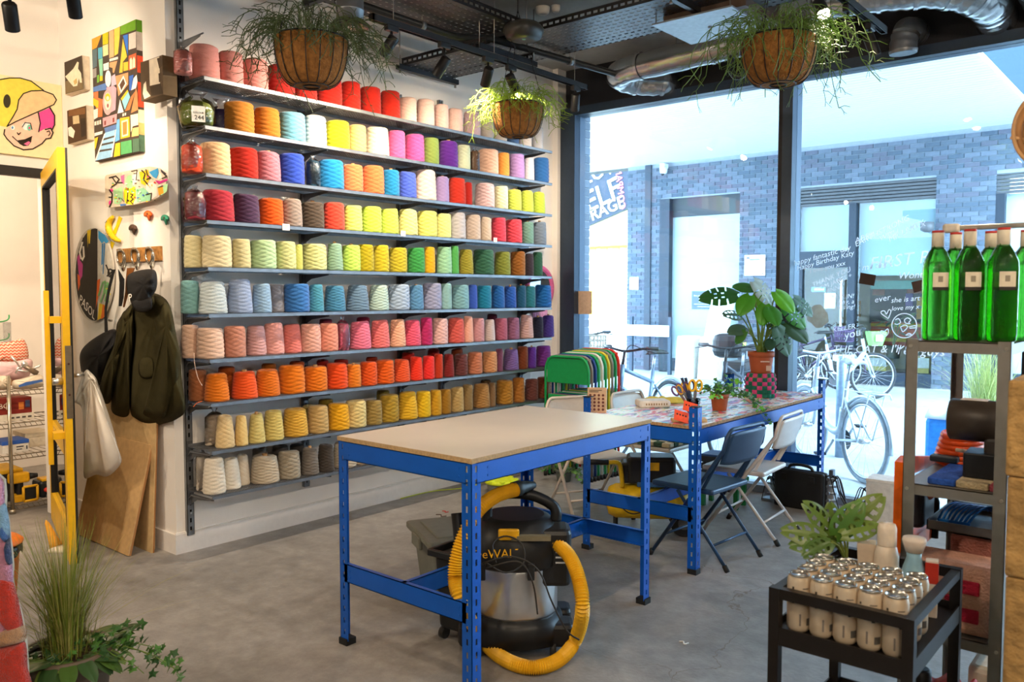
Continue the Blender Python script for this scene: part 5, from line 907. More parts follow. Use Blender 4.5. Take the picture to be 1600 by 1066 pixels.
# hook rail
c4 = crop(0, 230, 4.263); q = c4([(775, 680), (1060, 655), (1070, 760), (785, 775)]); A = [ony(u, v, YA-.02) for u, v in q]; t = thing('hook_rail', 'wooden coat rail with three bent steel hooks', 'coat rail', A[3]); MB().bb(A[0].x, A[1].x, YA-.02, YA-.001, A[3].z+.005, A[0].z).build('backboard', mat('a8763e', .6, var=.3, scale=40), t, world=True)
for u, v in c4([(805, 720), (900, 712), (995, 705)]):
    pts = [ony(u+a, v+b_, YA-h) for a, b_, h in ((-5, -6, .022), (0, -8, .05), (6, 0, .06), (6, 14, .06), (4, 24, .07), (2, 18, .085))]; mb = MB(); mb.tube(smooth_poly(pts, 24, False), .007, 8); mb.build('hook', mat('b8b0a4', .25, .95), t, world=True); mb = MB(); mb.tube(smooth_poly([ony(u+a, v+b_, YA-.026) for a, b_ in ((-5, -6), (-5, 8), (0, 16), (4, 8), (3, -6), (-1, -9))], 24), .006, 8, closed=True); mb.build('hook_loop', mat('b8b0a4', .25, .95), t, world=True)
# coats
c5 = crop(0, 460, 4.263); M_OL = mat('37321a', .85, var=.15, scale=12, bump=.35, bscale=160, spec=.2); M_BLKC = mat('1a191b', .8, var=.1, bump=.3, bscale=140)
def fab(h0): return lambda u, v, h: ony(u, v, YA-h0-h)
jt = thing('jacket', 'olive green canvas jacket hanging from the coat rail', 'jacket', ony(225, 640, YA-.1))
JB = c5([(1000, -10), (1090, 20), (1140, 100), (1170, 250), (1200, 420), (1215, 600), (1235, 770), (1180, 830), (1100, 860), (980, 880), (900, 850), (865, 790), (860, 560), (880, 400), (890, 260), (880, 130), (940, 40)]); puff(JB, fab(.03), .10, 12, 90, .014, 7, ctr=(240, 500), power=4).build('body', M_OL, jt, world=True)
JL = c5([(880, 60), (790, 170), (770, 250), (760, 330), (745, 500), (740, 700), (742, 790), (790, 828), (845, 830), (862, 780), (868, 560), (885, 390), (895, 260), (895, 120)]); puff(JL, fab(.035), .09, 10, 80, .012, 9, ctr=(201, 500), power=4).build('front_panel', M_OL, jt, world=True)
SL = c5([(1085, 50), (1140, 100), (1175, 280), (1205, 420), (1190, 560), (1150, 700), (1080, 830), (970, 810), (960, 760), (1020, 560), (1010, 380), (1030, 250), (1015, 130)]); puff(SL, fab(.085), .085, 10, 80, .012, 12, ctr=(259, 510), power=3).build('sleeve', M_OL, jt, world=True)
SL2 = c5([(830, 110), (785, 200), (760, 330), (700, 480), (665, 620), (690, 720), (735, 715), (760, 600), (800, 450), (830, 300), (860, 180)]); puff(SL2, fab(.075), .075, 10, 70, .01, 14, ctr=(177, 560), power=3).build('sleeve', M_OL, jt, world=True)
puff(c5([(930, 440), (1010, 425), (1020, 545), (935, 550)]), fab(.128), .012, 5, 40, .001, 3, smooth_it=True).build('pocket', M_OL, jt, world=True)
puff(c5([(985, -30), (1020, -10), (1030, 60), (1005, 110), (975, 90)]), fab(.11), .04, 6, 40, .003, 6).build('collar', M_OL, jt, world=True)
ct = thing('black_cap', 'black cap with a white letter hung over the olive jacket', 'cap', ony(222, 450, YA-.15)); CP = c4([(842, 880), (870, 840), (960, 815), (1030, 820), (1048, 880), (1040, 950), (1005, 1010), (1000, 1060), (960, 1090), (900, 1080), (870, 1030), (845, 960)]); puff(CP, fab(.14), .09, 10, 60, .004, 2, ctr=(224, 445)).build('crown', M_BLKC, ct, world=True)
puff(c4([(880, 1030), (1000, 1000), (1010, 1070), (970, 1100), (905, 1090)]), fab(.20), .02, 6, 40).build('peak', M_BLKC, ct, world=True)
text('P', .06, mat('e8e0d4', .7), frame_m(ony(*c4([(868, 1005)])[0], YA-.228), (1, .2, .25), (-.1, 0, 1)), ct, 'letter_mark')
bg_ = thing('shoulder_bag', 'black shoulder bag hanging from the coat rail behind the door', 'bag', ony(150, 560, YA-.1)); puff(c5([(535, 390), (590, 320), (700, 250), (770, 235), (790, 300), (760, 400), (700, 540), (640, 620), (560, 560), (535, 480)]), fab(.02), .11, 10, 70, .008, 4).build('body', M_BLKC, bg_, world=True)
for pts in ([(770, 815), (735, 950), (712, 1085), (720, 1230), (700, 1230), (700, 1070), (722, 940), (752, 815)], [(790, 815), (830, 880), (825, 1000), (812, 1060), (795, 1060), (800, 900)]): mb = MB(); mb.slab([ony(u, v, YA-.09) for u, v in c4(pts)], (0, -.004, 0)); mb.build('strap', M_BLKC, bg_, world=True)
mb = MB(); p = ony(*c4([(735, 1155)])[0], YA-.098); mb.rbox(p, (.045, .008, .014), .003); mb.build('buckle', mat('c8c4bc', .3, .9), bg_, world=True)
st_ = thing('leather_strap', 'brown leather strap hanging behind the black cap', 'strap', ony(203, 450, YA-.03)); mb = MB(); mb.slab([ony(u, v, YA-.05) for u, v in c4([(850, 805), (900, 805), (890, 830), (860, 900), (850, 1000), (830, 1066), (822, 1066), (838, 960), (842, 880)])], (0, -.004, 0)); mb.build('strap', mat('8a5220', .5), st_, world=True)
# leaning boards
def lean_board(lb, xa, xb, yb, yt, h, th, hx, edge, grp='boards leaning on the wall'):
    t = thing('leaning_board', lb, 'board', (xb, yb, 0), 0, grp); d = Vector((0, yt-yb, h)); n = Vector((0, -h, yt-yb)).normalized()*-th
    mb = MB(); mb.slab([(xa-xb, 0, 0), (0, 0, 0), d, d+Vector((xa-xb, 0, 0))], -n*.6); mb.build('sheet', mat(hx, .7, var=.12, scale=5), t)
    mb = MB(); o = -n*.6; mb.slab([Vector((xa-xb, 0, 0))+o, o, d+o, d+o+Vector((xa-xb, 0, 0))], -n*.4); mb.build('back_sheet', mat(edge, .7, var=.1), t)
f1 = onz(205, 869); f2 = onz(241, 865); f3 = onz(252, 858)
lean_board('nearest brown hardboard sheet leaning on the wall beside the door', -5.4, f1.x, f1.y+.0, 2.335, .62, .02, 'a8794e', 'c4a070')
lean_board('taller hardboard sheet leaning behind the shorter one', -5.3, f2.x-.01, 2.30, 2.352, .93, .014, '9c6c40', 'c8a878')
lean_board('narrow pale board leaning on the wall corner', -5.0, f3.x-.02, 2.335, 2.368, .95, .01, 'c8a880', 'dcccae')
# yellow door
H0 = Vector((-5.88, 2.235, 0)); H1 = Vector((-4.77, 1.905, 0)); dd = (H1-H0).normalized(); DL = (H1-H0).length; da = math.atan2(dd.y, dd.x); ZD = 2.29
door = thing('door_1', 'x', 'x', H0, da); del door['label'], door['category']; struct(door); M_YD = mat('e3b012', .42, var=.05, name='yellow_door_paint'); M_GK = mat('1c1a18', .6); tk = .024
for nm, b_ in (('stile', (0, .10, -tk, tk, .008, ZD)), ('stile', (DL-.10, DL-.004, -tk, tk, .008, ZD)), ('rail', (.10, DL-.10, -tk, tk, ZD-.10, ZD)), ('rail', (.10, DL-.10, -tk, tk, .008, .20)), ('rail', (.10, DL-.10, -tk, tk, .60, .68))): MB().bb(*b_).build(nm, M_YD, door)
MB().bb(DL-.004, DL, tk-.012, tk, .008, ZD).build('edge_seal', M_GK, door); MB().bb(DL-.004, DL, -tk, tk-.012, .008, ZD).build('edge_strip', M_YD, door)
for b_ in ((.10, .112, -tk-.002, tk+.002, .2, ZD-.1), (DL-.112, DL-.10, -tk-.002, tk+.002, .2, ZD-.1), (.1, DL-.1, -tk-.002, tk+.002, ZD-.112, ZD-.1)): MB().bb(*b_).build('glazing_bead', M_GK, door)
MB().bb(.11, DL-.11, -.004, .004, .68, ZD-.11).build('pane', glassy('door_glass', (.9, .92, .9), refl=1.2), door)
MB().bb(.11, DL-.11, -.006, .006, .2, .6).build('lower_pane', glassy('door_glass_low', (.62, .56, .32), refl=1.4), door)
mb = MB(); mb.bb(DL-.17, DL-.135, -tk-.075, -tk-.05, .55, 1.52); mb.build('pull_bar', M_YD, door)
for z in (.72, 1.36): MB().bb(DL-.17, DL-.05, -tk-.055, -tk, z-.018, z+.018).build('bar_bracket', M_YD, door)
mb = MB(); mb.cyl((DL-.075, -tk, 1.02), (DL-.075, -tk-.05, 1.02), .02, n=16); mb.build('lock_cylinder', M_CHR, door); MB().bb(DL, DL+.002, -.016, .016, .82, 1.22).build('lock_plate', mat('8a7c68', .35, .8), door)
for z in (.95, 1.12): mb = MB(); mb.cyl((DL+.002, 0, z), (DL+.004, 0, z), .006, n=8); mb.build('plate_screw', mat('4a2c28', .4), door)
mb = MB(); mb.tube([(DL-.06, tk, 1.05), (DL-.06, tk+.05, 1.05), (DL-.16, tk+.055, 1.05)], .010, 10); mb.build('lever', M_CHR, door)
# white carrier bag on the lever
wb = thing('plastic_carrier_bag', 'white plastic bag hanging from the handle of the yellow door', 'bag', atd(150, 720, 5.0)); bp_ = lambda u, v, h: ony(u, v, 2.12-h); puff([(135, 578), (142, 582), (150, 591), (155, 605), (162, 624), (174, 660), (185, 701), (190, 721), (178, 738), (165, 745), (150, 742), (132, 747), (131, 716), (130, 680), (128, 640), (119, 630), (117, 626), (127, 591)], bp_, .07, 14, 110, .016, 5, ctr=(141, 592), power=3).build('bag', mat('efe9e0', .4, var=.03, spec=.6), wb, world=True)
# ---- storeroom rack and what lies on it
pz = onz(20, 803); RX, RY = pz.x, pz.y; M_CHW = mat('b0a898', .25, .9); RW, RD = 1.35, .45; yl = RY-.95
t = thing('wire_rack', 'chrome wire shelving rack inside the storeroom', 'rack', (RX, RY, 0))
for dx in (0, -RD):
    for dy in (0.0, -.95): mb = MB(); mb.cyl((dx, dy+.0, .02), (dx, dy+.0, .95), .0125, n=12).cyl((dx, dy, 0), (dx, dy, .03), .02, n=12); mb.build('post', M_CHW, t)
LV = [.055, .40, .62, .84]; BK = RY+.40
for z in LV:
    mb = MB()
    for x in (0, -RD): mb.tube([(x, -.95, z), (x, .4, z)], .005, 6).tube([(x, -.95, z-.03), (x, .4, z-.03)], .004, 6)
    for i in range(28): y = -.95+1.35*i/27; mb.tube([(-RD, y, z+.003), (0, y, z+.003)], .0022, 5)
    for i in range(40): y = -.95+1.35*i/39; mb.tube([(0, y, z), (0, y+.017, z-.03)], .002, 4)
    mb.build('wire_shelf', M_CHW, t)
def rk(u, v, z, dx=-.15): p = onx(u, v, RX+dx); return Vector((p.x, p.y, z))
def carton(lb, u0, u1, zb, h, d, hx, dx=-.1, prints=(), name='carton', lid=None, group=None):
    a, b_ = onx(u0, 700, RX+dx).y, onx(u1, 700, RX+dx).y; t = thing(name, lb, 'box', (RX+dx-d/2, (a+b_)/2, zb), 0, group); w_ = abs(b_-a)
    MB().rbox((0, 0, h/2), (d, w_, h), .003, n=2).build('body', mat(hx, .6), t)
    if lid: MB().rbox((0, 0, h-.012), (d+.006, w_+.006, .026), .003, n=2).build('lid', mat(lid, .6), t)
    for (y0, y1, z0, z1, ph) in prints: MB().bb(d/2, d/2+.0012, -w_/2+w_*y0, -w_/2+w_*y1, h*z0, h*z1).build('print', mat(ph, .7), t)
    return t
t = carton('dark red printed box on the middle storeroom shelf', -30, 52, LV[2]+.052, .11, .25, '7a2018', prints=((.5, .56, .3, .75, 'e8dcc8'), (.74, .84, .25, .7, 'd88038'), (.87, .96, .35, .8, '404a70')))
p = rk(8, 665, 0); text('CBC', .05, mat('f0e4d4', .7), frame_m((RX-.098, onx(2, 668, RX-.1).y, LV[2]+.11), (0, 1, 0), (0, 0, 1)), t, 'lettering')
carton('white flat case with dark slots under the red box', -30, 55, LV[2]+.006, .045, .27, 'd8d0c0', -.08, [(.55+.11*i, .62+.11*i, .35, .6, '4a4440') for i in range(4)], 'flat_case')
t = carton('white and blue small parts box on the storeroom shelf', 4, 45, LV[1]+.006, .085, .2, 'dcd8d0', -.06, [(.52, .8, .42, .52, '3a3c44'), (.52, .74, .22, .3, '3a3c44'), (.9, .95, .2, .5, '3a3c44')], 'parts_box', '2a58b0')
carton('cream shoe box at the right of the storeroom shelf', 42, 82, LV[1]+.006, .07, .22, 'd2c6b0', -.2, (), 'shoe_box', group='cream boxes'); carton('cream box lid resting on the shoe box', 40, 82, LV[1]+.078, .03, .24, 'cabea6', -.2, (), 'shoe_box', group='cream boxes')
carton('yellow topped black tool case on the bottom storeroom shelf', -20, 34, LV[0]+.006, .22, .3, '222224', -.12, (), 'tool_case', 'd8a820')
def soft(lb, pts, dx, T, hx, name, cat, m=None, dec=(), seed=1, wr=.006):
    pl = lambda u, v, h: onx(u, v, RX+dx+h); c_ = pl(*pts[0], 0); t = thing(name, lb, cat, pl(sum(p[0] for p in pts)/len(pts), max(p[1] for p in pts), 0)); puff(pts, pl, T, 8, 60, wr, seed).build('body', m or mat(hx, .5, var=.06), t, world=True)
    if dec: decals(dec, lambda u, v, h: onx(u, v, RX+dx+T+.012+h), 'print', t)
    return t
c6 = crop(0, 460, 4.85)
M_CHEV = bpy.data.materials.new('orange_chevron_print'); M_CHEV.use_nodes = True; tt = M_CHEV.node_tree; bb_ = tt.nodes['Principled BSDF']; tc = nd(tt, 'ShaderNodeTexCoord'); sx = nd(tt, 'ShaderNodeSeparateXYZ'); tt.links.new(tc.outputs['Object'], sx.inputs[0])
def mth(op, a, b_=None):
    n = nd(tt, 'ShaderNodeMath', operation=op)
    for i, x in enumerate((a, b_)):
        if x is None: continue
        if isinstance(x, (int, float)): n.inputs[i].default_value = x
        else: tt.links.new(x, n.inputs[i])
    return n.outputs[0]
zig = mth('PINGPONG', mth('MULTIPLY', sx.outputs['Y'], 38.), .5); ln = mth('GREATER_THAN', mth('FRACT', mth('ADD', mth('MULTIPLY', sx.outputs['Z'], 46.), zig)), .5)
mxx = nd(tt, 'ShaderNodeMix', data_type='RGBA'); mxx.inputs[6].default_value = (*lin('e2603a'), 1); mxx.inputs[7].default_value = (*lin('f0d8c4'), 1); tt.links.new(ln, mxx.inputs[0]); tt.links.new(mxx.outputs[2], bb_.inputs['Base Color'])
soft('orange and white chevron bag standing on the storeroom rack', c6([(-60, 385), (60, 360), (182, 345), (215, 490), (120, 515), (0, 520), (-60, 520)]), -.36, .05, '', 'chevron_bag', 'bag', M_CHEV, seed=3)
soft('pale pink soft parcel on the top storeroom shelf', c6([(-40, 520), (100, 510), (230, 490), (245, 560), (200, 640), (90, 650), (-40, 640)]), -.22, .08, 'd8b4b8', 'soft_parcel', 'parcel', seed=5)
soft('white plastic pack with a blue stripe on the top storeroom shelf', c6([(95, 660), (160, 640), (290, 606), (345, 650), (330, 690), (250, 715), (110, 718)]), -.06, .06, 'd8ccb8', 'plastic_pack', 'pack', None, [('3a62a8', c6([(140, 690), (200, 665), (320, 645), (325, 662), (230, 685), (145, 705)]))], seed=8)
soft('white plastic pack at the left edge of the storeroom shelf', c6([(-60, 630), (60, 620), (85, 660), (60, 718), (-60, 718)]), -.05, .06, 'd2c4b0', 'plastic_pack', 'pack', seed=9)
ck = thing('metal_clamp', 'chrome clamp lying on the soft parcel in the storeroom', 'clamp', rk(38, 585, LV[3]+.09, -.1)); mb = MB()
for pts in ([(85, 470), (130, 520), (160, 570)], [(130, 575), (200, 585), (300, 545), (305, 535)], [(120, 600), (135, 560), (180, 545)]): mb.tube([onx(u, v, RX-.06) for u, v in c6(pts)], .007, 8)
mb.build('arms', M_CHR, ck, world=True); mb = MB(); p = onx(*c6([(185, 530)])[0], RX-.06); mb.lathe([(.008, -.02), (.02, -.012), (.022, .008), (.012, .02)], p, n=14); mb.build('knob', M_CHR, ck, world=True); mb = MB(); mb.tube([onx(u, v, RX-.058) for u, v in c6([(190, 545), (280, 600)])], [.016, .02], 10); mb.build('jaw', mat('8a7c6c', .4, .8), ck, world=True)
def drill(lb, u, z, flip=1, dx=-.08):
    p = rk(u, 780, z, dx); t = thing('cordless_drill', lb, 'drill', p, 0, 'yellow power tools'); MB().rbox((0, 0, .025), (.09, .085, .05), .012, n=3).build('battery', M_YEL, t); MB().rbox((0, .005, .09), (.045, .04, .10), .012, n=3).build('grip', M_VB, t); MB().rbox((0, 0, .165), (.07, .13, .07), .02, n=4).build('motor_body', M_YEL, t); mb = MB(); mb.cyl((0, .065*flip, .165), (0, .12*flip, .165), .024, .016, n=14); mb.build('chuck', M_VB, t)
drill('yellow and black drill behind the rack post', 30, LV[0]+.006)
p = rk(46, 790, LV[0]+.006, -.05); t = thing('site_radio', 'small yellow framed site radio on the bottom storeroom shelf', 'radio', p); MB().rbox((0, 0, .055), (.05, .075, .09), .01, n=3).build('body', M_VB, t); mb = MB()
for a, b_ in (((-.045, .005), (.045, .005)), ((-.045, .105), (.045, .105)), ((-.045, .005), (-.045, .105)), ((.045, .005), (.045, .105))): mb.cyl((.028, a[0], a[1]), (.028, b_[0], b_[1]), .009, n=8)
mb.build('frame', M_YEL, t)
p = rk(70, 780, LV[0]+.006, -.12); t = thing('circular_saw', 'dark power saw with a red knob on the bottom storeroom shelf', 'saw', p); MB().rbox((0, 0, .06), (.16, .12, .12), .03, n=4).build('body', M_VB, t); MB().rbox((.02, 0, .125), (.1, .08, .02), .008).build('guard', M_YEL, t); mb = MB(); mb.lathe([(.006, -.016), (.016, -.01), (.018, .004), (.008, .014)], (.09, -.02, .06), n=14); mb.build('knob', mat('d83a28', .4), t); MB().rbox((.03, .03, .012), (.18, .1, .022), .004).build('shoe', M_GALV, t)
t = thing('clear_box', 'clear plastic boxes with green handles stacked on the storeroom rack', 'box', rk(0, 540, LV[3]+.16, -.38));
for k, v in enumerate((495, 524)):
    mb = MB(); mb.tube(smooth_poly([onx(u, vv, RX-.33) for u, vv in ((-6, v+7), (0, v+8), (10, v+6), (14, v+2), (14, v-3))], 14, False), .005, 7); mb.build('handle', mat('3a9a58' if k == 0 else '5a8a64', .5), t, world=True)
a, b_ = onx(-30, 520, RX-.36).y, onx(16, 520, RX-.36).y; MB().bb(RX-.5, RX-.34, a, b_, LV[3]+.0055+.16, LV[3]+.30).build('tub', glassy('clear_tub', (.9, .92, .92), .1, 1.3), t, world=True); MB().bb(RX-.5, RX-.34, a, b_, LV[3]+.31, LV[3]+.46).build('tub', glassy('clear_tub', (.9, .92, .92), .1, 1.3), t, world=True)
t2 = thing('carton', 'plain cardboard carton behind the chevron bag', 'box', (RX-.42, (a+b_)/2, LV[3]+.006)); MB().rbox((0, 0, .078), (.16, abs(b_-a)+.04, .155), .003, n=2).build('body', mat('b08a5c', .8), t2)
# ---- left foreground: tufted figure rug, bin, cone ornament
RP = lambda dep: (lambda u, v, h: atd(u, v, dep)-FW*h)
rug = thing('tufted_rug', 'shaggy tufted pink and red figure rug hanging at the left edge', 'rug', atd(0, 1066, 2.6))
outl = [(-60, 720), (-10, 735), (6, 750), (8, 775), (7, 795), (12, 815), (14, 840), (17, 860), (19, 885), (18, 905), (22, 930), (28, 945), (33, 965), (38, 990), (40, 1010), (42, 1040), (44, 1090), (-60, 1090)]
M_P = {k: mat(h, .95, var=.15, scale=60, bump=1., bscale=220, sheen=.4) for k, h in (('pink', 'e59ab4'), ('red', 'dc3418'), ('blue', '8fb4c8'), ('dblue', '3a6aa8'), ('tan', 'd8a070'), ('navy', '243a66'))}
def patch(nm, pts, k, T, base=0.): puff(pts, RP(2.6), T, 6, 56, .001, 3, base=base, smooth_it=False if len(pts) < 5 else True).build(nm, M_P[k], rug, world=True)
mb = MB(); mb.slab([RP(2.6)(u, v, 0) for u, v in outl], FW*.012); mb.build('backing', mat('c8b8a0', .9), rug, world=True)
patch('pink_pile', [(-60, 728), (-10, 738), (5, 752), (7, 775), (9, 800), (14, 830), (18, 870), (20, 915), (0, 925), (-40, 920), (-60, 900)], 'pink', .022)
patch('blue_pile', [(-12, 800), (6, 785), (13, 805), (16, 838), (8, 845), (-14, 835)], 'blue', .03); patch('dark_blue_pile', [(0, 830), (10, 815), (16, 838), (14, 848)], 'dblue', .034); patch('navy_pile', [(12, 845), (16, 840), (20, 880), (17, 884)], 'navy', .03)
patch('red_pile', [(-60, 905), (-5, 898), (16, 902), (27, 930), (34, 962), (36, 985), (20, 990), (14, 965), (0, 950), (-30, 985), (-60, 990)], 'red', .030)
patch('pink_pile', [(-60, 945), (-5, 945), (12, 962), (15, 985), (0, 1000), (-60, 1005)], 'pink', .026); patch('tan_pile', [(-60, 990), (-5, 985), (20, 980), (39, 978), (40, 1000), (20, 1008), (-5, 1012), (-60, 1015)], 'tan', .036); patch('red_pile', [(-60, 1020), (0, 1010), (25, 1005), (40, 1005), (43, 1040), (44, 1088), (-60, 1088)], 'red', .030)
stt = MB(); q0_ = RP(2.6)(-40, 1066, -.03); stt.bb(q0_.x-.02, q0_.x+.02, q0_.y-.02, q0_.y+.02, 0, 1.05); stt.build('stand_post', M_BLK, rug, world=True)
stt = MB(); stt.bb(q0_.x-.16, q0_.x+.16, q0_.y-.16, q0_.y+.16, 0, .02); stt.build('stand_base', M_BLK, rug, world=True)
q = onz(20, 975); t = thing('waste_bin', 'orange plastic waste bin lined with a black bag', 'bin', (q.x-.20, q.y-.02, 0)); t.scale = (.74, .74, .72); mb = MB(); mb.lathe([(.12, 0), (.13, .01), (.165, .42), (.172, .42), (.172, .44), (.16, .44)], n=30, capt=False); mb.build('body', mat('d8741c', .5), t)
mb = MB(); mb.lathe([(.176, .395), (.18, .43), (.178, .455), (.16, .46)], n=40, capb=False, capt=False)
for vv in mb.v: a = math.atan2(vv.y, vv.x); vv.z += .012*math.sin(9*a)+R.uniform(-.006, .006); vv.x *= 1+.02*math.sin(13*a); vv.y *= 1+.02*math.sin(13*a)
mb.build('bin_liner', mat('1a1a1a', .3, var=.1), t)
mb = MB(); mb.lathe([(.185, .46), (.188, .475), (.16, .50), (.08, .515), (.0005, .517)], n=34, capt=False); mb.build('lid', mat('e0701a', .45), t); mb = MB(); mb.tube(smooth_poly([(.16, -.06, .42), (.21, 0, .36), (.16, .08, .42)], 14, False), .006, 8); mb.build('handle', mat('d8741c', .5), t)
q = onz(90, 860); t = thing('ice_cream_ornament', 'fallen ice cream cone ornament on the floor by the door', 'ornament', (q.x, q.y, 0), .4); mb = MB(); Mx = Matrix.Translation((0, 0, .03)) @ Matrix.Rotation(math.radians(-62), 4, 'Y') ; mb.lathe([(.001, .17), (.012, .15), (.03, .03), (.036, 0)], n=18, M=Matrix.Translation((-.01, 0, .02)) @ Matrix.Rotation(math.radians(-25), 4, 'Y')); mb.build('cone', mat('e0a030', .7, bump=.5, bscale=60), t)
pl = lambda u, v, h: Vector((u, v, h)); puff([(-.03, -.05), (.05, -.05), (.11, -.02), (.12, .03), (.05, .05), (-.03, .04)], pl, .032, 7, 50, .004, 5).build('melted_scoop', mat('ece0cc', .5), t)
# ================================================================ plants
M_SOIL = mat('3a2c22', .95, bump=.8, bscale=60); M_TERRA = mat('a5522e', .6, var=.08, name='terracotta_plastic'); M_STEM = mat('6f8a3c', .5)
def leafm(h): return mat(h, .35, var=.14, scale=14, spec=.5)
def leaf_mesh(L, W, kind, seed, curl=.18):
    """heart-shaped blade, stalk end at the origin, tip along +Y; slits or holes cut into it"""
    rr = random.Random(seed); nu, nv = 26, 7; vs = []; fs = []; idx = {}
    def wid(s): return W*(math.sin(PI*min(1, s*.93+.05))**.62)*(1-.30*s)
    slit = {7, 12, 17} if kind == 'monstera' else set()
    holes = {(i, j) for i0 in (4, 9, 14, 19) for i in (i0, i0+1, i0+2) for j in (2, 3, 4) if not (i == i0 and j == 4)} if kind == 'swiss' else ({(9, 1), (10, 1), (14, 1), (15, 1)} if kind == 'monstera' else set())
    for i in range(nu+1):
        s = i/nu
        for j in range(-nv, nv+1):
            a = j/nv; x = a*wid(s); y = L*s-(.16*L*(abs(a)**1.5)*(1-s)**3 if s < .4 else 0)+abs(a)*L*.05
            z = curl*L*(-1.3*(s-.25)**2+.08)+.10*W*abs(a)-.16*W*a*a+.012*L*math.sin(9*s)*abs(a)
            idx[i, j] = len(vs); vs.append((x, y, z))
    for i in range(nu):
        for j in range(-nv, nv):
            r = j if j >= 0 else -j-1
            if i in slit and r >= 3: continue
            if (i, r) in holes: continue
            fs.append((idx[i, j], idx[i, j+1], idx[i+1, j+1], idx[i+1, j]))
    return vs, fs
LEAFC = {}
def leaf(parent, base, tip_dir, up, L, W, kind, hx, seed, name='leaf'):
    key = (round(L, 3), round(W, 3), kind, seed % 3, hx)
    M = frame_m((0, 0, 0), Vector(tip_dir).cross(Vector(up)), Vector(tip_dir))
    if key not in LEAFC:
        v, f = leaf_mesh(L, W, kind, seed % 3); mb = MB(); mb.add(v, f, 0, True); o = mb.build(name, leafm(hx), parent); LEAFC[key] = o
    else: o = LEAFC[key].copy(); COL.objects.link(o); o.parent = parent; o.name = name
    o.location = Vector(base)-Vector(parent.location); o.rotation_euler = M.to_euler(); return o
def pot(name_parts, t, r, h, hx='a5522e', rim=True, m=None):
    mb = MB(); mb.lathe([(r*.74, 0), (r*.76, .004), (r*.92, h*.74), (r*.92, h*.76), (r, h*.76), (r*1.02, h), (r*.93, h), (r*.9, h*.93)], n=32, capt=False); mb.build('pot', m or mat(hx, .55, var=.06), t); mb = MB(); mb.lathe([(r*.9, h*.9), (r*.3, h*.93)], n=24, capb=False); mb.build('soil', M_SOIL, t)
# hanging baskets
def basket(u, v, d, rim, depth, lb, nst, hx, droop, seed, lit=0, tips=None):
    c_ = atd(u, v, d); t = thing('hanging_basket', lb, 'hanging basket', c_, 0, 'hanging baskets'); rr = random.Random(seed); prof = []
    for i in range(12): a = PI/2*i/11; prof.append((rim*(.44+.56*math.sin(a)**.85), -depth*math.cos(a)))
    mb = MB(); mb.lathe(prof+[(rim*.97, .004), (rim*.93, -.01)], n=44, capt=False); mb.build('coir_liner', mat('8f5f2c', .9, var=.3, scale=50, bump=.8, bscale=130), t)
    mb = MB(); mb.lathe([(rim*.93, -.025), (.01, -.015)], n=30, capb=False, capt=False); mb.build('soil', M_SOIL, t)
    for k in range(16): a = 2*PI*k/16; mb = MB(); mb.tube([((r+.004)*math.cos(a), (r+.004)*math.sin(a), z) for r, z in prof], .0024, 5); mb.build('wire_rib', M_BLK, t)
    for r, z in ((rim+.004, .004), (prof[0][0]+.005, prof[0][1]+.001), (prof[0][0]*.5, prof[0][1]-.004)): mb = MB(); mb.tube([(r*math.cos(a), r*math.sin(a), z) for a in [2*PI*i/40 for i in range(40)]], .0036, 6, closed=True); mb.build('wire_ring', M_BLK, t)
    top = min(.62, ZC-c_.z-.02)
    for k in range(3):
        a = 2*PI*k/3+.5; mb = MB(); P0, P1 = Vector((rim*math.cos(a), rim*math.sin(a), .004)), Vector((0, 0, top)); nl = 34
        for i in range(nl):
            p = P0.lerp(P1, i/nl); q = P0.lerp(P1, (i+1.25)/nl); mb.tube([p, q], .0017+.0012*(i % 2), 5)
        mb.build('chain', M_BLK, t)
    mb = MB(); mb.tube([(0, 0, top-.01), (0, 0, ZC-c_.z)], .003, 6); mb.build('hook', M_BLK, t)
    mb = MB(); 
    for k in range(nst):
        a = rr.uniform(0, 2*PI); r0 = rim*rr.uniform(.1, .95); p = Vector((r0*math.cos(a), r0*math.sin(a), -.005)); out = Vector((math.cos(a), math.sin(a), 0)); hgt = rr.uniform(.04, .13); rch = rr.uniform(.08, .26)*droop[0]; dr = rr.uniform(.3, 1.)*droop[1]*(r0/rim)**2
        pts = [p, p+out*rch*.3+Vector((0, 0, hgt)), p+out*rch*.75+Vector((rr.uniform(-.03, .03), rr.uniform(-.03, .03), hgt*.9-dr*.15)), p+out*rch+Vector((rr.uniform(-.04, .04), rr.uniform(-.04, .04), hgt*.3-dr*.6)), p+out*rch*1.08+Vector((rr.uniform(-.05, .05), rr.uniform(-.05, .05), -dr))]
        P = smooth_poly(pts, 10, False); mb.tube(P, .0021, 4, caps=False)
        for b_ in range(rr.randrange(4, 8)):
            q = P[rr.randrange(3, 10)]; dv = (out*rr.uniform(.2, 1.)+Vector((rr.uniform(-1, 1), rr.uniform(-1, 1), rr.uniform(-1.1, .7)))).normalized()*rr.uniform(.03, .075); e = q+dv+Vector((0, 0, -.01)); mb.tube([q, q+dv*.5+Vector((0, 0, .004)), e], .0016, 4, caps=False)
            if rr.random() < .6:
                for s in (-1, 1): mb.tube([e, e+dv*.5+Vector((rr.uniform(-.02, .02), rr.uniform(-.02, .02), -.008))], .0013, 3, caps=False)
    stuff(mb.build('trailing_stems', mat(hx, .5, var=.25, scale=20), t)); return t
basket(486, 64, 4.0, .172, .215, 'large hanging basket with dark trailing stems in front of the yarn wall', 105, '4a5a34', (1.0, .34), 3)
basket(1217, 64, 3.96, .172, .205, 'hanging basket in front of the window with long green trailing stems', 105, '5c7a34', (1.0, .40), 8)
basket(809, 166, 5.5, .17, .20, 'brightly lit small hanging basket near the window corner', 85, '8aa832', (.75, .28), 5)
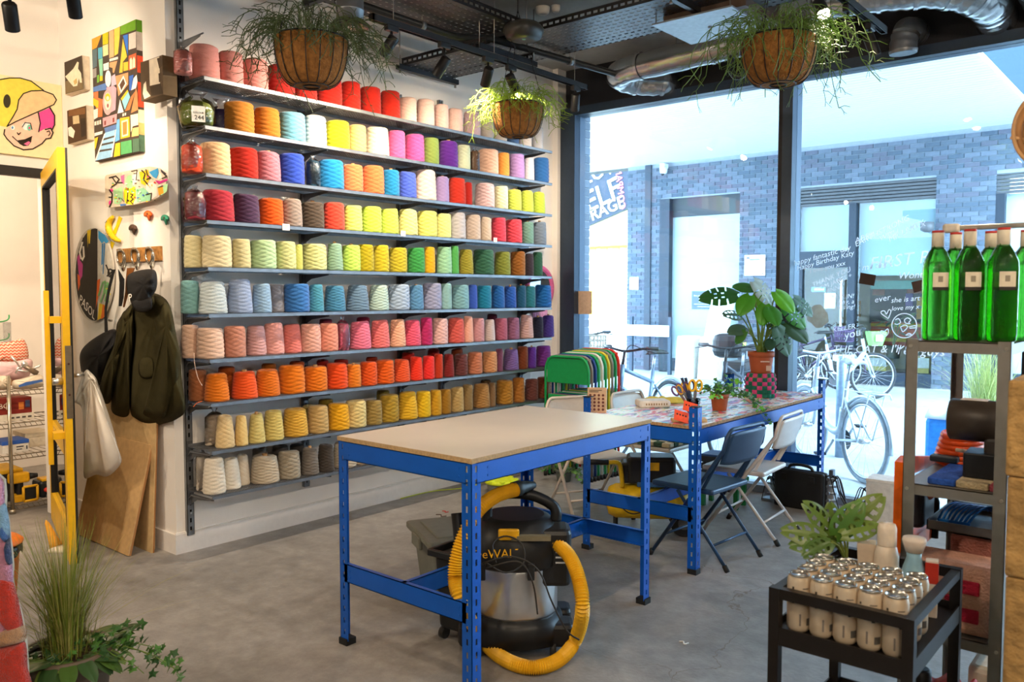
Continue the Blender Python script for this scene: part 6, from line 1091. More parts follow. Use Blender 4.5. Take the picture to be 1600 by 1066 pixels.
# grass clump with ivy, bottom left
gp = atd(105, 1030, 2.9); gp.z = 0; t = thing('grass_planter', 'feathery grass with ivy and broad leaves in a planter at lower left', 'plant', gp); pot('', t, .15, .27, '6a5a4a'); rr = random.Random(4); mb = MB()
for k in range(620):
    a = rr.uniform(0, 6.28); r0 = abs(rr.gauss(0, .035)); p = Vector((r0*math.cos(a), r0*math.sin(a), .25)); sp = abs(rr.gauss(0, .14)); L = rr.uniform(.22, .52)-sp*.25; o = Vector((math.cos(a), math.sin(a), 0)); wv = .0017; sd_ = Vector((-o.y, o.x, 0))*wv
    pts = [p+o*sp*(f**1.7)*1.1+Vector((0, 0, L*f*(1-.25*f*sp*2))) for f in (0, .35, .7, 1)]
    mb.add([q+sd_*s*(1-.8*i/3) for i, q in enumerate(pts) for s in (-1, 1)], [(0, 1, 3, 2), (2, 3, 5, 4), (4, 5, 7, 6)], rr.choice((0, 0, 1)), True)
stuff(mb.build('grass_blades', [mat('7f8c34', .6, var=.2), mat('a8a058', .6, var=.2)], t))
for k in range(16):
    a = rr.uniform(0, 6.28); b0 = gp+Vector((.09*math.cos(a), .09*math.sin(a), .26)); leaf(t, b0, (math.cos(a), math.sin(a), rr.uniform(-.3, .35)), (0, 0, 1), rr.choice((.12, .15)), .045, 'plain', rr.choice(('4c6a2c', '5f7c34', '3c5a30')), k)
for k in range(20):
    a = rr.uniform(0, 6.28); b0 = gp+Vector((.13*math.cos(a), .13*math.sin(a), .268)); leaf(t, b0, (math.cos(a), math.sin(a), rr.uniform(-.75, -.2)), (0, 0, 1), rr.choice((.09, .11)), .032, 'plain', rr.choice(('4c6a2c', '7f9444', '3c5a30')), k)
def ivy(t, base, dirs, rr, n=26, hx=('3f6a34', '4f8038', '335a30'), size=.02, seglen=.045, sag=.12):
    vm = MB(); lm_ = [MB() for _ in hx]
    for (dx, dy, ln, up) in dirs:
        p = Vector(base); pts = [p.copy()]; d = Vector((dx, dy, up)); m = max(3, int(ln/seglen))
        for i in range(m):
            d = Vector((dx+rr.uniform(-.25, .25), dy+rr.uniform(-.25, .25), d.z-sag)); p = p+d.normalized()*seglen; p.z = max(p.z, base[2]-.4); pts.append(p.copy())
        vm.tube(pts, .0018, 4)
        for q in pts[1:]:
            for _ in range(3):
                c_ = q+Vector((rr.uniform(-.028, .028), rr.uniform(-.028, .028), rr.uniform(-.01, .03))); nrm = Vector((rr.uniform(-.6, .6), rr.uniform(-.9, .1), rr.uniform(.3, 1))).normalized(); x = nrm.cross(Vector((rr.uniform(-1, 1), rr.uniform(-1, 1), .2))).normalized(); y = nrm.cross(x); s = size*rr.uniform(.7, 1.2)
                o5 = [(0, -.2), (.75, -.65), (.62, 0), (1., .35), (.4, .55), (0, 1.2), (-.4, .55), (-1., .35), (-.62, 0), (-.75, -.65)]
                lm_[rr.randrange(len(hx))].add([c_+x*a*s+y*b_*s+nrm*(-.12*s*abs(a)) for a, b_ in o5]+[c_+nrm*.08*s], [(10, i, (i+1) % 10) for i in range(10)], 0, False)
    L0 = Vector(t.location); stuff(vm.build('vines', M_STEM, t, world=True))
    for k, m_ in enumerate(lm_): stuff(m_.build('ivy_leaves', leafm(hx[k]), t, world=True))
ivy(t, gp+Vector((.05, .05, .28)), [(.9, .55, .38, .25), (.8, .3, .3, .2), (.9, .8, .34, .1), (.3, -.6, .2, .1), (.5, .8, .25, .2), (-.3, -.5, .2, .2), (.1, .9, .2, .3)], rr)
# monstera in its chequered cover on the painted table
q = onz(1188, 620, .8); MP = Vector((q.x, q.y, .8)); t = thing('pot_cover', 'pink and green chequered tufted pot cover on the painted table', 'pot cover', MP); r0, hh = .098, .165
cm = [[MB() for _ in range(1)] for _ in range(2)]
for i in range(18):
    for j in range(6):
        k = (i+j+(1 if R.random() < .12 else 0)) % 2; a0, a1 = 2*PI*i/18, 2*PI*(i+1)/18; z0, z1 = hh*j/6, hh*(j+1)/6; b_ = R.uniform(.0, .004)
        def cp(a, z, e): rr_ = (r0+e)*(1-.10*max(0, z/hh-.7)/.3); return Vector((rr_*math.cos(a), rr_*math.sin(a), z))
        n = 4; vs = [cp(a0+(a1-a0)*p/n, z0+(z1-z0)*s/n, (0 if p in (0, n) or s in (0, n) else .006+b_)) for s in range(n+1) for p in range(n+1)]
        cm[k][0].add(vs, [(s*5+p, s*5+p+1, (s+1)*5+p+1, (s+1)*5+p) for s in range(n) for p in range(n)], 0, True)
cm[0][0].build('pink_pile', mat('d84a84', .95, var=.15, bump=1., bscale=160), t); cm[1][0].build('green_pile', mat('1f6e5c', .95, var=.15, bump=1., bscale=160), t); mb = MB(); mb.lathe([(r0*.97, .001), (r0*.97, hh*.9), (r0*.9, hh)], n=30, capt=True); mb.build('core', mat('8a6a5a', .9), t)
t = thing('monstera_plant', 'large monstera in a terracotta pot standing on the chequered cover', 'plant', MP+Vector((0, 0, hh+.0005)))
pot('', t, .088, .145); MB().bb(.018, .05, -.0885, -.0875, .02, .055, M=Matrix.Rotation(YAW-.1, 4, 'Z')).build('barcode_sticker', mat('c8a898', .6), t); MB().bb(-.02, .04, -.0895, -.0885, .078, .086, M=Matrix.Rotation(YAW-.1, 4, 'Z')).build('pot_print', mat('d8b8a8', .6), t)
top = MP+Vector((0, 0, hh+.14)); dm = (top-C0).dot(FW)
ML = [((1152, 462), (1103, 462), .0, 'monstera', '2f6a2c', .21), ((1172, 462), (1160, 482), -.10, 'plain', '4a9a28', .13), ((1158, 494), (1122, 488), -.05, 'swiss', '3f5f40', .12), ((1178, 440), (1208, 472), .03, 'monstera', 'a8bcb4', .17), ((1212, 456), (1238, 482), -.05, 'plain', '62b81c', .15), ((1178, 452), (1150, 446), .05, 'plain', '3d7a34', .12), ((1225, 478), (1252, 502), .0, 'monstera', '3a8a2c', .17), ((1228, 505), (1266, 534), -.02, 'plain', '35583c', .16), ((1214, 512), (1230, 542), -.08, 'monstera', '4a7260', .17), ((1165, 512), (1140, 518), -.04, 'plain', '4a6a58', .12), ((1165, 518), (1157, 526), -.10, 'plain', '3c7a34', .09), ((1196, 476), (1192, 500), -.08, 'plain', '4fa022', .12), ((1202, 480), (1212, 500), -.1, 'plain', '3f8a28', .13), ((1240, 466), (1271, 490), .05, 'monstera', '3a6a4c', .15), ((1205, 530), (1202, 545), -.1, 'plain', '2a4a34', .08), ((1190, 458), (1180, 470), .08, 'plain', '6ab830', .10), ((1208, 492), (1216, 520), .06, 'monstera', '38705a', .15)]
for k, (b0, b1, dd_, kind, hx, L) in enumerate(ML):
    bp_ = atd(*b0, dm+dd_); tp = atd(*b1, dm+dd_-.05*((k*37 % 5)-2)/2-.03); dv = (tp-bp_); upv = (Vector((0, 0, 1))*.8-FW*.7); leaf(t, bp_, dv, upv, L*1.18, L*.55, kind, hx, k)
    s0 = top+Vector((R.uniform(-.025, .025), R.uniform(-.025, .025), -.01)); mb = MB(); mb.tube(smooth_poly([s0, s0.lerp(bp_, .5)+Vector((0, 0, .03)), bp_], 12, False), [.0075-.0004*i for i in range(12)], 7); mb.build('stalk', M_STEM, t, world=True)
# ivy pot on the table
q = onz(1124, 641, .8); t = thing('ivy_pot', 'small terracotta pot of trailing ivy on the painted table', 'plant', (q.x, q.y, .8)); pot('', t, .056, .10); rr = random.Random(9)
ivy(t, (q.x, q.y, .9), [(.9, .9, .32, .3), (.7, .9, .30, .4), (-.7, .2, .14, .5), (-.3, -.5, .13, .4), (.2, -.7, .16, .3), (-.8, -.5, .15, .6), (.1, .4, .12, .9), (.6, .2, .16, .8), (.9, .5, .36, .2), (-.5, .6, .12, .8)], rr, hx=('3f7a30', '6ab83a', '2f5f38'), size=.019, seglen=.035, sag=.16)
# vine on the floor under the table
q = onz(885, 758); t = thing('floor_ivy', 'trailing green ivy in a low pot behind the table legs', 'plant', (q.x-.1, q.y+.1, 0)); pot('', t, .07, .10, '5a5f58'); ivy(t, (q.x-.1, q.y+.1, .1), [(.9, -.3, .3, .2), (-.9, -.5, .2, .2), (.4, -.8, .2, .2), (.9, .1, .25, .1), (-.4, .4, .15, .4)], random.Random(3), size=.022)
# ================================================================ outside: bikes, signs, planters
M_TYRE = mat('2a2c30', .7); M_SIL = mat('aab4c0', .3, .6); M_SPOKE = mat('c8ccd0', .3, .8)
def bike(lb, cr, cf, fr_h, tyre='33363a', style='diamond', fender=True, basket_=None, rack_=False, saddle='2a2a2c', rw=.34, bars='flat', extra=None):
    cr, cf = Vector((*cr, -.02)), Vector((*cf, -.02)); d = (cf-cr); ang = math.atan2(d.y, d.x); t = thing('bicycle', lb, 'bicycle', cr, ang, 'parked bicycles'); wb = max(.9, min(1.12, d.length)); mf = mat(fr_h, .35, .3); mt = mat(tyre, .7)
    def wheel(x, nm):
        mb = MB(); N = 36; mb.tube([(x+(rw-.018)*math.cos(a), 0, rw+(rw-.018)*math.sin(a)) for a in [2*PI*i/N for i in range(N)]], .018, 7, closed=True); wl_ = mb.build(nm, mt, t)
        mb = MB(); mb.tube([(x+(rw-.045)*math.cos(a), 0, rw+(rw-.045)*math.sin(a)) for a in [2*PI*i/N for i in range(N)]], .011, 6, closed=True); mb.build('rim', M_SIL, wl_)
        mb = MB()
        for i in range(20): a = 2*PI*i/20; mb.tube([(x, .02*(-1)**i, rw), (x+(rw-.05)*math.cos(a), 0, rw+(rw-.05)*math.sin(a))], .0016, 4)
        mb.cyl((x, -.04, rw), (x, .04, rw), .022, n=12); mb.build('spokes', M_SPOKE, wl_)
        if fender: mb = MB(); mb.tube([(x+(rw+.02)*math.cos(a), 0, rw+(rw+.02)*math.sin(a)) for a in [math.radians(g) for g in (range(20, 200, 12) if x < .1 else range(-10, 150, 12))]], .017, 6); mb.build('mudguard', mf if style != 'grey' else M_SIL, t)
    wheel(0, 'rear_wheel'); wheel(wb, 'front_wheel')
    bb0 = Vector((wb*.40, 0, .29)); st0 = Vector((wb*.29, 0, .80)); hd0 = Vector((wb*.83, 0, .88)); hd1 = Vector((wb*.87, 0, .68)); rh_ = Vector((0, 0, rw)); fh = Vector((wb, 0, rw))
    fm = MB(); rt_ = .019
    if style == 'step': fm.tube(smooth_poly([hd1, Vector((wb*.62, 0, .40)), bb0+Vector((0, 0, .08)), st0*.55+bb0*.45], 14, False), .034, 10)
    else: fm.tube([hd1, bb0], rt_*1.2, 10).tube([hd0-Vector((0, 0, .04)), st0-Vector((0, 0, .12))], rt_, 10)
    fm.tube([bb0, st0], rt_, 10).tube([hd0, hd1], rt_*1.25, 10)
    for s in (-1, 1): fm.tube([bb0+Vector((0, .03*s, 0)), rh_+Vector((0, .06*s, 0))], .011, 7).tube([st0-Vector((.0, -.02*s, .14)), rh_+Vector((0, .06*s, 0))], .009, 7)
    fm.build('frame', mf, t)
    mb = MB()
    for s in (-1, 1): mb.tube([hd1+Vector((.005, .05*s, -.02)), fh+Vector((0, .055*s, 0))], .013, 8)
    mb.build('fork', mf, t)
    mb = MB(); mb.tube([st0, st0+Vector((-.03, 0, .13))], .013, 8); mb.build('seat_post', M_SIL, t); sd0 = st0+Vector((-.04, 0, .15))
    pl = lambda u, v, h: sd0+Vector((u, v, h)); puff([(-.13, -.07), (-.12, 0), (-.13, .07), (-.05, .075), (.05, .025), (.14, .018), (.15, 0), (.14, -.018), (.05, -.025), (-.05, -.075)], pl, .045, 6, 40).build('saddle', mat(saddle, .6), t)
    hb = hd0+Vector((-.03, 0, .12)); mb = MB(); mb.tube([hd0, hb], .014, 8).tube(smooth_poly([hb+Vector((-.10, -.30, .03)), hb+Vector((-.02, -.2, .03)), hb, hb+Vector((-.02, .2, .03)), hb+Vector((-.10, .30, .03))], 16, False), .012, 8); mb.build('handlebar', M_SIL if bars == 'sil' else mat('33363a', .4), t)
    for s in (-1, 1): mb = MB(); mb.tube([hb+Vector((-.10, .30*s, .03)), hb+Vector((-.055, .2*s, .032))], .017, 8); mb.build('grip', mat('2c2c30', .7), t); mb = MB(); mb.tube([hb+Vector((-.03, .2*s, .02)), hb+Vector((.0, .26*s, .01)), hb+Vector((-.03, .32*s, .0))], .006, 6); mb.build('brake_lever', mat('3a3c40', .4), t)
    mb = MB(); mb.tube(smooth_poly([hb+Vector((0, .2, .02)), hb+Vector((.09, .12, .06)), hb+Vector((.08, .02, -.12)), hd1+Vector((.02, .03, -.1))], 14, False), .004, 5); mb.build('cable', M_TYRE, t)
    mb = MB(); mb.lathe([(.085, -.004), (.085, .004)], bb0+Vector((0, -.05, 0)), n=24, M=Matrix.Rotation(PI/2, 4, 'X')); mb.build('chainring', mat('4a4c50', .4, .7), t)
    for s in (-1, 1): e = bb0+Vector((.1*s, .07*s, -.13*s)); mb = MB(); mb.tube([bb0+Vector((0, .06*s, 0)), e], .011, 7); mb.build('crank', M_SIL, t); MB().rbox(e+Vector((0, .05*s, 0)), (.09, .07, .02), .005).build('pedal', M_TYRE, t)
    if basket_:
        bc = hd0+Vector((.19, 0, .02)); mb = MB()
        if basket_ == 'lime': mb.lathe([(.10, -.12), (.16, .08), (.15, .08), (.09, -.11)], bc, n=4, M=Matrix.Rotation(PI/4, 4, 'Z'), smooth=False, capt=False); mb.build('basket', mat('86e06a', .5), t); MB().bb(bc.x-.05, bc.x+.05, -.125, -.12, bc.z-.05, bc.z+.04).build('basket_label', mat('e0ecec', .6), t)
        else:
            for z in (-.12, -.04, .04, .10): mb.tube([bc+Vector(((.13+.03*z)*math.cos(a)*1.1, (.17+.05*z)*math.sin(a), z)) for a in [2*PI*i/24 for i in range(24)]], .008, 5, closed=True)
            for i in range(24): a = 2*PI*i/24; mb.tube([bc+Vector((.14*math.cos(a), .165*math.sin(a), -.12)), bc+Vector((.147*math.cos(a), .178*math.sin(a), .1))], .006, 4)
            mb.build('basket', mat(basket_, .8), t)
    if rack_:
        mb = MB()
        for s in (-1, 1): mb.tube([(.2, .06*s, .74), (-.22, .07*s, .74), (-.24, .07*s, .70)], .006, 6).tube([(-.16, .07*s, .74), (0, .07*s, rw)], .005, 6)
        mb.tube([(-.22, -.07, .74), (-.22, .07, .74)], .006, 6).tube([(.0, -.065, .74), (0, .065, .74)], .005, 6); mb.build('luggage_rack', mf, t)
    if extra: extra(t, dict(bb=bb0, st=st0, hd=hd0, hd1=hd1, wb=wb))
    return t
def gxy(u, d): p = atd(u, 460, d); return (p.x, p.y)
def ebits(t, k):
    M = frame_m((k['wb']*.66, -.042, .50), (.55, 0, .62), (-.6, 0, .5)); text('Lime', .13, mat('58c850', .5), M, t, 'lettering', world=False); mb = MB(); MB().rbox((k['wb']*.55, 0, .60), (.30, .07, .09), .02, M=None).build('battery', mat('d8dee2', .5), t)
bike('silver bicycle parked outside nearest the stacked chairs', gxy(1045, 8.1), gxy(958, 7.45), '75889e', fender=True, style='grey')
bike('dark bicycle with a silver mudguard facing the window behind the ivy', gxy(1175, 8.6), gxy(1126, 7.72), '3c434c', style='grey', bars='flat')
bike('white bicycle with green front basket parked by the shop opposite', gxy(1263, 12.0), gxy(1367, 12.0), 'c4ccd2', style='step', basket_='lime', fender=False, extra=ebits)
bike('white bicycle with a luggage rack close outside the right pane', gxy(1356, 6.62), gxy(1266, 7.5), 'b8c6d2', tyre='8c9aa6', rack_=True, saddle='a8b4c0', bars='sil', style='step')
bike('bicycle with a wicker basket seen past the brick edge', gxy(905, 11.4), gxy(925, 10.5), '8a94a0', basket_='9a8e80')
bike('dark bicycle with a large basket behind the white and green one', gxy(1225, 13.6), gxy(1285, 13.3), '4a4258', basket_='5a4a6a')
# moped behind the monstera
q = gxy(1165, 9.4); t = thing('moped', 'dark parked moped partly hidden behind the monstera', 'moped', (*q, -.02), YAW+.9); MB().rbox((.1, 0, .52), (.7, .26, .22), .08, n=4).build('body', mat('3a424c', .3), t); MB().rbox((0, 0, .72), (.55, .24, .1), .045, n=4).build('seat', mat('2a2a2e', .6), t); MB().rbox((-.42, 0, .96), (.32, .34, .26), .12, n=5).build('top_box', mat('1c2024', .5), t); MB().bb(-.46, -.38, -.176, -.165, .93, 1.0).build('sticker', mat('c8e860', .6), t)
mb = MB(); mb.tube([(.5, 0, .55), (.42, 0, 1.02)], .03, 10).tube([(.40, -.3, 1.03), (.42, 0, 1.04), (.40, .3, 1.03)], .014, 8); mb.build('handlebar', mat('3c4248', .4), t); MB().rbox((.47, 0, .75), (.06, .34, .4), .025, n=3).build('leg_shield', mat('6a7684', .35), t)
for x in (-.42, .55): mb = MB(); mb.tube([(x+.19*math.cos(a), 0, .25+.19*math.sin(a)) for a in [2*PI*i/26 for i in range(26)]], .055, 8, closed=True); mb.build('wheel', M_TYRE, t)
# yard sign
ys = YO-.5; x0, x1 = ony(987, 510, ys).x, ony(1047, 510, ys).x; zt, zb = ony(1010, 508, ys).z, ony(1010, 525, ys).z
t = thing('yard_sign', 'low white yard name sign on two dark posts across the passage', 'sign', ((x0+x1)/2, ys, -.02))
for x in (x0, x1): MB().bb(x-.03, x+.03, ys-.03, ys+.03, -.02, zt+.16).build('post', mat('3a4a5a', .5), t, world=True)
MB().bb(x0-.1, x1+.0, ys-.06, ys-.03, zb, zt).build('board', mat('f2f4f6', .5, var=.02), t, world=True); text('HART YARD', .17, mat('b4bcc8', .6), frame_m(((x0+x1)/2-.05, ys-.061, (zb+zt)/2+.01), (1, 0, 0), (0, 0, 1)), t)
# concrete blocks by the frosted pane
for (u, d, lb) in ((1076, 14.8, 'left pale concrete block under the frosted pane'), (1112, 14.6, 'right pale concrete block under the frosted pane')):
    p = ony(u, 560, YO-.7); t = thing('concrete_block', lb, 'block', (p.x, YO-.7, -.02), 0, 'concrete blocks'); MB().rbox((0, 0, .36), (.32, .32, .72), .02, n=2, taper=1.2).build('body', mat('d8d6d0', .9, bump=.3), t); MB().rbox((0, 0, .74), (.30, .30, .04), .01).build('seat_pad', mat('e4dcb8', .7), t)
# notices, cameras on the wall opposite
def notice(u0, u1, v0, v1, hx, lb, prints=(), yy=YO-.012, name='notice', txt=None):
    a, b_ = ony(u0, v1, yy), ony(u1, v0, yy); t = thing(name, lb, 'notice', (a.x, yy, a.z)); MB().bb(a.x, b_.x, yy-.006, yy, a.z, b_.z).build('sheet', mat(hx, .6, var=.03), t, world=True); w_, h_ = b_.x-a.x, b_.z-a.z
    for x0_, x1_, z0_, z1_, ph in prints: MB().bb(a.x+w_*x0_, a.x+w_*x1_, yy-.0075, yy-.006, a.z+h_*z0_, a.z+h_*z1_).build('print', mat(ph, .7), t, world=True)
    for s_, sz, hx2, zz in (txt or ()): text(s_, sz, mat(hx2, .6), frame_m((a.x+w_/2, yy-.008, a.z+h_*zz), (1, 0, 0), (0, 0, 1)), t)
notice(1163, 1196, 398, 431, 'e6e8ec', 'white paper notice on the brick pier opposite', [(.1, .25, .82, .9, '4a5a80'), (.25, .75, .74, .82, '7a8498'), (.1, .8, .55, .57, 'a8acb4'), (.1, .85, .47, .49, 'a8acb4'), (.85, .92, .06, .12, '5a6070')])
notice(1081, 1118, 455, 483, '5a6a78', 'dark 50% poster stuck on the frosted pane opposite', [(.1, .9, .26, .29, 'c8d4dc'), (.25, .8, .12, .15, 'c8d4dc')], YO+.11, txt=(('Are you a new tenant?', .045, 'dce8f0', .75), ('50%', .12, 'f0f4f8', .5)))
notice(984, 998, 433, 453, 'e8dce4', 'small pink edged notice on the brick corner opposite', [(.15, .85, .2, .8, 'f4f0f2')])
notice(1288, 1306, 458, 482, 'd8dcd8', 'white paper on the glass door opposite', [(.15, .8, .8, .84, '808488')], YO+.04); notice(1246, 1268, 410, 419, 'e8dc78', 'yellow warning sticker on the shop door glass', [(.05, .25, .2, .8, '5a5420')], YO+.04); notice(1268, 1290, 449, 456, '78b8dc', 'blue sticker on the glass door opposite', [(.2, .9, .3, .7, 'e0f0f8')], YO+.04)
p = ony(1041, 262, YO); t = thing('security_camera', 'white dome security camera high on the bricks opposite', 'camera', (p.x, YO, p.z)); mb = MB(); mb.lathe([(.05, -.13), (.07, -.1), (.08, -.02), (.06, 0)], (0, -.1, 0), n=18); mb.build('dome', mat('dfe6ea', .4), t); MB().bb(-.05, .05, -.16, .0, -.02, .06).build('bracket', mat('dfe6ea', .4), t); mb = MB(); mb.lathe([(.02, -.16), (.035, -.125)], (-.01, -.12, 0), n=14); mb.build('lens', M_BLK, t)
p = ony(1452, 350, YO); t = thing('wall_lamp', 'dark wall lamp beside the right blind opposite', 'lamp', (p.x, YO, p.z)); mb = MB(); mb.lathe([(.04, -.14), (.10, -.1), (.10, .02)], (0, -.12, 0), n=18); mb.build('shade', mat('5a5c60', .4), t); MB().bb(-.03, .03, -.1, 0, -.02, .03).build('arm', mat('5a5c60', .4), t)
# leaning pale board by the frosted pane
p = ony(1108, 520, YO-.25); t = thing('pale_panel', 'pale panel leaning against the frosted pane', 'panel', (p.x, YO-.3, -.02)); M_ = Matrix.Rotation(math.radians(12), 4, 'Y'); MB().bb(-.22, .22, -.02, .02, .05, 1.45, M=M_).build('sheet', mat('eef2f2', .5), t)
# storage company building far beyond
yb_ = 34.; fx0, fx1 = ony(900, 300, yb_).x-6, ony(992, 300, yb_).x+7; t = thing('storage_building', 'far pale yellow storage building with a slanted dark sign', 'building', ((fx0+fx1)/2, yb_, -.02)); hgt = ony(950, 235, yb_).z+2.5
MB().bb(fx0, fx1, yb_, yb_+6, -.02, hgt).build('wall', mat('f0e6b0', .7, var=.04), t, world=True); za, zb_ = ony(950, 452, yb_).z, ony(950, 388, yb_).z
for i in range(24): x = fx0+(fx1-fx0)*i/24; MB().bb(x, x+(fx1-fx0)/24*.55, yb_-.06, yb_, 0, zb_).build('cladding_rib', mat('f0d860', .7, var=.03), t, world=True)
MB().bb(fx0, fx1, yb_-.12, yb_, zb_, zb_+.12).build('band', mat('e0c020', .6), t, world=True)
def SP(u, v): return ony(u, v, yb_-.2)
mb = MB(); mb.slab([SP(u, v) for u, v in ((880, 370), (1030, 305), (1030, 180), (880, 240))], (0, .15, 0)); mb.build('sign_panel', mat('28303e', .6), t, world=True)
def stx(s_, u, v, u2, v2, size, hx): a, b_ = SP(u, v), SP(u2, v2); a.y -= .03; b_.y -= .03; text(s_, size, mat(hx, .6), frame_m((a+b_)/2, b_-a, (0, 0, 1)), t, 'sign_lettering', ext=.02)
px = (SP(951, 300)-SP(950, 300)).length
stx('SELF', 905, 325, 962, 296, 40*px, 'f6f2d4'); stx('STORAGE', 893, 352, 968, 318, 22*px, 'f6f2d4'); stx('YELLOW', 890, 290, 955, 262, 26*px, 'f6f2d4'); stx('COMPANY', 972, 318, 966, 262, 13*px, 'e87090')
# things in the shop opposite
def shop(name, lb, cat, u0, u1, v0, v1, yy, dp, hx, parts=()):
    a, b_ = ony(u0, v1, yy), ony(u1, v0, yy); z0 = max(a.z, .02); t = thing(name, lb, cat, ((a.x+b_.x)/2, yy, z0)); MB().rbox(((a.x+b_.x)/2, yy+dp/2, (z0+b_.z)/2), (b_.x-a.x, dp, b_.z-z0), .01, n=2).build('body', mat(hx, .7), t, world=True)
    for (p0, p1, q0, q1, ph) in parts: MB().bb(a.x+(b_.x-a.x)*p0, a.x+(b_.x-a.x)*p1, yy-.012, yy, z0+(b_.z-z0)*q0, z0+(b_.z-z0)*q1).build('panel', mat(ph, .7), t, world=True)
shop('display_counter', 'yellow fronted planter counter in the shop opposite', 'counter', 1345, 1385, 560, 598, YO+.9, .4, 'd8c060', [(.0, 1., .6, 1., 'e8e4d8')]); shop('display_counter', 'second yellow planter counter near the brick pier opposite', 'counter', 1420, 1452, 560, 598, YO+.5, .4, 'd8c060', [(0, 1, .6, 1, 'e8e4d8')])
shop('arcade_bench', 'orange and red striped bench in the shop opposite', 'bench', 1360, 1450, 505, 540, YO+2.4, .4, 'b8482c', [(0, 1, .2, .35, 'e8c040'), (0, 1, .55, .7, 'e0642c'), (0, 1, .82, .95, 'e8c040')])
shop('menu_screen', 'dark board with purple and yellow posters in the shop opposite', 'board', 1358, 1455, 450, 505, YO+2.9, .05, '2e3a48', [(.05, .25, .8, 1., 'e8907a'), (.62, .9, .85, 1., 'e8907a'), (.78, 1., .1, .75, 'e0b030'), (.6, .72, .5, .85, '7a68b8')])
shop('light_box', 'mint green lit shelf high in the shop opposite', 'shelf', 1360, 1440, 438, 452, YO+1.8, .3, '8ad0bc'); shop('orange_poster', 'orange poster on the cream wall of the shop opposite', 'poster', 1330, 1345, 470, 495, YO+2.9, .02, 'e8a050', [(.2, .8, .3, .7, 'f0e0c0')])
for (u, v, lb, yy) in ((1395, 560, 'leafy plant in the shop window opposite', YO+1.1), (1437, 555, 'leafy plant by the pier in the shop opposite', YO+.7)):
    a = ony(u, v, yy); t = thing('shop_plant', lb, 'plant', (a.x, yy, max(a.z, .02)-.02*0), 0, 'plants in the shop opposite'); rr = random.Random(u); pot('', t, .14, .22, '4a5a50')
    for k in range(26): g = rr.uniform(0, 6.28); b0 = Vector((a.x, yy, max(a.z, .02)+.2)); e = rr.uniform(.2, .6); st__ = b0+Vector((.15*math.cos(g), .15*math.sin(g), e)); leaf(t, st__, (math.cos(g), math.sin(g), rr.uniform(-.4, .5)), (0, 0, 1), .22, .04, 'plain', '4a7a4c', k); 
    mb = MB()
    for k in range(10): g = rr.uniform(0, 6.28); mb.tube([(0, 0, .2), (.15*math.cos(g), .15*math.sin(g), .6)], .006, 5)
    mb.build('stems', M_STEM, t)
# bollard and planters near the glass
q = gxy(1318, 7.7); t = thing('bollard', 'grey metal post standing behind the white bicycle', 'bollard', (*q, -.02)); mb = MB(); mb.lathe([(.045, 0), (.045, .92), (.03, .95), (.001, .955)], n=18, capt=False); mb.build('post', mat('8fa4b8', .4, .5), t)
t = thing('outdoor_grass', 'feathery pale grass growing outside behind the steel rack', 'plant', (*gxy(1545, 7.4), -.02)); pot('', t, .2, .34, '7a4a38'); rr = random.Random(14); mb = MB()
for k in range(520):
    a = rr.uniform(0, 6.28); p = Vector((rr.gauss(0, .05), rr.gauss(0, .05), .3)); sp = abs(rr.gauss(0, .35)); L = rr.uniform(.4, 1.05); o = Vector((math.cos(a), math.sin(a), 0)); sd_ = Vector((-o.y, o.x, 0))*.003; pts = [p+o*sp*(f**1.8)+Vector((0, 0, L*f*(1-.35*f*sp*1.4))) for f in (0, .35, .7, 1)]
    mb.add([q_+sd_*s*(1-.8*i/3) for i, q_ in enumerate(pts) for s in (-1, 1)], [(0, 1, 3, 2), (2, 3, 5, 4), (4, 5, 7, 6)], rr.choice((0, 1)), True)
stuff(mb.build('grass_blades', [mat('b4b878', .6, var=.2), mat('93a45c', .6, var=.2)], t))
p = onz(1536, 672); q = gxy(1534, 6.75); t = thing('leafy_planter', 'terracotta planter of small ivy outside behind the projector', 'plant', (*q, -.02)); pot('', t, .17, .36, 'a04a30'); ivy(t, (q[0], q[1], .36), [(math.cos(a)*.9, math.sin(a)*.9, .2, .4) for a in [k*.6 for k in range(11)]]+[(0, 0, .1, 1.), (.3, .2, .12, 1), (-.3, -.2, .14, 1)], random.Random(2), hx=('4f8a68', '3c7a58', '6aa84c'), size=.03, seglen=.05)
q = gxy(1492, 7.0); t = thing('recycling_bag', 'blue recycling sack of crumpled paper outside the window', 'bag', (*q, -.02)); MB().rbox((0, 0, .24), (.34, .34, .48), .06, n=4).build('sack', mat('2f86d8', .6, bump=.6, bscale=12), t); pl = lambda u, v, h: Vector((u, v, .475+h)); puff([(-.17, -.15), (0, -.18), (.17, -.15), (.18, .1), (.05, .18), (-.16, .15)], pl, .12, 7, 50, .03, 6).build('paper_waste', mat('dce8f0', .7, var=.12, scale=25), t)
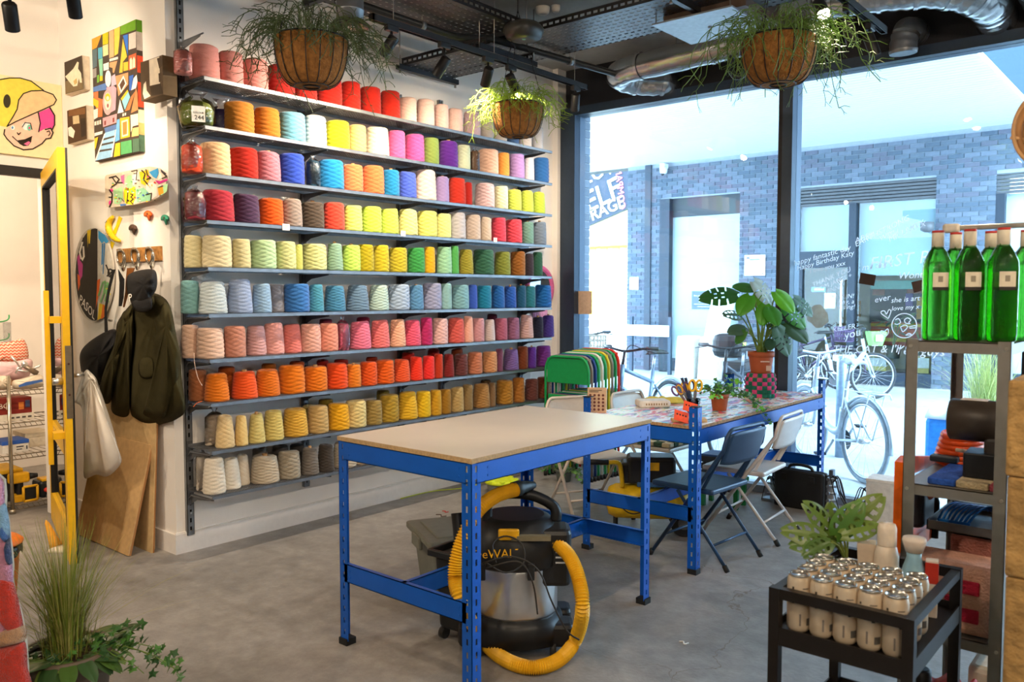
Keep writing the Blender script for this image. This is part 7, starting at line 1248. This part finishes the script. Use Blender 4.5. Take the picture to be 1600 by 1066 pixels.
# ================================================================ marks on the glass
gy = YG-.002
def gl(u, v): return ony(u, v, gy)
M_PEN = bpy.data.materials.new('white_paint_pen'); M_PEN.use_nodes = True; tp_ = M_PEN.node_tree; df = nd(tp_, 'ShaderNodeBsdfDiffuse'); tl = nd(tp_, 'ShaderNodeBsdfTranslucent'); mz = nd(tp_, 'ShaderNodeMixShader'); nzp = nd(tp_, 'ShaderNodeTexNoise', i_Scale=40.); df.inputs[0].default_value = tl.inputs[0].default_value = (.95, .97, 1, 1)
mz.inputs[0].default_value = .75; tp_.links.new(df.outputs[0], mz.inputs[1]); tp_.links.new(tl.outputs[0], mz.inputs[2]); tp_.links.new(mz.outputs[0], tp_.nodes['Material Output'].inputs[0])
def pen(name, lb, items, strokes=()):
    t = thing(name, lb, 'writing', gl(*items[0][1]) if items else gl(*strokes[0][0])); 
    for s_, (u, v), sz, ang in items: text(s_, sz, M_PEN, frame_m(gl(u, v), (math.cos(ang), 0, math.sin(ang)), (-math.sin(ang), 0, math.cos(ang))), t, 'pen_line', ext=.0003, shear=.25)
    for k, pts in enumerate(strokes):
        mb = MB(); mb.tube([gl(p.x, p.y) for p in smooth_poly([(a, b_, 0) for a, b_ in pts], max(8, len(pts)*4), False)], .0035, 4); mb.build('pen_stroke', M_PEN, t, world=True)
    return t
pen('window_note', 'white pen birthday note at the top left of the right pane', [('happy fantastic day', (1283, 400), .055, .25), ('Happy Birthday Katy', (1288, 408), .05, .25), ('I love you xxx', (1292, 418), .045, .22)])
pen('window_note', 'white pen thank you note written below the birthday note', [('THANK YOU', (1298, 434), .05, .4), ('FROM JAMES +', (1300, 443), .045, .4), ('JENNY', (1303, 452), .045, .4)], [[(1312, 443), (1309, 439), (1311, 436), (1313, 439), (1316, 436), (1317, 440), (1312, 443)]])
pen('window_note', 'white pen lines beside the paper on the right pane', [('BE FUN!', (1316, 464), .045, .08), ("It may, a", (1317, 472), .045, .05), ('amazing!', (1318, 480), .045, .05), ('KELLER', (1318, 513), .05, .2), ('you', (1331, 522), .08, .3)])
pen('window_note', 'faint white capital letters over the right blind', [('ABSY', (1350, 372), .06, .35), ('EARTHSTRONG', (1377, 362), .055, .45), ('WITH', (1388, 368), .05, .35), ('MR LIVITY', (1415, 362), .055, .45), ('XXX', (1433, 354), .05, .3)])
pen('window_note', 'large white pen words in the middle of the right pane', [('FIRST RUG', (1425, 405), .12, .1), ('my day /', (1370, 415), .06, .15), ('Wont be', (1432, 430), .065, .05)])
pen('window_note', 'white pen words at the lower right of the pane', [('ever', (1378, 467), .06, .2), ('she is art', (1414, 468), .05, .1), ('love my x', (1414, 481), .045, .1), ("THE CAT & I'll Miss", (1370, 546), .075, .05), ('You guys', (1436, 549), .085, 0.), ('MOTHERS', (1308, 557), .06, .1)])
pen('pen_hearts', 'two white pen hearts drawn on the right pane', [], [[(1388, 498), (1378, 491), (1377, 487), (1382, 486), (1385, 491), (1389, 484), (1392, 487), (1388, 498)], [(1384, 526), (1376, 521), (1377, 517), (1382, 518), (1387, 514), (1388, 520), (1384, 526)]])
pen('pen_globe', 'white pen globe drawing on the right pane', [], [[(1413+19.5*math.cos(a), 509+19*math.sin(a)) for a in [2*PI*i/14 for i in range(15)]], [(1399, 500), (1404, 498), (1407, 504), (1402, 507), (1398, 506)], [(1413, 500), (1418, 497), (1423, 500), (1420, 504), (1422, 506), (1415, 505), (1413, 500)], [(1407, 511), (1414, 508), (1418, 511), (1413, 517), (1410, 518), (1407, 511)], [(1420, 511), (1430, 509), (1431, 512), (1421, 513)], [(1415, 524), (1420, 521), (1424, 523), (1415, 524)]])
def on_glass(name, lb, pts, hx, rough=.6): mb = MB(); mb.slab([gl(u, v) for u, v in pts], (0, -.003, 0)); return tag(mb.build(name, mat(hx, rough), None, gl(*pts[0]), world=True), lb, 'sticker')
on_glass('dark_card', 'dark card stuck on the right pane, left of two', [(1345, 426), (1369, 430), (1366, 447), (1342, 443)], '3a2a24'); on_glass('dark_card', 'dark card stuck on the right pane beside the bottles', [(1424, 441), (1447, 436), (1448, 452), (1428, 458)], '3a2a24')
on_glass('kraft_sheet', 'plain kraft sheet taped to the left edge of the window', [(904, 455), (925, 455), (925, 491), (904, 491)], 'c4a890')
p0 = gl(1280, 500); mb = MB(); mb.slab([gl(1280+a, 493+b_) for a, b_ in ((-18, -5), (-8, -16), (3, -17), (8, -10), (14, -2), (15, 10), (6, 18), (-5, 20), (-12, 12), (-19, 8))], (0, -.002, 0)); tag(mb.build('cloud_sticker', mat('c4e2f2', .6), None, p0, world=True), 'pale blue cloud shaped sticker on the right pane', 'sticker')
# ================================================================ right foreground: rack, bottles, trolley, window sill clutter
M_RACK = mat('8d8880', .45, .55, var=.08, name='rack_steel')
a = onz(1417, 757, .95); rx0, ry0 = a.x-.012, a.y; rx1 = onz(1565, 777, .95).x+.012; ry1 = ry0+.58; ZR = [1.368, .955, .535, .12]
t = thing('steel_rack', 'grey steel shelving rack in the right foreground', 'shelving', ((rx0+rx1)/2, (ry0+ry1)/2, 0))
for x, sx in ((rx0, 1), (rx1, -1)):
    for y, sy in ((ry0, 1), (ry1, -1)): mb = MB(); mb.bb(min(x, x+sx*.032), max(x, x+sx*.032), min(y, y+sy*.002), max(y, y+sy*.002), 0, ZR[0]+.004).bb(min(x, x+sx*.002), max(x, x+sx*.002), min(y, y+sy*.032), max(y, y+sy*.032), 0, ZR[0]+.004); mb.build('upright', M_RACK, t, world=True)
for z in ZR:
    mb = MB(); mb.bb(rx0+.003, rx1-.003, ry0+.003, ry1-.003, z-.003, z); 
    for b_ in ((rx0+.003, rx1-.003, ry0+.003, ry0+.005), (rx0+.003, rx1-.003, ry1-.005, ry1-.003), (rx0+.003, rx0+.005, ry0+.003, ry1-.003), (rx1-.005, rx1-.003, ry0+.003, ry1-.003)): mb.bb(*b_, z-.032, z)
    sh = mb.build('shelf', M_RACK, t, world=True)
    for x in (rx0+.012, rx1-.012): mb = MB(); mb.cyl((x, ry0-.003, z-.016), (x, ry0, z-.016), .005, n=8); mb.build('bolt', mat('c8c0b0', .3, .8), sh, world=False); 
for o in [o for o in bpy.data.objects if o.name.startswith('bolt') and o.parent and o.parent.name.startswith('shelf') and o.parent.parent == t]:
    for v in o.data.vertices: v.co -= Vector(t.location)
# green bottles
M_GG = bpy.data.materials.new('green_bottle_glass'); M_GG.use_nodes = True; b_ = M_GG.node_tree.nodes['Principled BSDF']; b_.inputs['Base Color'].default_value = (.05, .26, .02, 1); b_.inputs['Transmission Weight'].default_value = .93; b_.inputs['Roughness'].default_value = .04; b_.inputs['IOR'].default_value = 1.35
nz_ = nd(M_GG.node_tree, 'ShaderNodeTexNoise', i_Scale=25.); bpn = nd(M_GG.node_tree, 'ShaderNodeBump', i_Strength=.08, i_Distance=.01); M_GG.node_tree.links.new(nz_.outputs[0], bpn.inputs['Height']); M_GG.node_tree.links.new(bpn.outputs[0], b_.inputs['Normal'])
proto = None
def bottle(x, y, rz, lb, cap='red'):
    t = thing('green_bottle', lb, 'bottle', (x, y, ZR[0]+.0005), rz, 'green glass bottles'); t.scale = (1., 1., 1.17)
    mb = MB(); mb.lathe([(.001, 0), (.030, 0), (.035, .004), (.037, .02), (.0375, .17), (.036, .19), (.024, .215), (.0145, .228), (.0138, .245)], n=36, sq=.45, capt=True, capb=False); mb.build('glass', M_GG, t)
    mb = MB(); mb.lathe([(.0165, .222), (.0165, .262), (.015, .264), (.001, .2645)], n=20, capt=False); mb.build('neck_wrap', mat('d8cdb8', .6), t); mb = MB(); mb.lathe([(.017, .222), (.0172, .226), (.0166, .228)], n=20); mb.build('neck_band', mat('3a6a30', .5), t)
    mb = MB(); mb.lathe([(.0162, .262), (.0162, .268), (.001, .2685)], n=20, capt=False); mb.build('cap', mat('b83028', .5), t)
    mb = MB(); mb.bb(-.02, .02, -.0435, -.0425, .13, .165); mb.build('label', mat('cfc4ae', .7), t); MB().bb(-.02, .02, -.0437, -.0427, .122, .13).build('label_band', mat('24201c', .6), t); MB().bb(-.006, .006, -.0441, -.0435, .142, .156).build('label_print', mat('8a8070', .7), t)
    return t
w3 = (rx1-rx0-.03)/3
for i in range(3): bottle(rx0+.022+.040+(.0825 if i else 0)*i, ry0+.06+.0*i, YAW*.5+.1, ['left green glass bottle on top of the steel rack', 'middle green glass bottle on top of the steel rack', 'right green glass bottle on top of the steel rack'][i])
bottle(rx0+.085, ry0+.17, .9, 'green bottle behind, between the left and middle ones'); bottle(rx0+.175, ry0+.18, .7, 'green bottle behind, between the middle and right ones'); bottle(rx0+.262, ry0+.19, .7, 'green bottle at the back right of the top shelf')
# clear liner box around the bottles' left edge
# projector on the second shelf
t = thing('projector', 'black cylindrical projector on a box base on the rack', 'projector', (rx0+.19, ry0+.16, ZR[1]+.022), .05); mb = MB(); MB().rbox((.03, -.02, .035), (.17, .12, .07), .006, n=2).build('base_box', M_VB, t); MB().rbox((.02, -.015, .085), (.06, .06, .06), .02, n=3).build('yoke', mat('332e2a', .5), t)
Mx = Matrix.Translation((0, 0, .155)) @ Matrix.Rotation(PI/2, 4, 'Y'); mb = MB(); mb.lathe([(.055, -.105), (.061, -.1), (.061, .095), (.055, .10)], n=30, M=Mx); mb.build('barrel', mat('3a322c', .4), t); mb = MB(); mb.lathe([(.05, .1), (.05, .104)], n=24, M=Mx); mb.build('rear_plate', M_BLK, t)
MB().bb(-.075, -.005, -.02, .03, .2145, .2165).build('sticker', mat('d8c8b8', .6), t); mb = MB(); mb.tube(smooth_poly([(.1, 0, .155), (.14, .0, .15), (.15, .0, .08), (.12, .02, .03)], 18, False), .004, 6); mb.build('cable', mat('b8a898', .5), t)
# tufted samples and orange reel on the second shelf
def mat_sample(lb, x, y, w_, d_, z, polys, rz=0., th=.02):
    t = thing('tufted_sample', lb, 'rug sample', (x, y, z), rz, 'tufted rug samples')
    for nm, x0_, x1_, hx in polys: mb = MB(); mb.rbox(((x0_+x1_)/2*w_, 0, th/2), ((x1_-x0_)*w_, d_, th), .008, n=3); mb.build(nm, mat(hx, .95, var=.2, scale=80, bump=1., bscale=200), t)
mat_sample('blue, cream and pink tufted sample under the projector', rx0+.165, ry0+.15, .21, .26, ZR[1]+.0005, [('blue_pile', -.5, -.15, '2c58b4'), ('cream_pile', -.15, .25, 'c8b490'), ('pink_pile', .25, .5, 'c05a68')])
t = thing('orange_reel', 'glossy orange coiled strap lying on the rack shelf', 'reel', (rx0+.055, ry0+.40, ZR[1]+.0005)); mb = MB()
for k in range(6): mb.tube([(.055*math.cos(a)+.004*k, .09*math.sin(a), .014+.016*k) for a in [2*PI*i/26 for i in range(26)]], .011, 7, closed=True)
mb.build('coil', mat('e8541c', .3), t); mb = MB(); mb.tube([(.02, -.1, .06), (.09, -.12, .06)], .006, 6); mb.build('strap_end', mat('d8ccb8', .5), t); MB().rbox((-.01, -.11, .03), (.08, .04, .02), .008).build('buckle', mat('26303a', .5), t)
# orange chair-shaped clamp frame hanging on the rack's left
t = thing('orange_guard', 'orange plastic machine guard hanging on the left of the rack', 'machine guard', (rx0-.05, ry0+.28, .70)); mb = MB(); pts = [(0, -.13, .29), (0, -.08, .30), (0, .18, .25), (0, .18, .225), (0, -.05, .24), (0, -.09, .23), (0, -.10, .05), (0, -.05, .03), (0, .18, .03), (0, .18, -.02), (0, -.08, -.02), (0, -.13, .01)]
mb.slab([(-.005, p[1]*1.25, p[2]) for p in pts], (.03, 0, 0)); mb.build('frame', mat('e8640f', .4), t); MB().rbox((.02, .06, .13), (.05, .16, .15), .04, n=4).build('motor', mat('20242c', .5), t); mb = MB(); mb.tube([(.02, .12, .2), (.03, .2, .1), (.03, .19, -.02)], .014, 8).tube([(.03, .16, .06), (.03, .26, .0)], .01, 8); mb.build('linkage', M_BLK, t); mb = MB(); mb.lathe([(.02, -.02), (.04, 0), (.03, .03)], (.03, .06, .16), n=14); mb.build('knob', mat('e0501c', .4), t)
# third shelf: tufted boxes, pan, comb; below: bags
t = thing('tufted_box', 'pink and red tufted flower cushion on the third rack shelf', 'cushion', (rx0+.13, ry0+.10, ZR[2]+.0005)); MB().rbox((0, 0, .10), (.25, .15, .20), .03, n=4).build('body', mat('e0a890', .95, var=.15, bump=1., bscale=160), t)
for (x, z) in ((-.06, .14), (.05, .14), (-.06, .06), (.05, .06), (-.005, .10)): sz = .045 if x != -.005 else .022; mb = MB(); mb.rbox((x, -.078, z), (sz, .012, sz*.85), .005, n=2); mb.build('red_pile', mat('c02440', .95, bump=1., bscale=160), t)
t = thing('tufted_box', 'brown pink tufted block behind the flower cushion', 'cushion', (rx0+.17, ry0+.36, ZR[2]+.0005)); MB().rbox((0, 0, .12), (.18, .3, .24), .03, n=4).build('body', mat('a8685a', .95, var=.2, bump=1., bscale=160), t)
t = thing('baking_tray', 'scratched steel tray lying on the tufted blocks', 'tray', (rx0+.15, ry0+.36, ZR[2]+.2415)); mb = MB(); mb.bb(-.13, .11, -.16, .16, 0, .004); mb.bb(-.13, -.126, -.16, .16, 0, .03).bb(.106, .11, -.16, .16, 0, .03).bb(-.13, .11, -.16, -.156, 0, .03).bb(-.13, .11, .156, .16, 0, .03); mb.build('tray', mat('6c6a66', .4, .7), t)
t = thing('blue_comb', 'blue curved plastic comb on the steel tray', 'comb', (rx0+.09, ry0+.38, ZR[2]+.2465)); mb = MB()
for k in range(8): mb.tube(smooth_poly([(-.06+.012*k, -.08, .005), (-.05+.013*k, -.04, .035), (-.03+.013*k, .02, .045), (.0+.01*k, .08, .02)], 12, False), .0042, 6)
mb.tube([(-.06, -.08, .005), (.03, -.08, .005)], .006, 6); mb.build('comb', mat('1f72c8', .4), t)
t = thing('steel_canister', 'steel canister standing on the tray at the rack', 'canister', (rx0+.205, ry0+.42, ZR[2]+.2465)); mb = MB(); mb.lathe([(.045, 0), (.047, .004), (.047, .15), (.05, .152), (.05, .165), (.045, .168)], n=26, capt=True); mb.build('body', mat('8a8c90', .3, .8), t); mb = MB(); mb.lathe([(.05, .168), (.04, .178), (.012, .182), (.012, .195), (.001, .197)], n=22, capt=False); mb.build('lid', mat('a8a8a8', .25, .9), t)
t = thing('red_bag', 'red paper bag on the bottom shelf of the rack', 'bag', (rx0+.12, ry0+.14, ZR[3]+.0005)); pl = lambda u, v, h: Vector((u, -h, v)); puff([(-.09, 0), (.09, 0), (.1, .15), (.06, .25), (.03, .22), (0, .26), (-.05, .22), (-.1, .24)], pl, .06, 8, 60, .01, 3).build('bag', mat('c0302c', .6), t); 
t = thing('thermos', 'dark bottle with a black cap in front of the red bag', 'bottle', (rx0+.05, ry0+.08-.02, ZR[3]+.0005)); mb = MB(); mb.lathe([(.03, 0), (.032, .01), (.032, .2), (.024, .22)], n=22); mb.build('body', mat('3a3430', .4), t); mb = MB(); mb.lathe([(.025, .22), (.028, .225), (.028, .27), (.02, .275)], n=22); mb.build('cap', M_BLK, t)
t = thing('white_sack', 'cream paper sack on the bottom rack shelf', 'sack', (rx0+.2, ry0+.32, ZR[3]+.0005)); MB().rbox((0, 0, .13), (.12, .22, .26), .03, n=4, taper=1.05).build('sack', mat('d0c6b4', .8, bump=.5, bscale=20), t)
# folded chevron-edge rug on second shelf right, plant pot behind
t = thing('tufted_sample', 'rolled pink tufted rug at the right of the second rack shelf', 'rug sample', (rx1-.035, ry0+.36, ZR[1]+.0005), 0, 'tufted rug samples'); mb = MB(); mb.rbox((0, 0, .025), (.05, .34, .05), .02, n=4); mb.build('roll', mat('a8505c', .95, bump=1., bscale=200), t)
# tall mirror-like lamp tube hanging at the rack
lx, ly = rx1-.045, ry1+.02; t = thing('tube_lamp', 'lit tube lamp standing behind the rack upright', 'lamp', (lx, ly+.08, .75)); MB().bb(-.03, -.005, -.02, .02, 0, .56).build('housing', M_BLK, t); mb = MB(); mb.cyl((.01, 0, .02), (.01, 0, .54), .012, n=14); mb.build('tube', mat('ffe8c8', .4, emit=6.), t); mb = MB(); mb.bb(-.03, .02, -.02, .02, -.755+.005, 0); mb.build('stand', M_BLK, t)
# white rail with bracket above the bottles
ya_ = ry0+.35; p0, p1 = ony(1487, 357, ya_), ony(1612, 352, ya_); t = thing('clothes_rail', 'pale horizontal rail above the green bottles', 'rail', p0); mb = MB(); mb.tube([p0, Vector((p1.x+.35, ya_, p0.z))], .0085, 12); mb.build('rail', mat('ccc4b8', .3, .6), t, world=True); mb = MB(); mb.rbox(p0, (.05, .035, .028), .012, n=4); mb.build('end_cap', mat('d8ccba', .5), t, world=True); mb = MB(); mb.cyl((p1.x+.33, ya_, 0), (p1.x+.33, ya_, p0.z), .014, n=12); mb.build('stand_post', mat('ccc4b8', .3, .6), t, world=True); mb = MB(); mb.rbox((p1.x+.33, ya_, .012), (.3, .3, .024), .008); mb.build('stand_base', M_BLK, t, world=True)
# rough stone pier at the right edge
cu = atd(1584, 800, 1.75); t = thing('stone_pier', 'rough tan stone pier at the right edge of the view', 'pier', (cu.x+.15, cu.y+.02, 0)); M_ST = mat('b08a54', .95, var=.3, scale=14, bump=1.4, bscale=40)
z = 0.; k = 0
while z < 1.31: h_ = R.uniform(.2, .26); h_ = min(h_, 1.33-z); mb = MB(); mb.rbox((R.uniform(-.003, .003), 0, z+h_/2), (.30+R.uniform(-.006, .006), .24, h_-.002), .008, n=2); mb.build('stone', M_ST, t); z += h_; k += 1
MB().bb(-.138, .138, -.11, .11, 0, 1.3).build('mortar_core', mat('8a7450', .95, bump=1.), t)
# woven ring ornament at upper right
rc = atd(1660, 196, 2.1); t = thing('rattan_ring', 'blurred rattan hoop ornament at the upper right edge', 'ornament', rc, YAW-1.05)
for k, (r_, w_, yy, hx) in enumerate(((.105, .005, -.03, 'c89a68'), (.11, .010, .0, 'a87848'), (.105, .012, .03, 'b88858'))): mb = MB(); mb.tube([(r_*math.cos(a), yy, r_*math.sin(a)) for a in [2*PI*i/44 for i in range(44)]], w_, 8, closed=True); mb.build('hoop', mat(hx, .6), t)
for a in (0.2, 1.8, 3.3, 4.9): mb = MB(); mb.tube([(.107*math.cos(a), -.035, .107*math.sin(a)), (.107*math.cos(a), .035, .107*math.sin(a))], .005, 6); mb.build('bar', mat('c89a68', .6), t)
mb = MB(); mb.tube([(0, 0, .1), (0, 0, ZC-rc.z)], .002, 5); mb.build('cord', mat('8a7458', .7), t)
# ---- trolley with cans
tx0, tx1, ty0, ty1, zt_ = -.826, -.487, 1.98, 2.455, .768; t = thing('trolley', 'black metal trolley in the right foreground', 'trolley', ((tx0+tx1)/2, (ty0+ty1)/2, 0)); M_TR = mat('262220', .45, .3, var=.08); ps = .026
for x in (tx0, tx1-ps):
    for y in (ty0, ty1-ps): MB().bb(x, x+ps, y, y+ps, .06, zt_).build('post', M_TR, t, world=True); mb = MB(); mb.cyl((x+ps/2-.012, y+ps/2, .03), (x+ps/2+.012, y+ps/2, .03), .03, n=14).cyl((x+ps/2, y+ps/2, .03), (x+ps/2, y+ps/2, .065), .008, n=8); mb.build('caster', M_CAP, t, world=True)
for nm, b_ in (('handrail', (tx0+ps, tx1-ps, ty0+.002, ty0+ps-.002, zt_-ps, zt_)), ('handrail', (tx0+ps, tx1-ps, ty1-ps+.002, ty1-.002, zt_-ps, zt_)), ('handrail', (tx0+.002, tx0+ps-.002, ty0+ps, ty1-ps, zt_-ps*.9, zt_-.002)), ('handrail', (tx1-ps+.002, tx1-.002, ty0+ps, ty1-ps, zt_-ps*.9, zt_-.002))): MB().bb(*b_).build(nm, M_TR, t, world=True)
for z in (.655, .36, .12):
    mb = MB(); mb.bb(tx0+.004, tx1-.004, ty0+.004, ty1-.004, z-.004, z).bb(tx0+ps, tx1-ps, ty0+.001, ty0+.006, z-.03, z+.016).bb(tx0+ps, tx1-ps, ty1-.006, ty1-.001, z-.03, z+.016).bb(tx0+.001, tx0+.006, ty0+ps, ty1-ps, z-.03, z+.016).bb(tx1-.006, tx1-.001, ty0+ps, ty1-ps, z-.03, z+.016); mb.build('tray', M_TR, t, world=True)
M_CAN = mat('d6c3a8', .38, .25, var=.03); M_CANT = mat('c8c4bc', .22, .95, var=.05); cn = None
can = MB(); can.lathe([(.021, 0), (.026, .006), (.0285, .014), (.0285, .128), (.026, .137), (.0245, .141), (.0252, .1435), (.0245, .145), (.0225, .1425), (.0215, .139)], n=28, capt=True)
R4 = ['front', 'second', 'third', 'back']; C5 = ['leftmost', 'second', 'middle', 'fourth', 'rightmost']
for j in range(4):
    for i in range(5):
        lb = 'cream drink can, %s of five in the %s row on the trolley' % (C5[i], R4[j]); loc = (tx0+.0548+.0574*i, ty0+.057+.0578*j, .6555)
        if cn is None:
            cn = thing('drink_can', lb, 'can', loc, 0, 'drink cans on the trolley'); body = can.build('body', M_CAN, cn); mb = MB(); mb.lathe([(.0253, .1405), (.0256, .144), (.0245, .1457), (.0225, .143), (.021, .1395), (.001, .1395)], n=26, capb=False, capt=False); mb.build('lid', M_CANT, cn); mb = MB(); mb.tube(smooth_poly([(.004, .0, .1412), (.012, .006, .1415), (.016, 0, .1412), (.012, -.006, .1415)], 12), .0015, 5, closed=True); mb.build('pull_tab', M_CANT, cn)
            def wrap(nm, a0, a1, z0, z1, hx):
                n = 6; r_ = .0287; mb = MB(); mb.add([(r_*math.cos(a0+(a1-a0)*k/n), r_*math.sin(a0+(a1-a0)*k/n), z) for z in (z0, z1) for k in range(n+1)], [(k, k+1, n+2+k, n+1+k) for k in range(n)]); mb.build(nm, mat(hx, .6), cn)
            wrap('barcode', -.5, .1, .02, .038, '55504a'); wrap('print', -1.15, -1.0, .02, .05, '7a7068'); 
            for k in range(5): wrap('brand_letter', -1.8, -1.62, .075+.009*k, .081+.009*k, '2a2622')
            wrap('print', -.9, -.3, .112, .115, '6a625a'); wrap('print', -.75, -.45, .072, .08, '2a2622'); cn.rotation_euler = (0, 0, 0)
        else: o = dup(cn, None, loc, R.uniform(-.5, .5)); o['label'] = lb
# toiletries at the back of the trolley
t = thing('spray_can', 'cream aerosol can with a rounded cap at the back of the trolley', 'spray can', (tx0+.175, ty1-.11, .6555)); mb = MB(); mb.lathe([(.028, 0), (.031, .005), (.031, .14), (.025, .165), (.022, .168)], n=28); mb.build('body', mat('e6d6c2', .4), t); mb = MB(); mb.lathe([(.024, .168), (.0245, .17), (.0245, .215), (.021, .226), (.001, .229)], n=24, capt=False); mb.build('cap', mat('ecdcc8', .35), t); MB().bb(-.02, .012, -.0318, -.0308, .075, .088).build('label_print', mat('e0a088', .6), t); MB().bb(.012, .024, -.031, -.026, .04, .05).build('label_print', mat('d84a38', .6), t)
t = thing('lotion_bottle', 'pale blue and white trigger bottle at the back of the trolley', 'bottle', (tx0+.245, ty1-.115, .6555)); mb = MB(); mb.lathe([(.03, 0), (.032, .006), (.032, .10), (.026, .125), (.018, .15), (.019, .17)], n=28); mb.build('body', mat('8fb8cc', .35), t); pl = lambda u, v, h: Vector((u, -.0322-h*.2, v)); mb = MB(); mb.lathe([(.0325, .02), (.0325, .06), (.0323, .085)], n=28, capb=False, capt=False); mb.build('label', mat('e2d6c8', .5), t); mb = MB(); mb.lathe([(.021, .165), (.03, .195), (.028, .203), (.001, .2035)], (0, 0, 0), n=24, capt=False); mb.build('head', mat('e2d2c2', .4), t)
t = thing('paper_cup', 'cream cardboard carton beside the aerosol can', 'carton', (tx0+.115, ty1-.085, .6555), .3); mb = MB(); mb.lathe([(.024, 0), (.034, .16)], n=4, M=Matrix.Rotation(PI/4, 4, 'Z'), smooth=False); mb.build('body', mat('dcc8b0', .7), t)
t = thing('red_carton', 'small red and white carton at the right rear of the trolley', 'carton', (tx1-.052, ty1-.105, .6555), .2); MB().rbox((0, 0, .075), (.03, .03, .15), .003).build('body', mat('e4d4c4', .6), t); MB().bb(-.0155, .0155, -.0158, .0158, .09, .145).build('red_band', mat('c83424', .6), t)
# swiss cheese plant behind the cans
pp = Vector((tx0+.065, ty1-.09, .6555)); t = thing('swiss_cheese_plant', 'small swiss cheese plant with holed leaves on the trolley', 'plant', pp); pot('', t, .045, .09, '8a7a6a'); tp0 = pp+Vector((0, 0, .085)); dpp = (tp0-C0).dot(FW)
for k, (b0, b1, L, hx, dd_) in enumerate((((1290, 842), (1224, 826), .125, '5a7030', -.03), ((1296, 850), (1230, 850), .11, '4f6a2c', -.05), ((1300, 830), (1272, 798), .12, '58722c', .02), ((1305, 838), (1330, 806), .12, '4f7a2c', .0), ((1325, 825), (1362, 790), .13, '6a8034', .03), ((1300, 845), (1300, 800), .11, '566e30', .05), ((1298, 848), (1268, 862), .09, '46622a', -.06), ((1316, 836), (1352, 826), .10, '6f8838', -.02))):
    bp_ = atd(*b0, dpp+dd_); tp = atd(*b1, dpp+dd_-.02); leaf(t, bp_, tp-bp_, Vector((0, 0, 1))-FW*1.1, L, L*.36, 'swiss', hx, k)
    mb = MB(); mb.tube(smooth_poly([tp0, tp0.lerp(bp_, .5)+Vector((0, 0, .02)), bp_], 8, False), .0028, 6); mb.build('stalk', mat('7a8a3c', .5), t, world=True)
# ---- machines standing at the window sill
def machine(u, v, s, lb, seed):
    q = onz(u, v); q = Vector((q.x, min(q.y, 5.80), 0)); t = thing('tufting_machine', lb, 'machine', q, 0, 'machines by the window'); rr = random.Random(seed); MB().rbox((0, 0, .11*s), (.055*s, .08*s, .22*s), .008).build('column', mat('c4ccd4', .35, .5), t); MB().rbox((.0, 0, .01), (.2*s, .12*s, .02), .004).build('foot_plate', mat('8a96a2', .4, .6), t)
    for k in range(4): z = (.08+.05*k)*s; mb = MB(); mb.cyl((-.05*s, -.05*s, z), (.05*s, -.05*s, z), .009*s, n=8).cyl((0, -.05*s, z), (0, -.08*s, z), .012*s, n=8); mb.build('spindle', mat('9aa4b0', .3, .8), t)
    MB().rbox((0, 0, .25*s), (.03*s, .05*s, .07*s), .006).build('head', mat('6a7480', .4, .6), t)
    for k in range(9): x, y = rr.uniform(-.05, .05)*s, rr.uniform(-.06, .0)*s; e = rr.choice((-1, 1)); mb = MB(); mb.tube(smooth_poly([(x, y, .21*s), (x+.05*e*s, y-.02*s, .25*s), (x+.09*e*s, y-.03*s, .14*s), (x+rr.uniform(.08, .2)*e*s, y-.04*s, .012)], 14, False), .0042*s, 5); mb.build('cable', M_BLK, t)
machine(1312, 790, 1.0, 'cabled metal machine standing on the floor right of the blue table', 1); machine(1378, 800, .8, 'smaller cabled machine beside the white box at the window', 2); machine(1232, 772, .75, 'cabled machine behind the black drill case', 6)
q = onz(1396, 806); t = thing('white_box', 'plain white box standing by the window sill', 'box', (q.x+.03, min(q.y, 5.75)-.12, 0), .05); MB().rbox((0, 0, .15), (.2, .18, .30), .004, n=2).build('body', mat('d4d4d2', .6), t); MB().rbox((0, 0, .305), (.204, .184, .02), .004, n=2).build('lid', mat('dcdcda', .6), t)
for (u, v, hx, lb) in ((1106, 905, 'x', ''),): pass
# scraps on the floor
for (u, v, hx, lb, s) in ((686, 806, '4a3a34', 'dark yarn scrap on the floor beyond the workbench', 1.), (694, 800, 'b83028', 'red yarn scrap on the floor beyond the workbench', .6), (1066, 1005, 'f0f0ee', 'tiny white paper scrap on the bare floor', .5)):
    q = onz(u, v); mb = MB(); mb.tube(smooth_poly([(q.x-.03*s, q.y, .003), (q.x, q.y+.02*s, .003), (q.x+.03*s, q.y-.01, .003), (q.x+.05*s, q.y+.02*s, .003)], 14, False), .003, 5); tag(mb.build('yarn_scrap', mat(hx, .9), None, (q.x, q.y, 0), world=True), lb, 'scrap')
